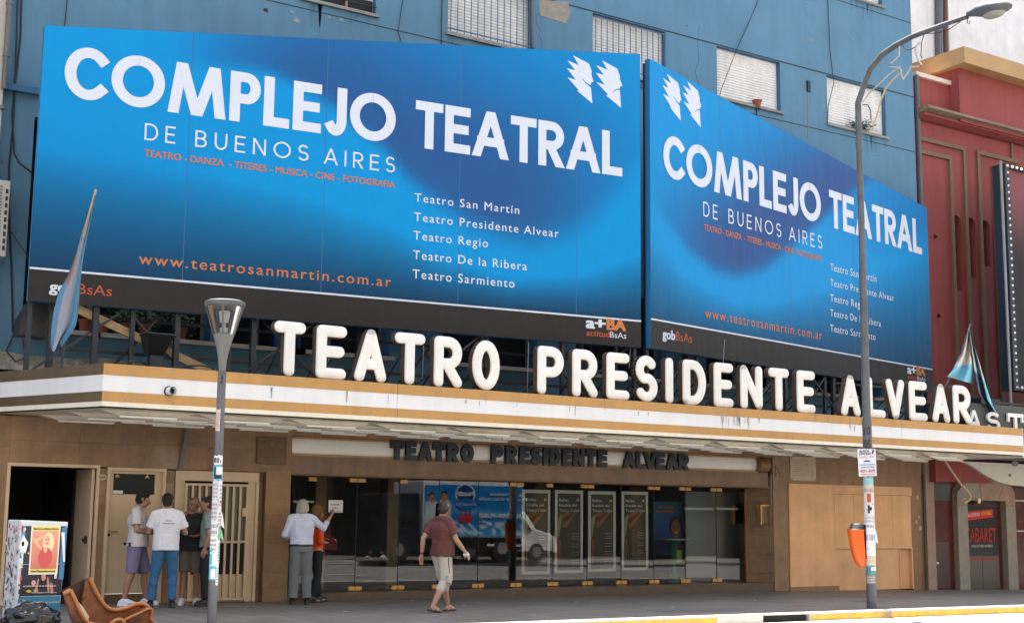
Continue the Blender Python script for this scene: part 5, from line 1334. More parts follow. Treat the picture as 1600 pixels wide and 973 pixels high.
# cornices, parapets and corner block
def cornice(x0, x1, z0, z1, out, m, nm='cornice'): return link(nm, MB().hexa([(x0, RY - out * .35, z0), (x1, RY - out * .35, z0), (x1, RY + .3, z0), (x0, RY + .3, z0), (x0, RY - out, z0 + (z1 - z0) * .55), (x1, RY - out, z0 + (z1 - z0) * .55), (x1, RY + .3, z0 + (z1 - z0) * .55), (x0, RY + .3, z0 + (z1 - z0) * .55)]).box(x0, x1, RY - out, RY + .3, z0 + (z1 - z0) * .55 + .002, z1), m, rb)
cornice(RX0, RX1, zc1 - .28, zc1 - .14, .30, m_red, 'cornice_bed')
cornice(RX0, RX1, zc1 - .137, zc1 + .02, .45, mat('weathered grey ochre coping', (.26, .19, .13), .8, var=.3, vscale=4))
piece('painted_sun_coping', RX0, wy(1516, 148, RY).x, RY - .1, RY + .5, zt1 - .02, zt1 + .10, mat('coping with painted sunlight', (.75, .60, .50), .8), rb, .05)  # pale colour stands in for sunlight along the parapet edge
xb = wy(1496, 120, RY - .5).x
link('corner_block', MB().box(xb + .25, RX1, RY - .35, RY + 3, zt1 - 1.1, zt1 + .55), m_red, rb)
link('corner_block_coping', MB().box(xb, RX1, RY - .75, RY + 3.2, zt1 + .40, zt1 + .85), m_coping, rb)
def mould(pts, wd=.11):
    q = MB()
    for a, b in zip(pts, pts[1:]):
        A, B = a, b
        if abs(A[0] - B[0]) < 1e-6: q.box(A[0] - wd / 2, A[0] + wd / 2, RY - .06, RY, min(A[1], B[1]), max(A[1], B[1]) + wd / 2)
        else: q.box(min(A[0], B[0]), max(A[0], B[0]) + wd / 2 - .001, RY - .061, RY, A[1] - wd / 2, A[1] + wd / 2)
    link('moulding', q, m_gold, rb)
def xz(px, py): p = wy(px, py, RY); return (p.x, p.z)
za = xz(1434, 216)[1]; zb2 = xz(1434, 236)[1]
mould([(RX0, za), (xz(1507, 300)[0], za), (xz(1507, 300)[0], 3.2)])
mould([(RX0, zb2), (xz(1485, 300)[0], zb2), (xz(1485, 300)[0], 3.2)])
mould([(xz(1588, 250)[0], za), (xz(1529, 300)[0], za), (xz(1529, 300)[0], 3.2)])
mould([(xz(1600, 300)[0] + 4, zb2), (xz(1552, 300)[0], zb2), (xz(1552, 300)[0], 3.2)])
mould([(xz(1579, 230)[0], zc1 - .3), (xz(1579, 230)[0], za)], .07)
for (px, py) in ((1461, 369), (1466, 493)):
    c_ = wy(px, py, RY); link('wall_anchor', MB().ball((c_.x, RY - .01, c_.z), .06, 8, 4), m_marron, rb)
link('downpipe', MB().tube([(RX0 + .03, RY - .07, 5.2), (RX0 + .03, RY - .07, zt1)], .06, 8), m_pipe, rb)
# pale building behind
wb = thing('pale_building', 'tall pale rough rendered building rising behind the red one', 'building', (40, 3, 0))
WYp = 3.0
link('wall', MB().box(wy(1400, 60, WYp).x, 90, WYp, 20, 8, 31), m_pale, wb)
link('pipe', MB().tube([wy(1467, -40, WYp - .1), wy(1467, 60, WYp - .1), wy(1469, 140, WYp - .1)], .13, 8), m_pipe, wb)
link('pipe', MB().tube([wy(1476, -40, WYp - .12), wy(1477, 60, WYp - .12), wy(1479, 140, WYp - .12)], .09, 8), mat('rusty pipe', (.14, .07, .05), .7), wb)
link('painted_pipe_shadow', MB().box(wy(1461, 60, WYp).x, wy(1482, 60, WYp).x, WYp - .03, WYp - .002, 10, 31), m_pipe_shadow, wb)  # flat grey strip painted in as the shadow around the pipes
# marquee sign
ms = thing('marquee_sign', 'dark theatre marquee picture framed by rows of small white bulbs at the right edge', 'sign', (31, -3.2, 5))
MY = -3.3
a = wy(1566, 262, MY); b2 = wy(1580, 600, MY); MX0 = (a.x + b2.x) / 2; MZ1, MZ0 = a.z, b2.z; MX1 = MX0 + 5
q = MB(); nzz = 30
c_t = lin((125, 70, 72)); c_b = lin((26, 24, 25))
for i in range(nzz):
    t0, t1 = i / nzz, (i + 1) / nzz; f_ = lambda t: lerp(c_b, c_t, sm(.55, .95, t))
    z0q, z1q = MZ0 + (MZ1 - MZ0) * t0, MZ0 + (MZ1 - MZ0) * t1
    q.quad((MX0 + .18, MY, z0q), (MX1, MY, z0q), (MX1, MY, z1q), (MX0 + .18, MY, z1q), [f_(t0), f_(t0), f_(t1), f_(t1)])
link('picture_sheet', q, v_paper, ms)
q = MB(); cc = wy(1600, 382, MY - .01)
for i in range(3): ell(cc.x - .05, cc.z + .55 - i * .42, .30, .17, MY - .01 - i * .002, lin((175, 135, 130)))
link('hand_picture', q, v_paper, ms)
link('black_frame', MB().box(MX0, MX0 + .17, MY - .08, MY + .3, MZ0 - .15, MZ1 + .1).box(MX0 + .17, MX1, MY - .08, MY + .3, MZ1, MZ1 + .1).box(MX0 + .17, MX1, MY - .08, MY + .3, MZ0 - .15, MZ0), m_steel, ms)
nb_ = 34
bulb = None
for i in range(nb_):
    z = MZ0 - .08 + (MZ1 - MZ0 + .12) * i / (nb_ - 1)
    link('bulb', MB().ball((MX0 + .1, MY - .09, z), .032, 8, 5), m_bulb, ms, smooth=True)
for i in range(1, 12):
    x_ = MX0 + .1 + i * .19
    link('bulb', MB().ball((x_, MY - .09, MZ1 + .04), .04, 8, 5), m_bulb, ms, smooth=True); link('bulb', MB().ball((x_, MY - .09, MZ0 - .08), .04, 8, 5), m_bulb, ms, smooth=True)
link('side_tube', MB().tube([(MX0 - .12, MY - .05, MZ0 - 1.4), (MX0 - .12, MY - .05, MZ1 + .15)], .035, 8), m_sill, ms)
# neighbouring theatre sign band with letters ASTRAL
nsn = thing('neighbour_sign', 'black canopy sign with white serif letters beyond the right flag', 'sign', (32, -4.6, 3.6))
NY = -4.5; a = wy(1500, 633, NY); zt_ = wy(1600, 636, NY).z; zb_ = wy(1600, 680, NY).z
link('panel', MB().box(wy(1505, 650, NY).x, 44, NY, NY + 1.5, zb_ - .5, zt_), mat('black sign panel', (.035, .045, .045), .4), nsn)
zl0 = wy(1570, 667, NY).z - .02; zl1 = wy(1570, 645, NY).z
for ch, px0, px1 in (('A', 1508, 1530), ('S', 1539, 1559), ('T', 1572, 1596), ('R', 1604, 1626)):
    q = MB(); x0_ = wy(px0, 656, NY).x; x1_ = wy(px1, 656, NY).x; Wt = x1_ - x0_; H_ = zl1 - zl0 + .1; s = .085
    for j, l in enumerate(butt([[(s / 2 + x * (Wt - s), s / 2 + y * (H_ - s)) for x, y in l] for l in GL[ch][1]], s, H_)):
        Lx, Rx = ribbon(l, s / 2, H_)
        for i in range(len(Lx) - 1): q.prism([(x0_ + p.x, NY - .06 - .001 * j - .0003 * i, zl0 - .1 + p.y) for p in (Lx[i], Rx[i], Rx[i + 1], Lx[i + 1])], YV, .05)
    if ch == 'T':
        for xx in (x0_, x1_ - .06): q.box(xx, xx + .06, NY - .058, NY - .01, zl1 - .2, zl1 - s)
        q.box(x0_ + Wt / 2 - .12, x0_ + Wt / 2 + .12, NY - .057, NY - .01, zl0 - .1, zl0 - .04)
    o = link('letter', q, m_white, nsn); fixn(o.data)
link('truss', MB().bar((wy(1560, 622, NY).x, NY + .5, zt_ + .12), (44, NY + .5, zt_ + .12), .05).bar((wy(1587, 622, NY).x, NY + .5, zt_), (wy(1587, 622, NY).x, NY + .5, zt_ + .2), .06).box(wy(1556, 630, NY).x, wy(1586, 630, NY).x, NY + .4, NY + .8, zt_ + .005, zt_ + .19), m_steel, nsn)
# ---------------------------------------------------------------- red building ground floor
PX0, PX1 = wy(1446, 850, WALL).x, wy(1457, 850, WALL).x
link('pink_pilaster', MB().box(PX0, PX1 + .05, WALL - .06, WALL + .3, gz(28) - .1, 3.0), m_pink, rb)
link('green_cable', MB().tube([wy(1443, 740, WALL - .05), wy(1445, 830, WALL - .05), wy(1448, 920, WALL - .05)], .022, 6), mat('green pipe', (.05, .08, .05), .6), rb)
AR0, AR1 = wy(1492, 850, WALL).x, wy(1583, 850, WALL).x; DR0, DR1 = wy(1508, 850, WALL).x, wy(1568, 850, WALL).x
zA = wy(1540, 768, WALL).z
for (a, b) in ((PX1 + .05, AR0),):
    for i in range(2):
        zz = [gz(28.5), 1.05, 2.45]
        piece('marble_panel', a + .004, b - .004, WALL + .03, WALL + .1, zz[i] + .004, zz[i + 1] - .004, m_marron, rb, .02)
for i in range(6):
    for j in range(2):
        piece('marble_panel', AR1 + i * 1.2 + .004, AR1 + (i + 1) * 1.2 - .004, WALL + .02, WALL + .1, [gz(33) - .1, 1.5][j] + .004, [1.5, 2.9][j] - .004, m_marron, rb, .02)
for zz in (1.25, 2.02): link('steel_rail', MB().box(AR1 + .1, AR1 + 7, WALL - .01, WALL + .02, zz, zz + .04), mat('brushed steel', (.35, .33, .31), .35, metal=.7), rb)
a, b = wy(1459, 781, WALL), wy(1484, 752, WALL); link('dark_panel', MB().box(a.x, b.x, WALL + .0, WALL + .03, a.z, b.z), mat('green black panel', (.03, .035, .03), .3), rb)
link('service_door', MB().box(wy(1461, 880, WALL).x, wy(1484, 880, WALL).x, WALL + .005, WALL + .03, gz(28.5) + .05, 1.0), mat('dark maroon door', (.06, .022, .02), .4), rb)
c_ = wy(1465, 879, WALL); link('small_label', MB().box(c_.x - .03, c_.x + .05, WALL - .0, WALL + .004, c_.z - .02, c_.z + .02), m_paper, rb)
link('backing', MB().box(PX0, 44, WALL + .08, WALL + .5, -.6, 3.6), m_dred, rb)
sa = thing('stone_doorway', 'grey stone doorway with splayed head framing the CABARET poster', 'doorway', ((AR0 + AR1) / 2, WALL, gz(30)))
gq = gz(30) - .02; yo = WALL - .12
link('jamb', MB().box(AR0, DR0, yo, WALL + .3, gq, 1.9), m_arch, sa, bevel=.01); link('jamb', MB().box(DR1, AR1, yo, WALL + .3, gq, 1.9), m_arch, sa, bevel=.01)
zs = 1.905; zt = zA + .25
cut = .25
link('voussoir', MB().prism([(AR0, yo, zs), (DR0 - .0, yo, zs), (DR0, yo, 2.02), (AR0 + .30, yo, zt - .02), (AR0, yo, zs + .28)], YV, .4), m_arch, sa)
link('voussoir', MB().prism([(DR0 + .01, yo, 2.02), (DR0 + (DR1 - DR0) * .36, yo, 2.02), (DR0 + (DR1 - DR0) * .30, yo, zt), (AR0 + .31, yo, zt)], YV, .4), m_arch, sa)
link('voussoir', MB().prism([(DR0 + (DR1 - DR0) * .37, yo, 2.02), (DR0 + (DR1 - DR0) * .80, yo, 2.02), (DR0 + (DR1 - DR0) * .98, yo, zt), (DR0 + (DR1 - DR0) * .31, yo, zt)], YV, .4), m_pink, sa)
link('voussoir', MB().prism([(DR0 + (DR1 - DR0) * .81, yo, 2.02), (DR1, yo, 2.02), (DR1, yo, zs), (AR1, yo, zs), (AR1, yo, zs + .3), (AR1 - .18, yo, zt - .02), (DR0 + (DR1 - DR0) * .99, yo, zt)], YV, .4), m_pink, sa)
cp = thing('cabaret_poster', 'tall black poster with red CABARET lettering and red banner in the stone doorway', 'poster', ((DR0 + DR1) / 2, WALL, gq))
py_ = WALL + .02; px1 = DR1 - .18; red = lin((200, 32, 28)); yel_ = lin((235, 175, 40))
zz = [gq + .03, wy(1540, 868, WALL).z, 2.0]
q = MB(); q.quad((DR0, py_, zz[1]), (px1, py_, zz[1]), (px1, py_, zz[2]), (DR0, py_, zz[2]), lin((24, 22, 24)))
link('sheet', q, v_gloss, cp)
link('steel_panel', MB().box(DR0 + .003, DR0 + (px1 - DR0) * .5 - .01, py_ - .004, py_ + .05, zz[0], zz[1] - .003).box(DR0 + (px1 - DR0) * .5 + .01, px1, py_ - .004, py_ + .05, zz[0], zz[1] - .003), mat('dull steel panel', (.12, .10, .085), .3, metal=.5), cp)
link('dark_reveal', MB().box(px1, DR1, WALL + .05, WALL + .3, gq, 2.01), m_marron, cp)
link('red_lamp_rail', MB().box(DR0, px1, yo + .1, yo + .14, 1.87, 1.90), m_marron, cp)
c_ = wy(1529, 782, yo); link('round_lamp', MB().tube([(c_.x, yo + .12, c_.z), (c_.x, yo - .02, c_.z)], .07, 18), m_brass, cp, smooth=False)
link('lamp_face', MB().tube([(c_.x, yo - .021, c_.z), (c_.x, yo - .03, c_.z)], .05, 16), m_bulb, cp)
q = MB(); A = wy(1507, 812, py_); B = wy(1551, 795, py_)
q.quad((DR0 + .005, py_ - .006, A.z - .02), (B.x, py_ - .006, A.z + .08), (B.x, py_ - .006, B.z + .0), (DR0 + .005, py_ - .006, B.z - .08), red); link('red_banner', q, v_gloss, cp)
dd = (Vector((B.x, 0, A.z + .08)) - Vector((DR0, 0, A.z - .02))).normalized()
q = MB(); o_ = Vector((DR0 + .02, py_ - .01, A.z + .06)); font_text(q, 'GRAN ESTRENO', o_, dd, ZV, width=.53 * (B.x - DR0), cap=.09, bold=.02, col=lin((230, 210, 200)))
font_text(q, '8 DE ENERO', o_ + dd * (.58 * (B.x - DR0)), dd, ZV, width=.36 * (B.x - DR0), cap=.10, bold=.03, col=yel_); link('lettering', q, v_gloss, cp)
q = MB(); zc0 = wy(1540, 846, py_).z; zc1_ = wy(1540, 822, py_).z
font_text(q, 'CABARET', Vector((DR0 + .02, py_ - .006, zc0)), XV, ZV, width=px1 - DR0 - .10, cap=zc1_ - zc0 - .02, bold=.02, col=lin((165, 28, 26))); link('lettering', q, v_gloss, cp)
q = MB(); c0 = wy(1518, 853, py_); font_text(q, 'HACE LA VIDA DE FIESTA', Vector((c0.x, py_ - .006, c0.z - .02)), XV, ZV, width=.62 * (px1 - DR0), cap=.06, bold=.03, col=lin((190, 190, 190)))
c0 = wy(1509, 874, py_); font_text(q, 'www.teatroastral.com.ar', Vector((c0.x + .02, py_ - .006, c0.z)), XV, ZV, width=px1 - DR0 - .08, cap=.07, bold=.03, col=red); link('lettering', q, v_gloss, cp)
# neighbour canopy underside with red tail and cream soffit
nc = thing('neighbour_canopy', 'cream curved underside of the neighbouring canopy with a red end piece and small ceiling lamps', 'canopy', (31, -3.4, 2.8))
q = MB(); n_ = 12
prof = []
xc0 = wy(1499, 715, -4.0).x
for i in range(n_ + 1):
    t = i / n_; x_ = xc0 + 4.5 * t
    y_f = -4.6; zt_ = 2.96; zb_ = 2.96 - .62 * sm(0, .45, t)
    prof.append((x_, zb_))
link('cream_soffit', MB().prism([(wy(1500, 712, WALL - .3).x, WALL - .3, 2.96)] + [(wy(p, yv, WALL - .3).x, WALL - .3, wy(p, yv, WALL - .3).z) for p, yv in ((1517, 726), (1540, 742), (1560, 752), (1580, 757), (1610, 760), (1700, 763))] + [(wy(1700, 712, WALL - .3).x, WALL - .3, 2.96)], YV, .25), mat('cream render canopy', (.80, .74, .64), .8, var=.05), nc)
link('red_panel', MB().prism([(PX1 - .1, WALL - .25, 2.96), (PX1 - .1, WALL - .25, wy(1451, 752, WALL - .25).z), (wy(1553, 752, WALL - .25).x, WALL - .25, wy(1553, 754, WALL - .25).z), (wy(1500, 712, WALL - .25).x, WALL - .25, 2.96)], YV, .2), m_red, nc)
c_ = wy(1586, 724, WALL - .32); link('ceiling_lamp', MB().ball((c_.x, WALL - .32, c_.z), .09, 12, 6, (1.5, .5, .8)), m_sill, nc, smooth=True)
c_ = wy(1578, 742, WALL - .32); link('ceiling_lamp', MB().ball((c_.x, WALL - .32, c_.z), .04, 10, 6, (1.5, .5, .8)), m_sill, nc, smooth=True)
link('curved_pipe', MB().tube([wy(*p, WALL - .45) for p in ((1472, 708), (1478, 722), (1490, 740), (1502, 757), (1513, 768), (1517, 774), (1515, 781), (1506, 785))], .028, 8), m_cream, nc, smooth=True)
# ================================================================== STREET LAMPS
pr_ = Vector((19.4, -7.55, gz(19.4)))
lampR = thing('tall_street_lamp', 'tall grey street lamp with long curved arm and stickers on its lower shaft', 'street lamp', pr_)
arm = [(1346, 200), (1346, 160), (1350, 133), (1360, 108), (1378, 86), (1400, 71), (1424, 58), (1450, 48), (1480, 37), (1512, 26)]
ap = [wx(p, q_, 19.4) for p, q_ in arm]; ap[0].y = pr_.y; ap[1].y = pr_.y
ap = [Vector((19.4, pr_.y, 5.4)), Vector((19.4, pr_.y, 7.5))] + ap
link('lower_shaft', MB().tube([pr_ - ZV * .1, pr_ + ZV * 1.5, Vector((19.4, pr_.y, wx(1356, 655, 19.4).z))], [.09, .087, .085], 16), m_pole, lampR, smooth=True)
zj = wx(1356, 655, 19.4).z; zj2 = wx(1352, 418, 19.4).z
link('middle_shaft', MB().tube([Vector((19.4, pr_.y, zj + .002)), Vector((19.4, pr_.y, zj2))], [.074, .068], 16), m_pole, lampR, smooth=True)
ap[0].z = zj2 + .002
link('arm', MB().tube(ap, [.060] * 4 + [.056] * 4 + [.05] * 2 + [.042] * (len(ap) - 10), 12), m_pole, lampR, smooth=True)
h0, h1 = wx(1512, 24, 19.4), wx(1580, 11, 19.4); hd = (h1 - h0); L_ = hd.length; hx = hd.normalized(); hy = Vector((1, 0, 0)); hz_ = hx.cross(hy).normalized(); hz_ = hz_ if hz_.z > 0 else -hz_
q = MB(); secs = [(0, .05, .05, .05), (.12, .09, .07, .06), (.3, .17, .12, .09), (.55, .2, .14, .10), (.8, .17, .12, .07), (.95, .09, .07, .03), (1, .02, .03, .0)]
k0 = 0; n = 16
for (t, wd, up, dn) in secs:
    c_ = h0 + hx * (L_ * t) + hz_ * .02
    for i in range(n):
        a_ = 2 * math.pi * i / n; s_, c2 = math.sin(a_), math.cos(a_); q.v.append(c_ + hy * (wd * c2) + hz_ * ((up if s_ > 0 else dn) * s_))
for j in range(len(secs) - 1):
    for i in range(n):
        a_ = j * n + i; b_ = j * n + (i + 1) % n; q.f.append((a_, b_, b_ + n, a_ + n)); q.c.append(None)
hd_ = link('lamp_head', q, m_pole, lampR, smooth=True)
link('lamp_lens', MB().ball(h0 + hx * (L_ * .62) - hz_ * .06, .16, 14, 8, (.8, 1.35, .5)), mat('ribbed lamp lens', (.33, .32, .28), .15), hd_, smooth=True)
q = MB(); c0 = Vector((19.4, pr_.y, 0))
for ch_, z_, yaw in (('10', zj - .28, 0), ('05', zj - .52, 0)):
    camd = (CAM - c0); camd.z = 0; camd.normalize(); sx = Vector((-camd.y, camd.x, 0)); sx = sx if sx.x > 0 else -sx
    font_text(q, ch_, c0 + camd * .089 - sx * .055 + ZV * z_, sx, ZV, width=.11, cap=.15, bold=.01)
link('painted_number', q, m_black, lampR)
# bent decoration wire hung under the arm
def wire(nm, pts, r, m): link(nm, MB().tube([wx(*p, 19.4) for p in pts], r, 6), m, dec, smooth=True)
dec = thing('star_wire_decoration', 'bent pale tube in the shape of a star hanging under the curved lamp arm', 'decoration', wx(1390, 110, 19.4))
m_rope = mat('pale rope light', (.46, .43, .38), .6); m_rope2 = mat('ochre rope light', (.46, .38, .22), .6)
wire('rope_light', [(1405, 70), (1405, 88), (1391, 100), (1390, 105), (1405, 106), (1408, 110), (1409, 118), (1411, 124), (1418, 115), (1423, 105), (1436, 104), (1440, 102), (1433, 92), (1430, 80), (1432, 72), (1437, 67)], .016, m_rope)
wire('rope_light', [(1409, 112), (1395, 125), (1384, 138), (1376, 158), (1370, 180), (1362, 205)], .018, m_rope2)
wire('rope_light', [(1407, 104), (1390, 116), (1375, 130), (1358, 146), (1348, 160)], .012, m_rope)
wire('rope_light', [(1348, 164), (1356, 164), (1360, 172), (1361, 188)], .012, m_pipe)
wire('rope_light', [(1407, 68), (1413, 76), (1420, 79), (1430, 74)], .01, m_pipe)
wire('wire', [(1444, 54), (1440, 66), (1439, 88), (1441, 92)], .008, m_wire); wire('wire', [(1446, 53), (1465, 52), (1480, 48), (1495, 38), (1508, 28)], .008, m_wire); wire('wire', [(1512, 28), (1511, 36), (1514, 38), (1516, 33)], .008, m_wire)
# left lantern
pl_ = Vector((6.98, -7.55, gz(7)))
lampL = thing('lantern_street_lamp', 'short grey street lamp with a clear cone lantern and torn papers on its shaft', 'street lamp', pl_)
Zl = lambda py: wy(350, py, -7.55).z
zj = Zl(580)
link('shaft', MB().tube([pl_ - ZV * .05, pl_ + ZV * 1.4, Vector((pl_.x, pl_.y, zj))], [.060, .058, .055], 16), m_pole, lampL, smooth=True)
c0 = (pl_.x, pl_.y, 0)
link('lower_cone', MB().lathe(c0, [(.045, zj + .003), (.048, zj + .04), (.064, Zl(556)), (.10, Zl(538)), (.136, Zl(524)), (.134, Zl(523))], 24), mat('lamp cone grey', (.16, .16, .15), .5), lampL, smooth=True)
link('glass_cone', MB().tube([(pl_.x, pl_.y, Zl(523)), (pl_.x, pl_.y, Zl(478))], [.130, .238], 24, caps=False), g_clear, lampL, smooth=True)
for i in range(4):
    a_ = math.pi / 4 + i * math.pi / 2 + .3
    link('strut', MB().bar((pl_.x + .130 * math.cos(a_), pl_.y + .130 * math.sin(a_), Zl(523)), (pl_.x + .243 * math.cos(a_), pl_.y + .243 * math.sin(a_), Zl(478)), .022), m_pole, lampL)
link('rim', MB().lathe(c0, [(.245, Zl(480)), (.268, Zl(478)), (.268, Zl(472)), (.22, Zl(471) + .01), (.0, Zl(470) + .02)], 28), m_pole, lampL, smooth=True)
link('blue_seal', MB().lathe(c0, [(.128, Zl(523) + .003), (.13, Zl(521))], 20), mat('blue seal', (.12, .18, .30), .5), lampL)
lb_ = link('lamp_holder', MB().lathe(c0, [(.05, Zl(520)), (.05, Zl(512)), (.02, Zl(511)), (.02, Zl(505)), (.055, Zl(504)), (.075, Zl(490)), (.07, Zl(486))], 16), mat('milky lamp', (.5, .5, .47), .3), lampL, smooth=True)
q = MB(); camd = (CAM - Vector((pl_.x, pl_.y, 0))); camd.z = 0; camd.normalize(); sx = Vector((-camd.y, camd.x, 0)); sx = sx if sx.x > 0 else -sx
cL = Vector((pl_.x, pl_.y, 0))
font_text(q, '6', cL + camd * .058 - sx * .015 + ZV * Zl(593), sx, ZV, width=.035, cap=.06, bold=.02); font_text(q, '1', cL + camd * .058 - sx * .01 + ZV * Zl(600), sx, ZV, width=.02, cap=.05, bold=.02)
link('painted_number', q, m_black, lampL)
# stickers: curved paper patches on the shafts
def sticker(par, c, R_, z0, z1, a0, a1, col, lumps=(), seed=0, flap=False):
    """paper wrapped on the pole between angles a0..a1 (degrees from the direction of the street)"""
    r = random.Random(seed); q = MB(); n = 10; camd = (CAM - c); camd.z = 0; camd.normalize(); sd_ = Vector((-camd.y, camd.x, 0)); sd_ = sd_ if sd_.x > 0 else -sd_
    def P(a, z, e=0): t = math.radians(a); return Vector((c.x, c.y, z)) + camd * (math.cos(t) * (R_ + e)) + sd_ * (math.sin(t) * (R_ + e))
    jag0 = [r.uniform(-.012, .012) for _ in range(n + 1)]; jag1 = [r.uniform(-.012, .012) for _ in range(n + 1)]
    for i in range(n):
        b0, b1 = a0 + (a1 - a0) * i / n, a0 + (a1 - a0) * (i + 1) / n
        q.quad(P(b0, z0 + jag0[i]), P(b1, z0 + jag0[i + 1]), P(b1, z1 + jag1[i + 1]), P(b0, z1 + jag1[i]), col)
    if flap: q.quad(P(a1, z0 + .02), P(a1, z0 + .02) + sd_ * .05 - ZV * .05, P(a1, z1 - .06) + sd_ * .02, P(a1, z1 - .03), lerp(col, (1, 1, 1), .1))
    for (u0, v0, u1, v1, c2) in lumps:
        m = max(1, int(abs(u1 - u0) * 8))
        for i in range(m):
            s0, s1 = u0 + (u1 - u0) * i / m, u0 + (u1 - u0) * (i + 1) / m
            f = lambda u, v: P(a0 + (a1 - a0) * u, z0 + (z1 - z0) * v, .002)
            q.quad(f(s0, v0), f(s1, v0), f(s1, v1), f(s0, v1), c2)
    link('sticker', q, v_paper, par)
def lump_text(r, n, col, u0=.12, u1=.9, v0=.1, v1=.9):
    out = []; col = lerp(col, (.6, .6, .62), .45)
    for i in range(n):
        v = v0 + (v1 - v0) * i / n; h = (v1 - v0) / n * .55; u = u0
        while u < u1 - .08:
            w_ = r.uniform(.07, .2); out.append((u, v, min(u1, u + w_), v + h, col)); u += w_ + .05
    return out
wh = lin((222, 222, 224)); bk_ = lin((55, 50, 58)); cyn = lin((95, 180, 205)); gn = lin((120, 175, 140)); rd = lin((190, 80, 70)); tq = lin((90, 150, 155)); pk = lin((215, 190, 180))
rs = random.Random(77)
Zs = lambda py: wy(343, py, -7.55).z
cL = Vector((pl_.x, pl_.y, 0))
spec = [(712, 726, -70, 60, wh, [(.1, .2, .3, .8, bk_), (.36, .2, .6, .8, bk_), (.7, .25, .78, .5, bk_)]),
        (727, 750, -80, 75, cyn, [(.2, .1, .85, .35, bk_), (.2, .1, .35, .9, bk_), (.4, .4, .9, .9, wh)]),
        (750, 780, -75, 20, lin((200, 196, 204)), lump_text(rs, 4, lin((90, 80, 95)))), (750, 795, 20, 85, wh, lump_text(rs, 6, lin((120, 130, 150))) + [(.3, .2, .8, .3, rd)]),
        (780, 812, -80, 15, lin((205, 200, 208)), lump_text(rs, 4, bk_)), (795, 822, 15, 80, lin((215, 215, 215)), lump_text(rs, 4, lin((100, 90, 110)))),
        (812, 836, -75, 40, lin((210, 212, 216)), lump_text(rs, 2, bk_)), (822, 842, 35, 85, gn, []),
        (836, 862, -80, 30, wh, lump_text(rs, 3, lin((45, 75, 60))) + [(.1, .0, .5, .2, cyn)]), (842, 880, 30, 85, lin((216, 218, 220)), lump_text(rs, 7, lin((130, 130, 135)))),
        (862, 884, -80, 35, lin((205, 220, 232)), [(.05, .1, .45, .9, cyn), (.5, .4, .8, .6, wh)]), (884, 905, -80, 25, cyn, [(.4, .1, .9, .8, wh)]), (880, 913, 25, 70, wh, lump_text(rs, 6, lin((140, 140, 142))))]
for i, (y0, y1, a0, a1, c_, lm) in enumerate(spec): sticker(lampL, cL, .062 + .0006 * (i % 3), Zs(y1), Zs(y0), a0, a1, c_, lm, i, flap=i in (5, 7))
sticker(lampL, cL, .0605, Zs(673), Zs(640), -65, 0, lin((214, 190, 186)), lump_text(rs, 8, lin((120, 35, 40)), .2, .95), 50)
Zs = lambda py: wy(1358, py, -7.55).z
cR = Vector((19.4, -7.55, 0))
spec = [(745, 760, -80, 70, lin((150, 190, 200)), []), (757, 770, -80, 70, lin((205, 190, 180)), lump_text(rs, 1, bk_)), (769, 787, -75, 80, lin((214, 208, 202)), [(.35, .15, .62, .9, rd)]),
        (787, 803, -80, 80, lin((216, 216, 222)), [(.4, .1, .55, .9, bk_), (.1, .3, .35, .5, bk_), (.55, .4, .7, .7, bk_)]), (803, 817, -80, 75, lin((206, 208, 216)), lump_text(rs, 2, lin((150, 150, 155)))),
        (816, 824, -85, 80, lin((215, 218, 228)), lump_text(rs, 1, bk_)), (824, 846, -80, 85, lin((222, 224, 235)), lump_text(rs, 1, lin((70, 80, 130)))), (846, 868, -80, 80, lin((222, 224, 235)), [(.3, .4, .34, .6, bk_)]),
        (868, 880, -75, 80, lin((205, 190, 165)), []), (880, 884, -70, 70, lin((216, 205, 195)), lump_text(rs, 1, bk_)), (884, 897, -75, 80, tq, [(.2, .1, .4, .9, lin((50, 120, 130))), (.5, .5, .9, .9, wh)]), (897, 911, -70, 60, lin((140, 135, 130)), lump_text(rs, 3, lin((175, 170, 165))))]
for i, (y0, y1, a0, a1, c_, lm) in enumerate(spec): sticker(lampR, cR, .0905 + .0006 * (i % 3), Zs(y1), Zs(y0), a0, a1, c_, lm, 20 + i, flap=i in (6,))
# office sign on the tall lamp
camd = (CAM - cR); camd.z = 0; camd.normalize(); sd_ = Vector((-camd.y, camd.x, 0)); sd_ = sd_ if sd_.x > 0 else -sd_
osn = thing('office_sign', 'white board reading BUSCA OFICINA? fixed to the tall street lamp', 'sign', wy(1355, 745, -7.68))
pO = cR + camd * .11; nO = camd
tl, tr, br, bl = [wp(*p, pO, nO) for p in ((1339.5, 701), (1368, 701), (1370, 743), (1342, 744))]
q = MB(); q.prism([bl, br, tr, tl], -nO, .012); link('board', q, m_paper, osn); fixn(osn.children[0].data)
ux = (br - bl).normalized(); uz = (tl - bl).normalized(); W_ = (br - bl).length; H_ = (tl - bl).length; q = MB()
def osx(s, u0, u1, v, cap, col, b=.03): font_text(q, s, bl + ux * (W_ * u0) + uz * (H_ * v) + nO * .004, ux, uz, width=W_ * (u1 - u0), cap=H_ * cap, bold=b, col=col)
nvy = lin((40, 55, 110)); rdd = lin((190, 50, 60))
osx('BUSCA', .12, .66, .87, .08, nvy); osx('OFICINA', .06, .76, .775, .075, nvy); osx('?', .80, .94, .80, .15, nvy, .05)
osx('ALQUILER Y VENTA', .08, .92, .66, .07, rdd, .0); osx('INMUEBLES CENTRO', .08, .92, .40, .04, lin((60, 120, 180)), .02); osx('CONSULTE AHORA', .12, .92, .30, .05, lin((60, 120, 180)), .02); osx('4371-3372', .08, .94, .14, .10, rdd, .04); osx('www.busca.com.ar', .12, .9, .05, .05, rdd, .02)
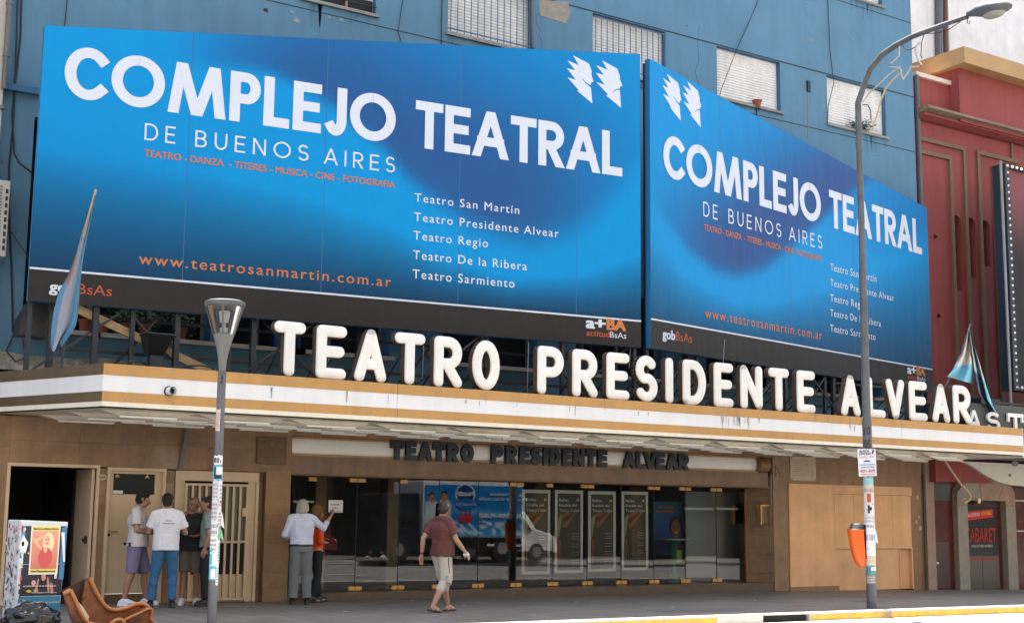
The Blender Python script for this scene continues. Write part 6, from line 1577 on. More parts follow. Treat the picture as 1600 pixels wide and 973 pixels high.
q.poly([bl + ux * (W_ * (.5 + .2 * math.cos(t))) + uz * (H_ * (.52 + .06 * math.sin(t))) + nO * .004 for t in [i * math.pi / 10 for i in range(11)]], lin((50, 90, 160)))
link('lettering', q, v_paper, osn)
# orange litter bin
bn = thing('litter_bin', 'orange plastic litter bin with a black lid strapped to the tall street lamp', 'litter bin', wy(1340, 886, -7.6))
bc = cR - sd_ * .25 + camd * .02
prof = [(886, .04, .05), (880, .095, .09), (868, .12, .11), (850, .135, .13), (828, .15, .14)]
q = MB(); n = 20
zsb = [wy(1340, y_, -7.6).z for y_, _, _ in prof]
offs = [.095, .072, .05, .025, .0]
for (y_, a_, b_), z_, of in zip(prof, zsb, offs):
    for i in range(n):
        t = 2 * math.pi * i / n; ct, st_ = math.cos(t), math.sin(t); k = (abs(ct) ** 3 + abs(st_) ** 3) ** (-1 / 3)
        q.v.append(bc + sd_ * (of + a_ * ct * k) + camd * (b_ * st_ * k) + ZV * z_)
for j in range(len(prof) - 1):
    for i in range(n):
        a_ = j * n + i; b_ = j * n + (i + 1) % n; q.f.append((a_, b_, b_ + n, a_ + n)); q.c.append(None)
q.f.append(tuple(reversed(range(n)))); q.c.append(None)
link('bin_body', q, mat('orange plastic', (.78, .13, .012), .32, var=.05), bn, smooth=True)
q = MB(); z_ = zsb[-1]
q.v = []; k = 0
for (sc_, dz) in ((1.06, -.015), (1.06, .012), (.9, .03), (.75, .10), (.5, .125)):
    for i in range(n):
        t = 2 * math.pi * i / n; ct, st_ = math.cos(t), math.sin(t); kk = (abs(ct) ** 3 + abs(st_) ** 3) ** (-1 / 3)
        q.v.append(bc + sd_ * (.15 * ct * kk * sc_ + (.03 if dz > .02 else 0)) + camd * (.14 * st_ * kk * sc_) + ZV * (z_ + dz))
for j in range(4):
    for i in range(n):
        a_ = j * n + i; b_ = j * n + (i + 1) % n; q.f.append((a_, b_, b_ + n, a_ + n)); q.c.append(None)
q.f.append(tuple(4 * n + i for i in range(n))); q.c.append(None)
lid = MB(); lid.v = q.v[n:]; lid.f = [tuple(v - n for v in f) for f in q.f if min(f) >= n]; lid.c = [None] * len(lid.f)
rim = MB(); rim.v = q.v[:2 * n]; rim.f = [f for f in q.f if max(f) < 2 * n]; rim.c = [None] * len(rim.f)
link('bin_rim', rim, MATS['orange plastic'], bn, smooth=True); link('lid', lid, m_black, bn, smooth=True)
link('back_plate', MB().bar(cR - sd_ * .12 + ZV * (z_ - .5), cR - sd_ * .12 + ZV * (z_ + .1), .05, .16), m_black, bn)
# ================================================================== PEOPLE
def ico_pts(c, r, s=(1, 1, 1)):
    out = []
    for i in range(1, 6):
        t = math.pi * i / 6
        for j in range(10):
            a = 2 * math.pi * j / 10; out.append(Vector(c) + Vector((r * math.sin(t) * math.cos(a) * s[0], r * math.sin(t) * math.sin(a) * s[1], r * math.cos(t) * s[2])))
    return out + [Vector(c) + Vector((0, 0, r * s[2])), Vector(c) - Vector((0, 0, r * s[2]))]
TS = bpy.data.scenes.new('workshop')
class Blob:
    def __init__(s): s.bm = bmesh.new()
    def hull(s, pts):
        b = bmesh.new(); vs = [b.verts.new(p) for p in pts]
        r = bmesh.ops.convex_hull(b, input=vs); 
        dead = [v for v in b.verts if not v.link_faces]; bmesh.ops.delete(b, geom=dead, context='VERTS')
        me = bpy.data.meshes.new('h'); b.to_mesh(me); b.free(); s.bm.from_mesh(me); bpy.data.meshes.remove(me); return s
    def cap(s, *balls):     # hull of balls (point, radius[, scale])
        pts = []
        for b in balls: pts += ico_pts(b[0], b[1], b[2] if len(b) > 2 else (1, 1, 1))
        return s.hull(pts)
    def cone(s, a, ra, b, rb, sq=1.):   # open-ended look: flat cut ends
        a, b = Vector(a), Vector(b); d = (b - a).normalized(); x = d.orthogonal().normalized(); y = d.cross(x)
        pts = []
        for p, r in ((a, ra), (b, rb)):
            for j in range(16):
                t = 2 * math.pi * j / 16; pts.append(p + x * (r * math.cos(t)) + y * (r * math.sin(t)))
        return s.hull(pts)
    def done(s, name, vox, M, fold=0., smooth=2, fs=9., seed=0):
        me = bpy.data.meshes.new(name); s.bm.to_mesh(me); s.bm.free()
        o = bpy.data.objects.new('tmp', me); TS.collection.objects.link(o)
        r = o.modifiers.new('r', 'REMESH'); r.mode = 'VOXEL'; r.voxel_size = vox
        sm_ = o.modifiers.new('s', 'SMOOTH'); sm_.iterations = smooth; sm_.factor = .5
        TS.view_layers[0].update(); dg = TS.view_layers[0].depsgraph; m2 = bpy.data.meshes.new_from_object(o.evaluated_get(dg))
        bpy.data.objects.remove(o); bpy.data.meshes.remove(me)
        if fold:
            cs = [v.co.copy() for v in m2.vertices]; ns = [v.normal.copy() for v in m2.vertices]; out = []
            for c, nn in zip(cs, ns):
                n = noise.noise(Vector((c.x * fs, c.y * fs, c.z * fs * .45 + seed))) + .5 * noise.noise(Vector((c.x * fs * 2.3, c.y * fs * 2.3, c.z * fs + seed)))
                out += list(c + nn * (n * fold))
            m2.vertices.foreach_set('co', out)
        m2.transform(M); m2.name = name
        for p in m2.polygons: p.use_smooth = True
        return m2
BASE = dict(hipL=(-.09, 0, .93), hipR=(.09, 0, .93), knL=(-.10, .015, .50), knR=(.10, .015, .50), anL=(-.10, -.02, .085), anR=(.10, -.02, .085),
            shL=(-.185, 0, 1.43), shR=(.185, 0, 1.43), elL=(-.245, -.03, 1.14), elR=(.245, -.03, 1.14), wrL=(-.25, .05, .90), wrR=(.25, .05, .90),
            neck=(0, -.01, 1.50), head=(0, .02, 1.635), hyaw=0., hpitch=0., toeL=(0, 1, 0), toeR=(0, 1, 0), belly=0., build=1., chest=0.)
def person(label, pos, height, heading, pose, look, group=None, vox=.0085, name='person'):
    P = dict(BASE); P.update(pose); V = {k: Vector(v) if isinstance(v, tuple) else v for k, v in P.items()}
    sc_ = height / 1.755
    M = Matrix.Scale(sc_, 4); M = Matrix.Rotation(heading, 4, 'Z') @ M
    t = thing(name, label, 'person', pos, group)
    bd = P['build']
    def hand(B, el, wr, curl, side):
        d = (wr - el).normalized(); x = d.cross(Vector((0, 1, 0))); x = x.normalized() if x.length > .1 else Vector((1, 0, 0)); n = d.cross(x).normalized()
        if 'grip' in P and P['grip'] == side: curl = 2.2
        pa = wr + d * .085
        B.cap((wr, .025), (pa + n * .032, .015), (pa - n * .032, .015), (wr + d * .03 + n * .022, .018), (wr + d * .03 - n * .022, .018))
        inn = x if side == 'L' else -x
        if inn.x * (1 if side == 'L' else -1) < 0: inn = -inn
        for i, L in enumerate((.072, .082, .076, .058)):
            o = pa + n * (.031 - i * .0205); k = o + (d * math.cos(curl * .35) + inn * math.sin(curl * .35)) * L * .55; e = k + (d * math.cos(curl * .9) + inn * math.sin(curl * .9)) * L * .5
            B.cap((o, .0105), (k, .0095)).cap((k, .0095), (e, .0082))
        o = wr + d * .03 + n * .03; k = o + (d * .6 + n * .7 + inn * .35) * .045; e = k + (d * .9 + n * .15 + inn * .35) * .035
        B.cap((o, .014), (k, .0115)).cap((k, .0115), (e, .0095))
    # one continuous body
    B = Blob()
    sh, hp = (V['shL'] + V['shR']) / 2, (V['hipL'] + V['hipR']) / 2
    ax = (V['shR'] - V['shL']).normalized(); up = (sh - hp).normalized(); fw = up.cross(ax).normalized()
    if fw.y < -.2: fw = -fw
    c1 = sh - up * .12; c2 = hp + up * .18
    B.cap((c1 - ax * .08, .105 * bd), (c1 + ax * .08, .105 * bd), (c2 - ax * .06, .095 * bd), (c2 + ax * .06, .095 * bd))
    B.cap((c2 - ax * .06 + fw * P['belly'] * .6, .095 * bd), (c2 + ax * .06 + fw * P['belly'] * .6, .095 * bd), (V['hipL'] + Vector((.01, 0, .02)), .10), (V['hipR'] + Vector((-.01, 0, .02)), .10))
    B.cap((V['shL'] - ax * -.02, .055), (V['shR'] - ax * .02, .055), (V['neck'], .055))
    B.cap((V['neck'] - Vector((0, 0, .02)), .058), (V['head'] - Vector((0, .015, .05)), .052))
    for s in 'LR':
        B.cap((V['sh' + s], .056 * bd), (V['el' + s], .042)); B.cap((V['el' + s], .042), (V['wr' + s] + (V['el' + s] - V['wr' + s]) * .55, .042)); B.cap((V['wr' + s] + (V['el' + s] - V['wr' + s]) * .55, .042), (V['wr' + s], .026))
        hand(B, V['el' + s], V['wr' + s], .55, s)
        B.cap((V['hip' + s], .093), (V['kn' + s], .058)); k, a = V['kn' + s], V['an' + s]; bk = Vector((0, -.02, 0))
        B.cap((k, .056), (k.lerp(a, .32) + bk, .06)); B.cap((k.lerp(a, .32) + bk, .06), (a, .036))
        td = V['toe' + s].normalized(); B.cap((a - td * .04 - Vector((0, 0, .045)), .036), (a, .036), (a + td * .12 - Vector((0, 0, .055)), .028), (a + td * .12 - Vector((0, 0, .055)) + td.cross(Vector((0, 0, 1))) * .02, .028))
    # head with jaw, nose, brow and ears
    Hc = V['head']; hr = Matrix.Rotation(P['hyaw'], 3, 'Z') @ Matrix.Rotation(P['hpitch'], 3, 'X')
    h = lambda x, y, z: Hc + hr @ Vector((x, y, z))
    B.cap((h(0, -.02, .03), .086, (.93, 1.12, 1.0)), (h(0, .035, .0), .066), (h(0, .045, -.07), .036))
    B.cap((h(0, .03, -.045), .055), (h(0, .052, -.085), .024))
    B.cap((h(0, .088, .012), .012), (h(0, .112, -.022), .013), (h(0, .09, -.03), .016))
    B.cap((h(-.03, .083, .035), .012), (h(.03, .083, .035), .012))
    B.cap((h(0, .093, -.055), .010), (h(-.02, .085, -.057), .009), (h(.02, .085, -.057), .009))
    for sx in (-1, 1): B.cap((h(sx * .083, -.01, .015), .013), (h(sx * .087, -.018, -.015), .011), (h(sx * .088, -.025, .02), .012))
    body = link('body', B.done('body', vox, M), look['skin'], t)
    # eyes, brows and mouth
    F_ = MB()
    for sx in (-1, 1): F_.ball(M @ h(sx * .031, .094, .012), .0085 * sc_, 8, 5)
    link('eyes', F_, m_black, t).location = (0, 0, 0)
    for o in t.children:
        if o.name.startswith('eyes'): 
            for v in o.data.vertices: v.co = v.co + base(t)
    # hair
    hk = look.get('hair')
    if hk:
        B = Blob(); st = look.get('cut', 'short')
        if st == 'short':
            B.cap((h(0, -.03, .048), .094, (.96, 1.10, 1.0)), (h(0, -.05, -.01), .078, (1, 1, 1.0)))
            B.cap((h(0, .03, .085), .05, (1.3, 1, .7)), (h(0, -.02, .10), .05, (1.2, 1, .7)))
        elif st == 'full':
            B.cap((h(0, -.03, .045), .102, (1.0, 1.1, 1.05)), (h(0, -.055, -.04), .088))
            for a in range(9):
                tt = a * .7; B.cap((h(.085 * math.cos(tt), -.04 + .06 * math.sin(tt) * (1 if math.sin(tt) < 0 else .3), -.03 + .03 * math.sin(a * 2.1)), .035), (h(.05 * math.cos(tt), -.03, .08), .04))
        elif st == 'bald':
            B.cap((h(0, -.055, .0), .083, (1.04, 1, 1)), (h(0, -.06, .055), .074)); B.cap((h(-.07, -.02, .02), .03), (h(-.055, -.07, .0), .04)); B.cap((h(.07, -.02, .02), .03), (h(.055, -.07, .0), .04))
            B.cap((h(0, .02, .098), .03, (1.7, 1.2, .6)), (h(0, .05, .085), .028, (1.7, 1, .6)))
        elif st == 'bob':
            B.cap((h(0, -.02, .06), .108, (1.0, 1.12, 1.05)), (h(0, -.06, -.06), .085)); B.cap((h(-.085, .02, .02), .04), (h(-.08, -.0, -.12), .04)); B.cap((h(.085, .02, .02), .04), (h(.08, -.0, -.12), .04)); B.cap((h(0, .05, .10), .045, (1.6, 1, .7))); B.cap((h(-.05, -.06, -.1), .05), (h(.05, -.06, -.1), .05))
        link('hair', B.done('hair', .008, M, .003, 1, 40), look['hair'], t)
    if look.get('glasses'):
        g = MB()
        for sx in (-1, 1): g.tube([M @ h(sx * .034 + .022 * math.cos(a), .103, .012 + .017 * math.sin(a)) for a in [i * math.pi / 5 for i in range(11)]], .0025, 5)
        g.bar(M @ h(-.056, .10, .014), M @ h(-.085, .0, .02), .004).bar(M @ h(.056, .10, .014), M @ h(.085, .0, .02), .004).bar(M @ h(-.012, .105, .014), M @ h(.012, .105, .014), .003)
        for i, v in enumerate(g.v): g.v[i] = v + base(t)
        link('glasses', g, m_black, t)
    # shirt
    hem = P.get('hem', .90); k_ = look.get('loose', 1.)
    B = Blob(); hpc = Vector((hp.x, hp.y, 0)) + Vector((0, 0, hem + .02)); by = fw * P['belly']
    B.cap((c1 - ax * .085, .118 * bd * k_), (c1 + ax * .085, .118 * bd * k_), (c2 - ax * .07 + by, .115 * bd * k_), (c2 + ax * .07 + by, .115 * bd * k_))
    pts = []
    for (c, rx, ry) in ((c2 + by * .9, .185 * bd * k_, .125 * bd * k_), (hpc + by * .6, .19 * bd * k_, .14 * bd * k_)):
        for j in range(20):
            a = 2 * math.pi * j / 20; pts.append(c + ax * (rx * math.cos(a)) + fw * (ry * math.sin(a)))
    B.hull(pts)
    if look.get('sleeve', 'short') != 'none':
        B.cap((V['shL'] + ax * .005, .068 * bd), (V['shR'] - ax * .005, .068 * bd), (V['neck'] - Vector((0, 0, .015)), .062))
        for s in 'LR':
            if look.get('sleeve', 'short') == 'short': e = V['sh' + s].lerp(V['el' + s], .72); B.cap((V['sh' + s], .07 * bd), (V['sh' + s].lerp(V['el' + s], .15), .07 * bd)); B.cone(V['sh' + s].lerp(V['el' + s], .02), .07 * bd, e, .078 * bd)
            else: B.cap((V['sh' + s], .07), (V['el' + s], .062)); e2 = V['el' + s].lerp(V['wr' + s], look.get('cuff', .9)); B.cone(V['el' + s], .06, e2, .045); B.cap((V['el' + s], .06), (V['el' + s].lerp(V['wr' + s], .2), .054))
    else:
        B.cap((V['shL'] + ax * .03, .062), (V['shR'] - ax * .03, .062), (V['neck'] - Vector((0, 0, .025)), .058))
    link('shirt', B.done('shirt', .011, M, look.get('fold', .009), 2, 8, len(label)), look['shirt'], t)
    if look.get('collar'):
        B = Blob(); B.cone(V['neck'] - Vector((0, 0, .02)), .078, V['neck'] + Vector((0, -.005, .02)), .066); link('collar', B.done('collar', .008, M), look['shirt'], t)
    # trousers or shorts
    B = Blob(); wst = look.get('waist', .98)
    pts = []
    for (z, rx, ry) in ((wst, .158 * bd, .115 * bd), (.88, .175 * bd, .13 * bd)):
        for j in range(20):
            a = 2 * math.pi * j / 20; c = Vector((hp.x, hp.y, z)); pts.append(c + ax * (rx * math.cos(a)) + fw * (ry * math.sin(a)))
    B.hull(pts); leg = look.get('leg', 1.0); wd = look.get('wide', .085)
    for s in 'LR':
        hh, kk, aa = V['hip' + s], V['kn' + s], V['an' + s]
        B.cap((hh - Vector((0, 0, .02)), .112 * bd), (hh.lerp(kk, .35), .102 * bd))
        if leg <= 1: kx = kk if leg >= .95 else hh.lerp(kk, leg); B.cone(hh.lerp(kk, .1), .108 * bd, kx, wd + .008)
        else:
            B.cone(hh.lerp(kk, .1), .108 * bd, kk, wd); B.cap((kk, wd * .95), (kk.lerp(aa, .08), wd * .92)); B.cap((kk, wd * .9), (kk.lerp(aa, .34) + Vector((0, -.02, 0)), .076)); end = kk.lerp(aa, leg - 1); B.cone(kk, wd * .97, end, wd * (1.02 if look.get('flare') else .86))
    link(look.get('legname', 'trousers'), B.done('trousers', .011, M, look.get('fold', .009), 2, 8, 5), look['trousers'], t)
    # shoes
    for s in 'LR':
        a = V['an' + s]; td = V['toe' + s].normalized(); sd = td.cross(Vector((0, 0, 1)))
        B = Blob()
        if look.get('shoe') == 'sandal':
            B.hull([a + td * x_ + sd * (y_ * w_) + Vector((0, 0, z_)) for (x_, w_) in ((-.085, .036), (-.03, .04), (.06, .05), (.14, .048), (.175, .03)) for y_ in (-1, 1) for z_ in (-.085, -.062)])
            B.cap((a + td * .03 + sd * .045 - Vector((0, 0, .06)), .012), (a + td * .04 - Vector((0, 0, .018)), .014)); B.cap((a + td * .03 - sd * .045 - Vector((0, 0, .06)), .012), (a + td * .04 - Vector((0, 0, .018)), .014))
            B.cap((a + td * .10 + sd * .045 - Vector((0, 0, .065)), .012), (a + td * .11 - Vector((0, 0, .035)), .013)); B.cap((a + td * .10 - sd * .045 - Vector((0, 0, .065)), .012), (a + td * .11 - Vector((0, 0, .035)), .013))
            B.cap((a - td * .05 + sd * .03 - Vector((0, 0, .05)), .012), (a - td * .05 - sd * .03 - Vector((0, 0, .05)), .012), (a - td * .055 - Vector((0, 0, .01)), .01))
        else:
            B.cap((a - td * .055 - Vector((0, 0, .04)), .042), (a - Vector((0, 0, .0)), .046), (a + td * .10 - Vector((0, 0, .040)), .045), (a + td * .16 - Vector((0, 0, .05)), .037)); B.hull([a + td * x_ + sd * (y_ * w_) + Vector((0, 0, z_)) for (x_, w_) in ((-.10, .03), (-.06, .04), (.1, .046), (.17, .035), (.195, .015)) for y_ in (-1, 1) for z_ in (-.087, -.062)])
        link('sandal' if look.get('shoe') == 'sandal' else 'shoe', B.done('shoe', .008, M), look['shoes'], t)
    t['_'] = 0; del t['_']
    return t, M, V
def locl(t, M, p): return base(t) + M @ Vector(p)
skA = mat('light tanned skin', (.36, .19, .125), .5, var=.06); skB = mat('ruddy skin', (.34, .17, .115), .5, var=.06); skC = mat('tanned skin', (.40, .22, .145), .5, var=.05)
def cl(name, c, r=.85, **k): return mat(name, lin(c), r, **dict(dict(var=.07, vscale=12, bump=.15, bscale=90), **k))
c_white = cl('white cotton', (222, 222, 228)); c_polo = cl('off white polo cotton', (205, 200, 200)); c_lav = cl('lavender cotton', (122, 116, 150)); c_jean = cl('blue denim', (52, 98, 138), var=.18)
c_blk = cl('black cotton', (34, 36, 42)); c_gry = cl('grey brown shorts', (112, 104, 96)); c_grn = cl('grey green shirt', (128, 140, 138)); c_bt = cl('black trousers', (26, 27, 36)); c_lb = cl('pale blue shirt', (196, 202, 222)); c_gt = cl('grey trousers', (108, 112, 112))
c_or = cl('orange knit', (228, 82, 34)); c_mar = cl('maroon cotton', (92, 52, 48)); c_cr = cl('cream cotton', (188, 180, 168)); c_ws = cl('white shoe', (225, 225, 230), .5); c_bs = cl('black shoe', (28, 26, 28), .4); c_san = cl('brown leather sandal', (58, 40, 40), .5)
h_blk = cl('black hair', (22, 19, 20), .45, var=.2, vscale=60, bump=.9, bscale=130); h_gry = cl('grey hair', (120, 112, 104), .6, var=.25, vscale=60, bump=.9, bscale=130); h_wht = cl('silver hair', (176, 170, 158), .6, var=.2, vscale=60, bump=.9, bscale=130); h_bro = cl('brown blond hair', (128, 92, 52), .55, var=.25, vscale=60, bump=.9, bscale=130); h_dk = cl('dark brown hair', (48, 38, 35), .5, var=.2, vscale=60, bump=.9, bscale=130)
def stand(px, py, top, ym=-2.95, dz=0.):
    """ground point under (px,py) on the sloping pavement, and the figure's height to pixel row top"""
    z = 0.
    for _ in range(4): p = wz(px, py, z); z = gz(p.x) + dz
    if True:
        k = (ym - CAM.y) / (p.y - CAM.y); p = CAM + (p - CAM) * k; z = gz(p.x) + dz
    p.z = z; return p, wy(px, top, p.y).z - z
R_ = math.radians
G1 = 'men talking in front of the cream door'
p, hh = stand(209, 941, 769)
pr1 = person('dark haired man in white polo shirt and lavender cargo shorts, leftmost of the talking men', p, hh + .03, R_(-118), dict(
    elL=(-.25, .02, 1.15), wrL=(-.14, .24, 1.13), elR=(.25, .03, 1.15), wrR=(.10, .27, 1.12), head=(.0, .07, 1.61), hpitch=R_(-14), hyaw=R_(10), belly=.03, hem=.88, build=1.12, knL=(-.11,.13,.5), knR=(.11,-.03,.5), anL=(-.13, .16, .085), anR=(.12, -.13, .085)),
    dict(skin=skA, hair=h_blk, cut='short', shirt=c_polo, trousers=c_lav, leg=.98, wide=.088, legname='shorts', shoes=c_ws, collar=1, loose=1.1), G1)
pc = locl(pr1[0], pr1[1], (.16, -.05, .93)); link('belt_pouch', MB().box(pc.x - .05, pc.x + .05, pc.y - .04, pc.y + .03, pc.z - .03, pc.z + .035), m_black, pr1[0], bevel=.01)
p, hh = stand(255, 944, 771, -3.45)
pr2 = person('man seen from behind in white T-shirt and blue jeans, second of the talking men', p, hh, R_(-14), dict(
    elL=(-.27, .06, 1.16), wrL=(-.12, .27, 1.14), elR=(.30, .05, 1.15), wrR=(.22, .26, 1.20), knL=(-.15, .02, .50), anL=(-.20, -.02, .085), knR=(.12, .03, .50), anR=(.13, -.04, .085), hem=.86, build=1.04, hyaw=R_(-14)),
    dict(skin=skA, hair=h_blk, cut='short', shirt=c_white, trousers=c_jean, leg=1.93, wide=.082, shoes=c_bs, loose=1.08), G1)
q = MB(); a0 = locl(pr2[0], pr2[1], (-.09, -.151, 1.29)); b0 = locl(pr2[0], pr2[1], (.10, -.151, 1.29)); q.quad(a0, b0, b0 + ZV * .008, a0 + ZV * .008); link('back_print', q, m_line, pr2[0])
q = MB(); font_text(q, 'SERVICIO', locl(pr2[0], pr2[1], (-.03, -.152, 1.325)), (b0 - a0).normalized(), ZV, width=.09, cap=.022, bold=.02); link('back_lettering', q, mat('faded red print', (.45, .18, .18), .8), pr2[0])
p, hh = stand(296, 938, 775)
pr3 = person('grey haired man with glasses in black sleeveless shirt and grey shorts', p, hh, R_(150), dict(
    elR=(.24, -.01, 1.14), wrR=(.24, .07, .92), elL=(-.24, .02, 1.15), wrL=(-.12, .22, 1.12), head=(0, .04, 1.62), hyaw=R_(-22), belly=.05, hem=.86, build=1.08, knL=(-.10, .02, .5), anL=(-.12, 0, .085), anR=(.12, .05, .085)),
    dict(skin=skB, hair=h_gry, cut='bald', shirt=c_blk, sleeve='none', trousers=c_gry, leg=.93, wide=.088, legname='shorts', shoes=c_ws, glasses=1, loose=1.05), G1)
p, hh = stand(321, 940, 775, -3.3)
pr4 = person('man in grey green shirt and black trousers half hidden by the lantern lamp', p, hh, R_(62), dict(
    elL=(-.25, -.05, 1.15), wrL=(-.22, .02, .92), elR=(.22, .14, 1.28), wrR=(.14, .36, 1.32), head=(0, .05, 1.62), hem=.92, hyaw=R_(10)),
    dict(skin=skB, hair=h_dk, cut='short', shirt=c_grn, trousers=c_bt, leg=1.93, wide=.085, shoes=c_bs, collar=1), G1)
p, hh = stand(468, 941, 780, -3.2)
pr5 = person('white haired man in pale blue shirt and grey trousers raising his right arm', p, hh, R_(-20), dict(
    elR=(.37, .10, 1.27), wrR=(.50, .22, 1.46), shR=(.19, 0, 1.43), elL=(-.28, -.02, 1.17), wrL=(-.20, .16, 1.05), head=(.01, .03, 1.62), hyaw=R_(-18), hem=.98, build=1.06, anL=(-.12, -.03, .085), anR=(.12, -.02, .085), grip='R'),
    dict(skin=skC, hair=h_wht, cut='full', shirt=c_lb, sleeve='long', cuff=.62, trousers=c_gt, leg=1.95, wide=.095, shoes=c_bs, collar=1, waist=1.0, fold=.012), 'couple reading the notice')
a_ = locl(pr5[0], pr5[1], (0, 0, 1.0))
q = MB(); pts = []
for j in range(25):
    t_ = 2 * math.pi * j / 24; pts.append(locl(pr5[0], pr5[1], (.178 * math.cos(t_), .132 * math.sin(t_), .985)))
q.tube(pts, .014, 6, caps=False); link('belt', q, m_black, pr5[0])
ph = locl(pr5[0], pr5[1], (.545, .27, 1.56)); link('phone', MB().box(ph.x - .012, ph.x + .012, ph.y - .02, ph.y + .02, ph.z - .05, ph.z + .04), m_black, pr5[0], bevel=.004)
p, hh = stand(493, 936, 792, -2.62)
p.x -= .02
pr6 = person('woman in orange top and dark trousers hidden behind the white haired man', p, hh, R_(-95), dict(
    elL=(-.2, .0, 1.14), wrL=(-.06, .13, 1.16), elR=(.2, .0, 1.12), wrR=(.06, .14, 1.10), shL=(-.16, 0, 1.41), shR=(.16, 0, 1.41), anL=(-.09, .10, .085), knL=(-.09, .07, .5), anR=(.09, -.08, .085), build=.9, hem=.95),
    dict(skin=skC, hair=h_bro, cut='bob', shirt=c_or, sleeve='long', cuff=.5, trousers=c_bt, leg=1.93, wide=.075, shoes=c_bs), 'couple reading the notice')
p, hh = stand(688, 957, 785, -5.6)
pr7 = person('man walking past the glass doors in maroon T-shirt and cream cargo shorts', p, hh + .02, R_(-80), dict(
    hipL=(-.09, .0, .93), hipR=(.09, .0, .93), knL=(-.08, .15, .51), anL=(-.07, .22, .085), knR=(.10, .02, .50), anR=(.10, -.25, .105), toeR=(.1, 1, -.18), toeL=(-.05, 1, .05),
    elL=(-.27, -.16, 1.16), wrL=(-.30, -.16, .90), elR=(.26, .08, 1.15), wrR=(.30, .24, .96), head=(-.0, .05, 1.625), hyaw=R_(30), hpitch=R_(-6), belly=.03, build=1.08, hem=.86),
    dict(skin=skC, hair=h_dk, cut='bald', shirt=c_mar, trousers=c_cr, leg=1.08, wide=.108, flare=1, legname='cargo_shorts', shoes=c_san, shoe='sandal', loose=1.12, fold=.012))
def on(p, a, b, c): return locl(p[0], p[1], (a, b, c))
q = MB(); q.bar(on(pr7, .185, -.02, .86), on(pr7, .19, .0, .62), .012, .035); link('side_stripe', q, m_black, pr7[0])
q = MB(); q.bar(on(pr7, .195, -.03, .60), on(pr7, .20, -.03, .46), .05, .13); link('cargo_pocket', q, c_cr, pr7[0], bevel=.012)
q = MB(); wv = pr7[2]['wrR']; q.ball(on(pr7, wv.x, wv.y + .03, wv.z - .05), .05, 10, 6, (1.2, .7, .7)); link('cap_in_hand', q, mat('pale blue cloth', (.45, .58, .72), .8), pr7[0], smooth=True)
q = MB(); wv = pr7[2]['wrL']; q.tube([on(pr7, wv.x, wv.y, wv.z + .01), on(pr7, wv.x, wv.y, wv.z + .035)], .034, 14); link('wristwatch', q, m_black, pr7[0])
# ================================================================== STREET THINGS AT LEFT
# advertising drum box
ka = wy(57, 812, -6.9)
kx0, kx1 = wy(29, 880, -6.9).x, wy(103, 880, -6.9).x; kz1 = wy(60, 812, -6.9).z; kb = gz(5); ky = -6.9; kd = .62
ad = thing('advertising_box', 'grey street box plastered with torn posters, bottom left beside the orange armchair', 'advertising box', ((kx0 + kx1) / 2, ky + kd / 2, kb))
mk = mat('white painted box', (.66, .67, .68), .5, var=.1)
link('carcass', MB().hexa([(kx0, ky, kb), (kx1 - .05, ky, kb), (kx1 - .05, ky + kd, kb), (kx0, ky + kd, kb), (kx0, ky, kz1), (kx1, ky, kz1 - .02), (kx1, ky + kd, kz1 - .02), (kx0, ky + kd, kz1)]), mk, ad, bevel=.015)
K = lambda u, v, d=.004: Vector((kx0 + (kx1 - .025 * 1 - kx0) * u + .025 * v * u, ky - d, kb + (kz1 - .02 - kb) * v))
def kq(mb, u0, v0, u1, v1, c, d): mb.quad(K(u0, v0, d), K(u1, v0, d), K(u1, v1, d), K(u0, v1, d), c)
q = MB(); kq(q, .06, .60, .97, .96, lin((55, 58, 72)), .004); kq(q, .06, .30, .96, .595, lin((52, 48, 56)), .004); kq(q, .05, .12, .95, .295, lin((60, 130, 165)), .004); kq(q, .05, .05, .95, .085, lin((205, 200, 204)), .004); kq(q, .05, .04, .95, .052, lin((150, 50, 60)), .005)
kq(q, .88, .45, .985, .95, lin((70, 120, 165)), .006); kq(q, .02, .72, .10, .96, lin((80, 150, 190)), .007)
link('old_poster', q, v_paper, ad)
q = MB(); kq(q, .22, .50, .84, .965, lin((228, 224, 212)), .009); kq(q, .25, .915, .82, .955, lin((222, 205, 110)), .011); kq(q, .24, .515, .80, .55, lin((222, 205, 110)), .011); link('escort_poster', q, v_paper, ad)
q = MB(); n_ = 8
for i in range(n_):
    t0, t1 = i / n_, (i + 1) / n_; f_ = lambda t: lerp(lin((205, 120, 100)), lin((220, 160, 130)), t)
    v0_, v1_ = .552 + .36 * t0, .552 + .36 * t1
    q.quad(K(.25, v0_, .011), K(.81, v0_, .011), K(.81, v1_, .011), K(.25, v1_, .011), [f_(t0), f_(t0), f_(t1), f_(t1)])
skp = lin((226, 178, 150)); bl = lin((235, 215, 165))
def kel(cx_, cy_, rx, ry, c, d, rot=0.): q.poly([K(cx_ + rx * math.cos(t) * math.cos(rot) - ry * math.sin(t) * math.sin(rot), cy_ + (rx * math.cos(t) * math.sin(rot) + ry * math.sin(t) * math.cos(rot)), d) for t in [i * math.pi / 10 for i in range(20)]], c)
kel(.60, .80, .12, .10, bl, .013); kel(.57, .82, .065, .055, skp, .014); kel(.55, .66, .15, .10, lin((205, 90, 90)), .0135); kel(.40, .84, .13, .018, skp, .015, .25); kel(.36, .79, .12, .018, skp, .0155, -.5); kel(.545, .735, .04, .03, skp, .0145)
for sx in (-.02, .025): kel(.565 + sx, .83, .009, .006, lin((70, 45, 40)), .016)
kel(.57, .797, .018, .006, lin((190, 60, 70)), .016)
link('portrait_print', q, v_paper, ad)
q = MB()
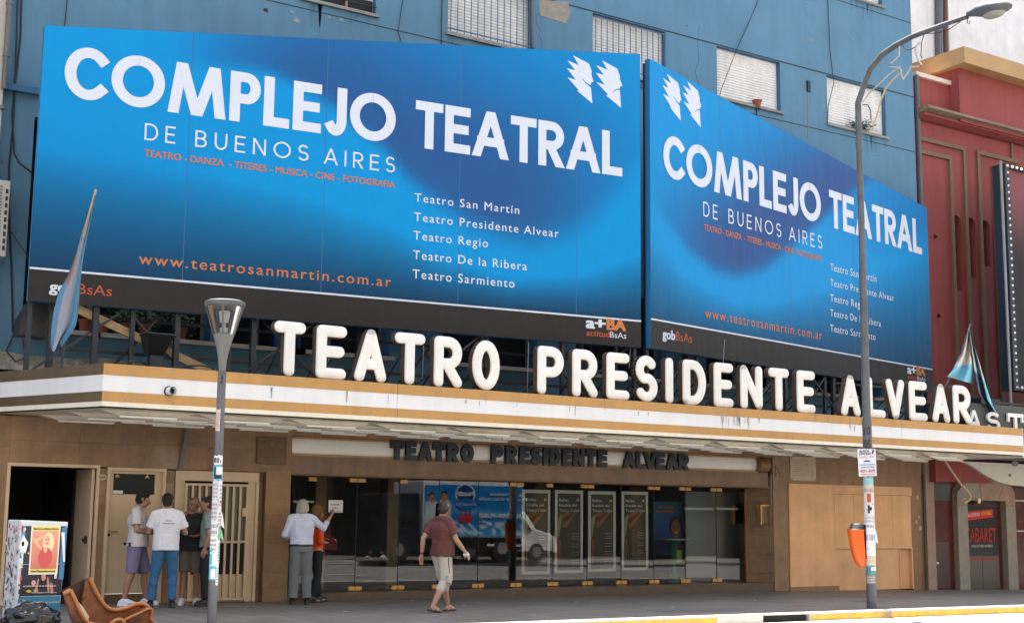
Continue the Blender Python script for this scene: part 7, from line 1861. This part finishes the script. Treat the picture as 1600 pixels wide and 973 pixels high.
def kt(s, u, v, w_, cap, c, d=.013, b=.02): font_text(q, s, K(u, v, d), XV, ZV, width=w_ * (kx1 - kx0), cap=cap * (kz1 - kb), bold=b, col=c)
kt('Ellas Son Las Mejores Escorts', .27, .925, .52, .018, lin((70, 75, 50))); kt('www.Deseosvip.com.ar', .26, .523, .52, .02, lin((60, 65, 40)), b=.03)
kt('con', .20, .225, .12, .025, lin((200, 200, 190)), .008); kt('enjoy', .38, .222, .2, .035, lin((215, 220, 200)), .008, .05); kt('es posible', .62, .228, .3, .025, lin((200, 200, 190)), .008)
kt('www.enjoyescorts.com.ar', .30, .325, .55, .014, lin((200, 200, 210)), .008); kt('ACOMPANANTES VIP DE PRIMER NIVEL', .12, .385, .7, .014, lin((210, 205, 210)), .008)
link('lettering', q, v_paper, ad)
q = MB(); skq = lin((196, 140, 122))
kel(.55, .475, .05, .035, skq, .008); kel(.55, .43, .10, .07, lin((34, 30, 36)), .0075); kel(.42, .40, .022, .07, skq, .009, -.4); kel(.66, .40, .025, .08, skq, .009, .3); kel(.40, .35, .05, .02, skq, .0095); kel(.74, .37, .03, .06, skq, .0095, .5); kel(.34, .42, .045, .028, lin((215, 160, 170)), .0096)
q.poly([K(.18, .345, .01), K(.25, .33, .01), K(.32, .342, .01), K(.25, .36, .01)], lin((215, 190, 50))); q.poly([K(.16, .70, .01), K(.21, .69, .01), K(.21, .715, .01)], lin((215, 190, 50)))
q.poly([K(.12, .255, .01), K(.2, .25, .01), K(.2, .265, .01), K(.12, .27, .01)], lin((205, 150, 140)))
link('lower_figure_print', q, v_paper, ad)
q = MB(); kq(q, .02, .86, .97, .985, lin((205, 208, 208)), .003); q.poly([K(-.02, .76, .02), K(.12, .70, .02), K(.17, .80, .02), K(.05, .88, .02)], lin((226, 228, 232))); q.poly([K(.0, .60, .015), K(.08, .62, .015), K(.09, .74, .015), K(.01, .75, .015)], lin((215, 218, 222))); q.poly([K(.86, .9, .012), K(.93, .9, .012), K(.99, .62, .012), K(.95, .62, .012)], lin((224, 224, 226))); kq(q, .78, .46, .83, .5, wh, .012)
r_ = random.Random(31)
for i in range(26):
    v = r_.uniform(.06, .95); u = r_.uniform(-.01, .06); c = r_.choice([wh, lin((180, 60, 70)), lin((80, 120, 170)), lin((60, 60, 70)), lin((200, 205, 210)), lin((190, 195, 200))]); kq(q, u, v, u + r_.uniform(.02, .05), v + r_.uniform(.015, .05), c, .012 + .0004 * i)
link('torn_paper', q, v_paper, ad)
q = MB()
for i in range(90):
    v = r_.uniform(.06, .95); u = r_.uniform(.02, .9); wq = r_.uniform(.02, .06); hq = r_.uniform(.02, .06); c = r_.choice([wh, lin((200, 205, 210)), lin((90, 110, 140)), lin((170, 80, 80)), lin((60, 60, 66))]); z_ = kb + (kz1 - kb) * v; y_ = ky + kd * u
    q.quad((kx0 - .004 - .0003 * i, y_, z_), (kx0 - .004 - .0003 * i, y_ + wq, z_), (kx0 - .004 - .0003 * i, y_ + wq, z_ + hq), (kx0 - .004 - .0003 * i, y_, z_ + hq), c)
link('side_paper', q, v_paper, ad)
# crumpled rubbish bag
bgp = wy(48, 985, -7.35); 
rbg = thing('rubbish_bag', 'crumpled shiny black rubbish bag at the foot of the advertising box', 'rubbish bag', (bgp.x, -7.35, gz(4.5)))
bm = bmesh.new(); bmesh.ops.create_icosphere(bm, subdivisions=4, radius=1)
for v in bm.verts:
    n = v.co.normalized(); k = 1 + .28 * noise.noise(n * 2.2) - .38 * abs(noise.noise(n * 3.2)) - .10 * abs(noise.noise(n * 8)) + .12
    v.co = Vector((n.x * .30 * k, n.y * .24 * k, max(-.02, n.z * .17 * k + .15)))
me = bpy.data.meshes.new('bag'); bm.to_mesh(me); bm.free()
link('bag_skin', me, mat('black bin liner', (.005, .005, .006), .14, spec=.6, bump=.5, bscale=14), rbg, smooth=True)
# wrecked orange armchair: shells of seat and back lying on the pavement
ach = thing('broken_armchair', 'broken orange leatherette armchair lying open on the pavement at the bottom left', 'armchair', (wz(165, 975, .08)))
m_or = mat('worn orange leatherette', (.25, .078, .022), .38, var=.4, vscale=9, bump=.3, bscale=40, var2=(.05, .025, .018, .8)); m_ord = mat('dark brown upholstery back', (.07, .032, .02), .6, var=.3); m_foam = mat('pale foam', (.75, .68, .5), .9)
YA = -6.9
def shell(nm, prof, y0, y1, th_, m, tilt=0.):
    """side panel: curved ribbon seen edge-on in the photo"""
    P = [wy(*p, YA) for p in prof]; q = MB(); n = len(P)
    for i in range(n - 1):
        d = (P[i + 1] - P[i]).normalized(); nn = Vector((-d.z, 0, d.x)) * th_
        d2 = (P[min(i + 2, n - 1)] - P[i + 1]); d2 = d2.normalized() if d2.length > 1e-6 else d; n2 = Vector((-d2.z, 0, d2.x)) * th_
        q.hexa([(P[i].x, y0, P[i].z), (P[i + 1].x, y0, P[i + 1].z), (P[i + 1].x, y1, P[i + 1].z + tilt), (P[i].x, y1, P[i].z + tilt), (P[i].x - nn.x, y0, P[i].z - nn.z), (P[i + 1].x - n2.x, y0, P[i + 1].z - n2.z), (P[i + 1].x - n2.x, y1, P[i + 1].z - n2.z + tilt), (P[i].x - nn.x, y1, P[i].z - nn.z + tilt)])
    return link(nm, q, m, ach, smooth=False)
def smoothc(pts, n=5):
    out = []
    for i in range(len(pts) - 1):
        p0, p1, p2, p3 = pts[max(i - 1, 0)], pts[i], pts[i + 1], pts[min(i + 2, len(pts) - 1)]
        for k in range(n):
            t = k / n; out.append(tuple(.5 * (2 * p1[j] + (p2[j] - p0[j]) * t + (2 * p0[j] - 5 * p1[j] + 4 * p2[j] - p3[j]) * t * t + (3 * p1[j] - p0[j] - 3 * p2[j] + p3[j]) * t ** 3) for j in (0, 1)))
    return out + [pts[-1]]
def rimtube(nm, prof, y, r, m):
    link(nm, MB().tube([wy(a, b, y) for a, b in smoothc(prof)], r, 10), m, ach, smooth=True)
def panel(nm, prof, low, y, th_, m):
    P = [wy(a, b, y) for a, b in smoothc(prof)] + [wy(a, b, y) for a, b in low]
    o = link(nm, MB().prism(P, YV, th_), m, ach)
    return o
far_top = [(140, 902), (150, 924), (163, 944), (176, 952), (195, 950), (214, 943), (226, 944), (232, 948)]
near_top = [(110, 921), (119, 940), (128, 960), (140, 973), (168, 976), (180, 969), (190, 968), (197, 980)]
panel('far_side', far_top, [(228, 956), (205, 962), (186, 975), (150, 985), (128, 940), (134, 905)], YA + .35, .07, m_or)
m_rim = mat('bright orange piping', (.46, .17, .05), .35, var=.2, vscale=20)
rimtube('far_rim', far_top, YA + .33, .028, m_rim)
panel('seat_shell', [(150, 984), (190, 972), (236, 948)], [(240, 960), (234, 980), (180, 995), (150, 995)], YA + .1, .3, m_or)
rimtube('seat_rim', [(186, 972), (212, 960), (234, 950), (238, 958), (236, 966), (240, 972)], YA + .08, .018, m_rim)
panel('back_panel', [(98, 922), (118, 911), (134, 903)], [(142, 925), (150, 960), (120, 965)], YA + .45, .05, m_ord)
panel('near_side', near_top, [(200, 1000), (130, 1000), (112, 965), (101, 930)], YA - .25, .08, m_or)
rimtube('near_rim', near_top, YA - .27, .026, m_rim)
rimtube('near_back_rim', [(99, 927), (110, 921)], YA - .27, .026, m_rim)
panel('foam_pad', [(119, 936), (130, 948), (139, 963)], [(138, 972), (126, 965), (120, 950)], YA - .12, .1, m_foam)
panel('inner_lining', [(128, 940), (136, 932), (146, 940), (165, 960)], [(176, 975), (150, 985), (134, 970)], YA + .3, .03, m_or)
# small litter
lt = bpy.data.objects.new('litter', None)
r_ = random.Random(4)
q = MB()
for (px, py) in ((644, 938), (725, 946), (1042, 931), (540, 955), (1050, 948), (1180, 938), (900, 940)):
    z = 0.
    for _ in range(3): c_ = wz(px, py, z); z = gz(c_.x)
    q.poly([Vector((c_.x + r_.uniform(.02, .06) * math.cos(t), c_.y + r_.uniform(.03, .06) * math.sin(t), z + .006)) for t in (0, 1.2, 2.5, 4, 5.2)])
o = link('litter', q, m_paper); o['kind'] = 'stuff'; o['label'] = 'small paper scraps scattered on the pavement'
bpy.data.objects.remove(lt)
for (px, py, w_, d_, lab) in ((1085, 953, 1.5, .35, 'dark rectangular metal cover in the pavement near the kerb'), (1360, 938, .9, .15, 'narrow dark metal cover set in the pavement by the tall lamp')):
    z = 0.
    for _ in range(3): c_ = wz(px, py, z); z = gz(c_.x)
    t = link('pavement_cover', MB().hexa([(c_.x - w_ / 2, c_.y - d_, gz(c_.x - w_ / 2) - .01), (c_.x + w_ / 2, c_.y - d_, gz(c_.x + w_ / 2) - .01), (c_.x + w_ / 2, c_.y + d_, gz(c_.x + w_ / 2) - .01), (c_.x - w_ / 2, c_.y + d_, gz(c_.x - w_ / 2) - .01), (c_.x - w_ / 2, c_.y - d_, gz(c_.x - w_ / 2) + .005), (c_.x + w_ / 2, c_.y - d_, gz(c_.x + w_ / 2) + .005), (c_.x + w_ / 2, c_.y + d_, gz(c_.x + w_ / 2) + .005), (c_.x - w_ / 2, c_.y + d_, gz(c_.x - w_ / 2) + .005)]), m_pipe)
    tag(t, lab, 'cover')
# ================================================================== ACROSS THE STREET (seen mirrored in the glass)
ob = thing('opposite_building', 'sunlit buildings across the street with dark shops at street level, mirrored in the foyer glass', 'building', (30, -29, 0))
mo = mat('sunlit cream render', (.80, .72, .60), .85, var=.15, vscale=.5); md_ = mat('dark shop front', (.02, .02, .024), .35)
OY = -29.5
wh_ = [(i * 3.2 - 28, i * 3.2 - 26.4, 6.5 + j * 3.4, 8.4 + j * 3.4) for i in range(40) for j in range(4)]
q = MB(); holed_wall(q, -30, 100, 4.4, 21, OY, wh_); q.quad((100, OY, 21), (-30, OY, 21), (-30, -40, 21), (100, -40, 21)); link('upper_wall', q, mo, ob)
q = MB()
for h in wh_: q.quad((h[0], OY - .3, h[2]), (h[1], OY - .3, h[2]), (h[1], OY - .3, h[3]), (h[0], OY - .3, h[3]))
o = link('windows', q, md_, ob, kind='stuff')
link('shop_front', MB().box(-30, 100, OY - .6, OY - .3, -.5, 4.4), md_, ob)
link('awning', MB().box(-30, 100, OY, OY + 1.6, 3.7, 4.38), m_line, ob)
for i in range(24): link('shop_pier', MB().box(-28 + i * 5.3, -27.4 + i * 5.3, OY - .3, OY - .02, -.4, 3.69), m_stone2, ob)
def mir(px, py, z=-.13):
    v = wz(px, py, z); return Vector((v.x, 2 * GLASS - v.y, z))
# truck
tp = mir(720, 878); TY = tp.y; VYt = 2 * GLASS - TY
def tv(px, py): p = wy(px, py, VYt); return Vector((p.x, TY, p.z))
tk = thing('delivery_truck', 'box truck with blue water advertisement parked across the street, mirrored in the glass doors', 'truck', (tp.x, TY - 1.2, -.13))
x0_, x1_ = tv(666, 800).x, tv(815, 800).x; zb_, zt_ = tv(740, 838).z, tv(740, 759).z
link('box', MB().box(x0_ - .05, x1_ + .05, TY - 2.4, TY - .02, zb_ - .05, zt_ + .15), m_white, tk, bevel=.02)
q = MB(); nu, nv = 30, 16
def tcol(u, v):
    c = lerp(lin((20, 120, 190)), lin((90, 185, 225)), sm(.25, .0, v) * .6 + .3 * max(0, noise.noise(Vector((u * 5, v * 9, 3)))))
    if v < .28 and noise.noise(Vector((u * 30, v * 22, 1))) > .05: c = lerp(c, lin((225, 238, 245)), .75)
    sw = abs(v - (.62 - .35 * (u - .0) * 1.2 + .25 * u * u)); c = lerp(c, lin((120, 200, 235)), .5 * math.exp(-(sw / .06) ** 2))
    return c
for i in range(nu):
    for j in range(nv):
        u0_, u1_, v0_, v1_ = i / nu, (i + 1) / nu, j / nv, (j + 1) / nv; f = lambda u, v: Vector((x0_ + (x1_ - x0_) * u, TY, zb_ + (zt_ - zb_) * v))
        q.quad(f(u1_, v0_), f(u0_, v0_), f(u0_, v1_), f(u1_, v1_), [tcol(u1_, v0_), tcol(u0_, v0_), tcol(u0_, v1_), tcol(u1_, v1_)])
link('advert_sheet', q, v_gloss, tk)
MX = Vector((-1, 0, 0)); q = MB()
def tt(s, pxr, pxl, pyb, cap, c, b=.02, d=.012): A = tv(pxr, pyb); B_ = tv(pxl, pyb); font_text(q, s, A + YV * d, MX, ZV, width=(A.x - B_.x), cap=cap, bold=b, col=c)
def tel(px, py, rx, rz, c, d): c0 = tv(px, py); q.poly([Vector((c0.x - rx * math.cos(t), TY + d, c0.z + rz * math.sin(t))) for t in [i * math.pi / 12 for i in range(24)]], c)
wht = lin((225, 230, 235)); nv_ = lin((20, 60, 130))
tel(727, 773, .42, .36, wht, .006); tel(727, 773, .38, .32, nv_, .008); tel(727, 789, .44, .22, lin((30, 105, 180)), .010)
tt('Nestlé', 740, 714, 776, .19, wht, .03); tt('Pureza Vital', 742, 713, 791, .11, wht, .0, .014); tt('Llevamos', 814, 765, 775, .10, wht); tt('Pureza a tu vida', 822, 748, 783, .12, wht, .02); tt('0810-999-PURE', 822, 748, 810, .17, wht, .03); tt('7873', 760, 748, 817, .08, wht)
rp2 = lin((205, 40, 60))
for px in (720, 727.5, 734): tel(px, 802, .05, .06, rp2, .012); c0 = tv(px, 811); q.poly([Vector((c0.x - dx, TY + .012, c0.z + dz)) for dx, dz in ((-.09, -.2), (0, -.1), (.09, -.2), (.07, .12), (-.07, .12))], rp2)
for px, hcol in ((677, lin((190, 205, 215))), (694, lin((200, 190, 185)))):
    tel(px, 778, .12, .16, lin((175, 120, 95)), .012); tel(px, 773, .13, .12, lin((45, 32, 30)), .011); c0 = tv(px, 795); q.poly([Vector((c0.x - dx, TY + .010, c0.z + dz)) for dx, dz in ((-.3, -.5), (.3, -.5), (.28, .2), (.1, .32), (-.1, .32), (-.28, .2))], hcol)
link('lettering', q, v_gloss, tk)
link('chassis', MB().box(x0_ - 1.6, x1_ + .1, TY - 2.2, TY - .15, .35, zb_ - .055).box(x0_ - .1, x1_ + .12, TY - .2, TY - .1, .28, .40), m_black, tk)
for xx in (x0_ + .9, x1_ - .8, x0_ - 1.0):
    wl = link('wheel', MB().tube([(xx, TY - .35, .33), (xx, TY - .05, .33)], .46, 20), m_black, tk); link('rim', MB().tube([(xx, TY - .06, .33), (xx, TY - .03, .33)], .22, 14), m_sill, wl)
link('cab', MB().hexa([(x0_ - 2.0, TY - 2.3, .3), (x0_ - .12, TY - 2.3, .3), (x0_ - .12, TY - .1, .3), (x0_ - 2.0, TY - .1, .3), (x0_ - 1.6, TY - 2.2, 2.3), (x0_ - .12, TY - 2.2, 2.3), (x0_ - .12, TY - .2, 2.3), (x0_ - 1.6, TY - .2, 2.3)]), mat('near black paint', (.01, .012, .02), .4), tk, bevel=.05)
link('cab_window', MB().box(x0_ - 1.35, x0_ - .4, TY - .15, TY - .1, 1.3, 2.0), MATS['dark glass'], tk)
link('bumper_reflector', MB().box(x1_ - 1.5, x1_ - 1.2, TY + .0, TY + .02, .42, .5).box(x1_ - .3, x1_ - .05, TY + .0, TY + .02, .42, .5), m_white, tk)
# cars
def carprof(kind):
    if kind == 'van': return [(0, .35), (0, 1.0), (.12, 1.75), (.4, 1.92), (2.9, 1.95), (3.3, 1.8), (3.75, 1.15), (4.4, 1.0), (4.55, .75), (4.55, .35)]
    return [(0, .38), (.02, .85), (.35, 1.0), (.8, 1.35), (1.3, 1.45), (2.3, 1.42), (2.95, 1.02), (3.75, .88), (3.95, .7), (3.98, .38)]
def car(label, x_front, y, kind, m, name):
    """front towards +x, near side facing the theatre"""
    pr = carprof(kind); L = pr[-1][0]; g = -.13; wdt = 1.7
    t = thing(name, label, 'van' if kind == 'van' else 'car', (x_front - L / 2, y - wdt / 2, g))
    q = MB(); ys = [(y, .06), (y - .05, 0), (y - wdt + .05, 0), (y - wdt, .06)]
    k0 = 0
    for (yy, ins) in ys:
        cx_ = L / 2; cz_ = .9
        for (a, b) in pr: q.v.append(Vector((x_front - L + cx_ + (a - cx_) * (1 - ins), yy - (max(0, b - .95) * .16 if yy > y - 1 else -max(0, b - .95) * .16), g + cz_ + (b - cz_) * (1 - ins))))
    n = len(pr)
    for j in range(3):
        for i in range(n - 1): q.f.append((j * n + i, j * n + i + 1, (j + 1) * n + i + 1, (j + 1) * n + i)); q.c.append(None)
    q.f.append(tuple(range(n))); q.f.append(tuple(reversed(range(3 * n, 4 * n)))); q.c += [None, None]
    o = link('body', q, m, t); fixn(o.data)
    gl = MATS['dark glass']
    if kind == 'van': w_ = [[(2.0, 1.1), (3.5, 1.12), (3.1, 1.7), (2.0, 1.75)], [(.3, 1.1), (1.85, 1.1), (1.85, 1.75), (.4, 1.7)]]
    else: w_ = [[(1.75, .95), (2.75, .98), (2.25, 1.34), (1.75, 1.36)], [(.7, .98), (1.65, .95), (1.65, 1.36), (1.05, 1.32)]]
    for ww_ in w_: link('window', MB().prism([(x_front - L + a, y + .012 - max(0, b - .95) * .16, g + b) for a, b in ww_], YV, .01), gl, t)
    for a in (.8, L - .85):
        wl = link('wheel', MB().tube([(x_front - L + a, y - .2, g + .33), (x_front - L + a, y + .03, g + .33)], .33, 22), m_black, t); link('rim', MB().tube([(x_front - L + a, y + .03, g + .33), (x_front - L + a, y + .04, g + .33)], .2, 14), mat('alloy rim', (.4, .4, .4), .3, metal=.8), wl)
    link('bumper', MB().box(x_front - .12, x_front + .06, y - wdt + .1, y - .06, g + .35, g + .6), m_black if kind != 'van' else m_white, t, bevel=.02)
    link('headlight', MB().ball((x_front - .12, y - .12, g + .72), .12, 10, 6, (.8, .7, .7)), m_bulb, t, smooth=True)
    link('door_handle', MB().box(x_front - L + 2.1, x_front - L + 2.3, y + .008, y + .03, g + .92, g + .95), m_black, t)
    return t
v0 = mir(845, 876); car('white van parked behind the truck across the street, mirrored in the first ballet poster', mir(867, 876).x + .1, v0.y, 'van', mat('white car paint', (.72, .72, .72), .25, coat=.5), 'white_van')
v0 = mir(508, 878); car('dark red car parked across the street, mirrored beside the old man', mir(532, 878).x, v0.y, 'car', mat('dark red car paint', (.20, .03, .04), .25, coat=.6), 'red_car')
v0 = mir(585, 866, 0);  v0.z = gz(v0.x)
person('woman in dark top and white trousers on the far pavement, mirrored in the glass', v0, 1.66, R_(88), dict(knL=(-.08, .17, .52), anL=(-.08, .30, .1), knR=(.08, -.02, .5), anR=(.08, -.32, .13), elL=(-.23, -.1, 1.15), wrL=(-.25, -.02, .95), elR=(.23, .1, 1.15), wrR=(.24, .28, 1.0), build=.92),
       dict(skin=skB, hair=h_bro, cut='bob', shirt=c_blk, sleeve='short', trousers=c_white, leg=1.6, wide=.085, shoes=c_ws), vox=.012)

bpy.data.scenes.remove(TS)
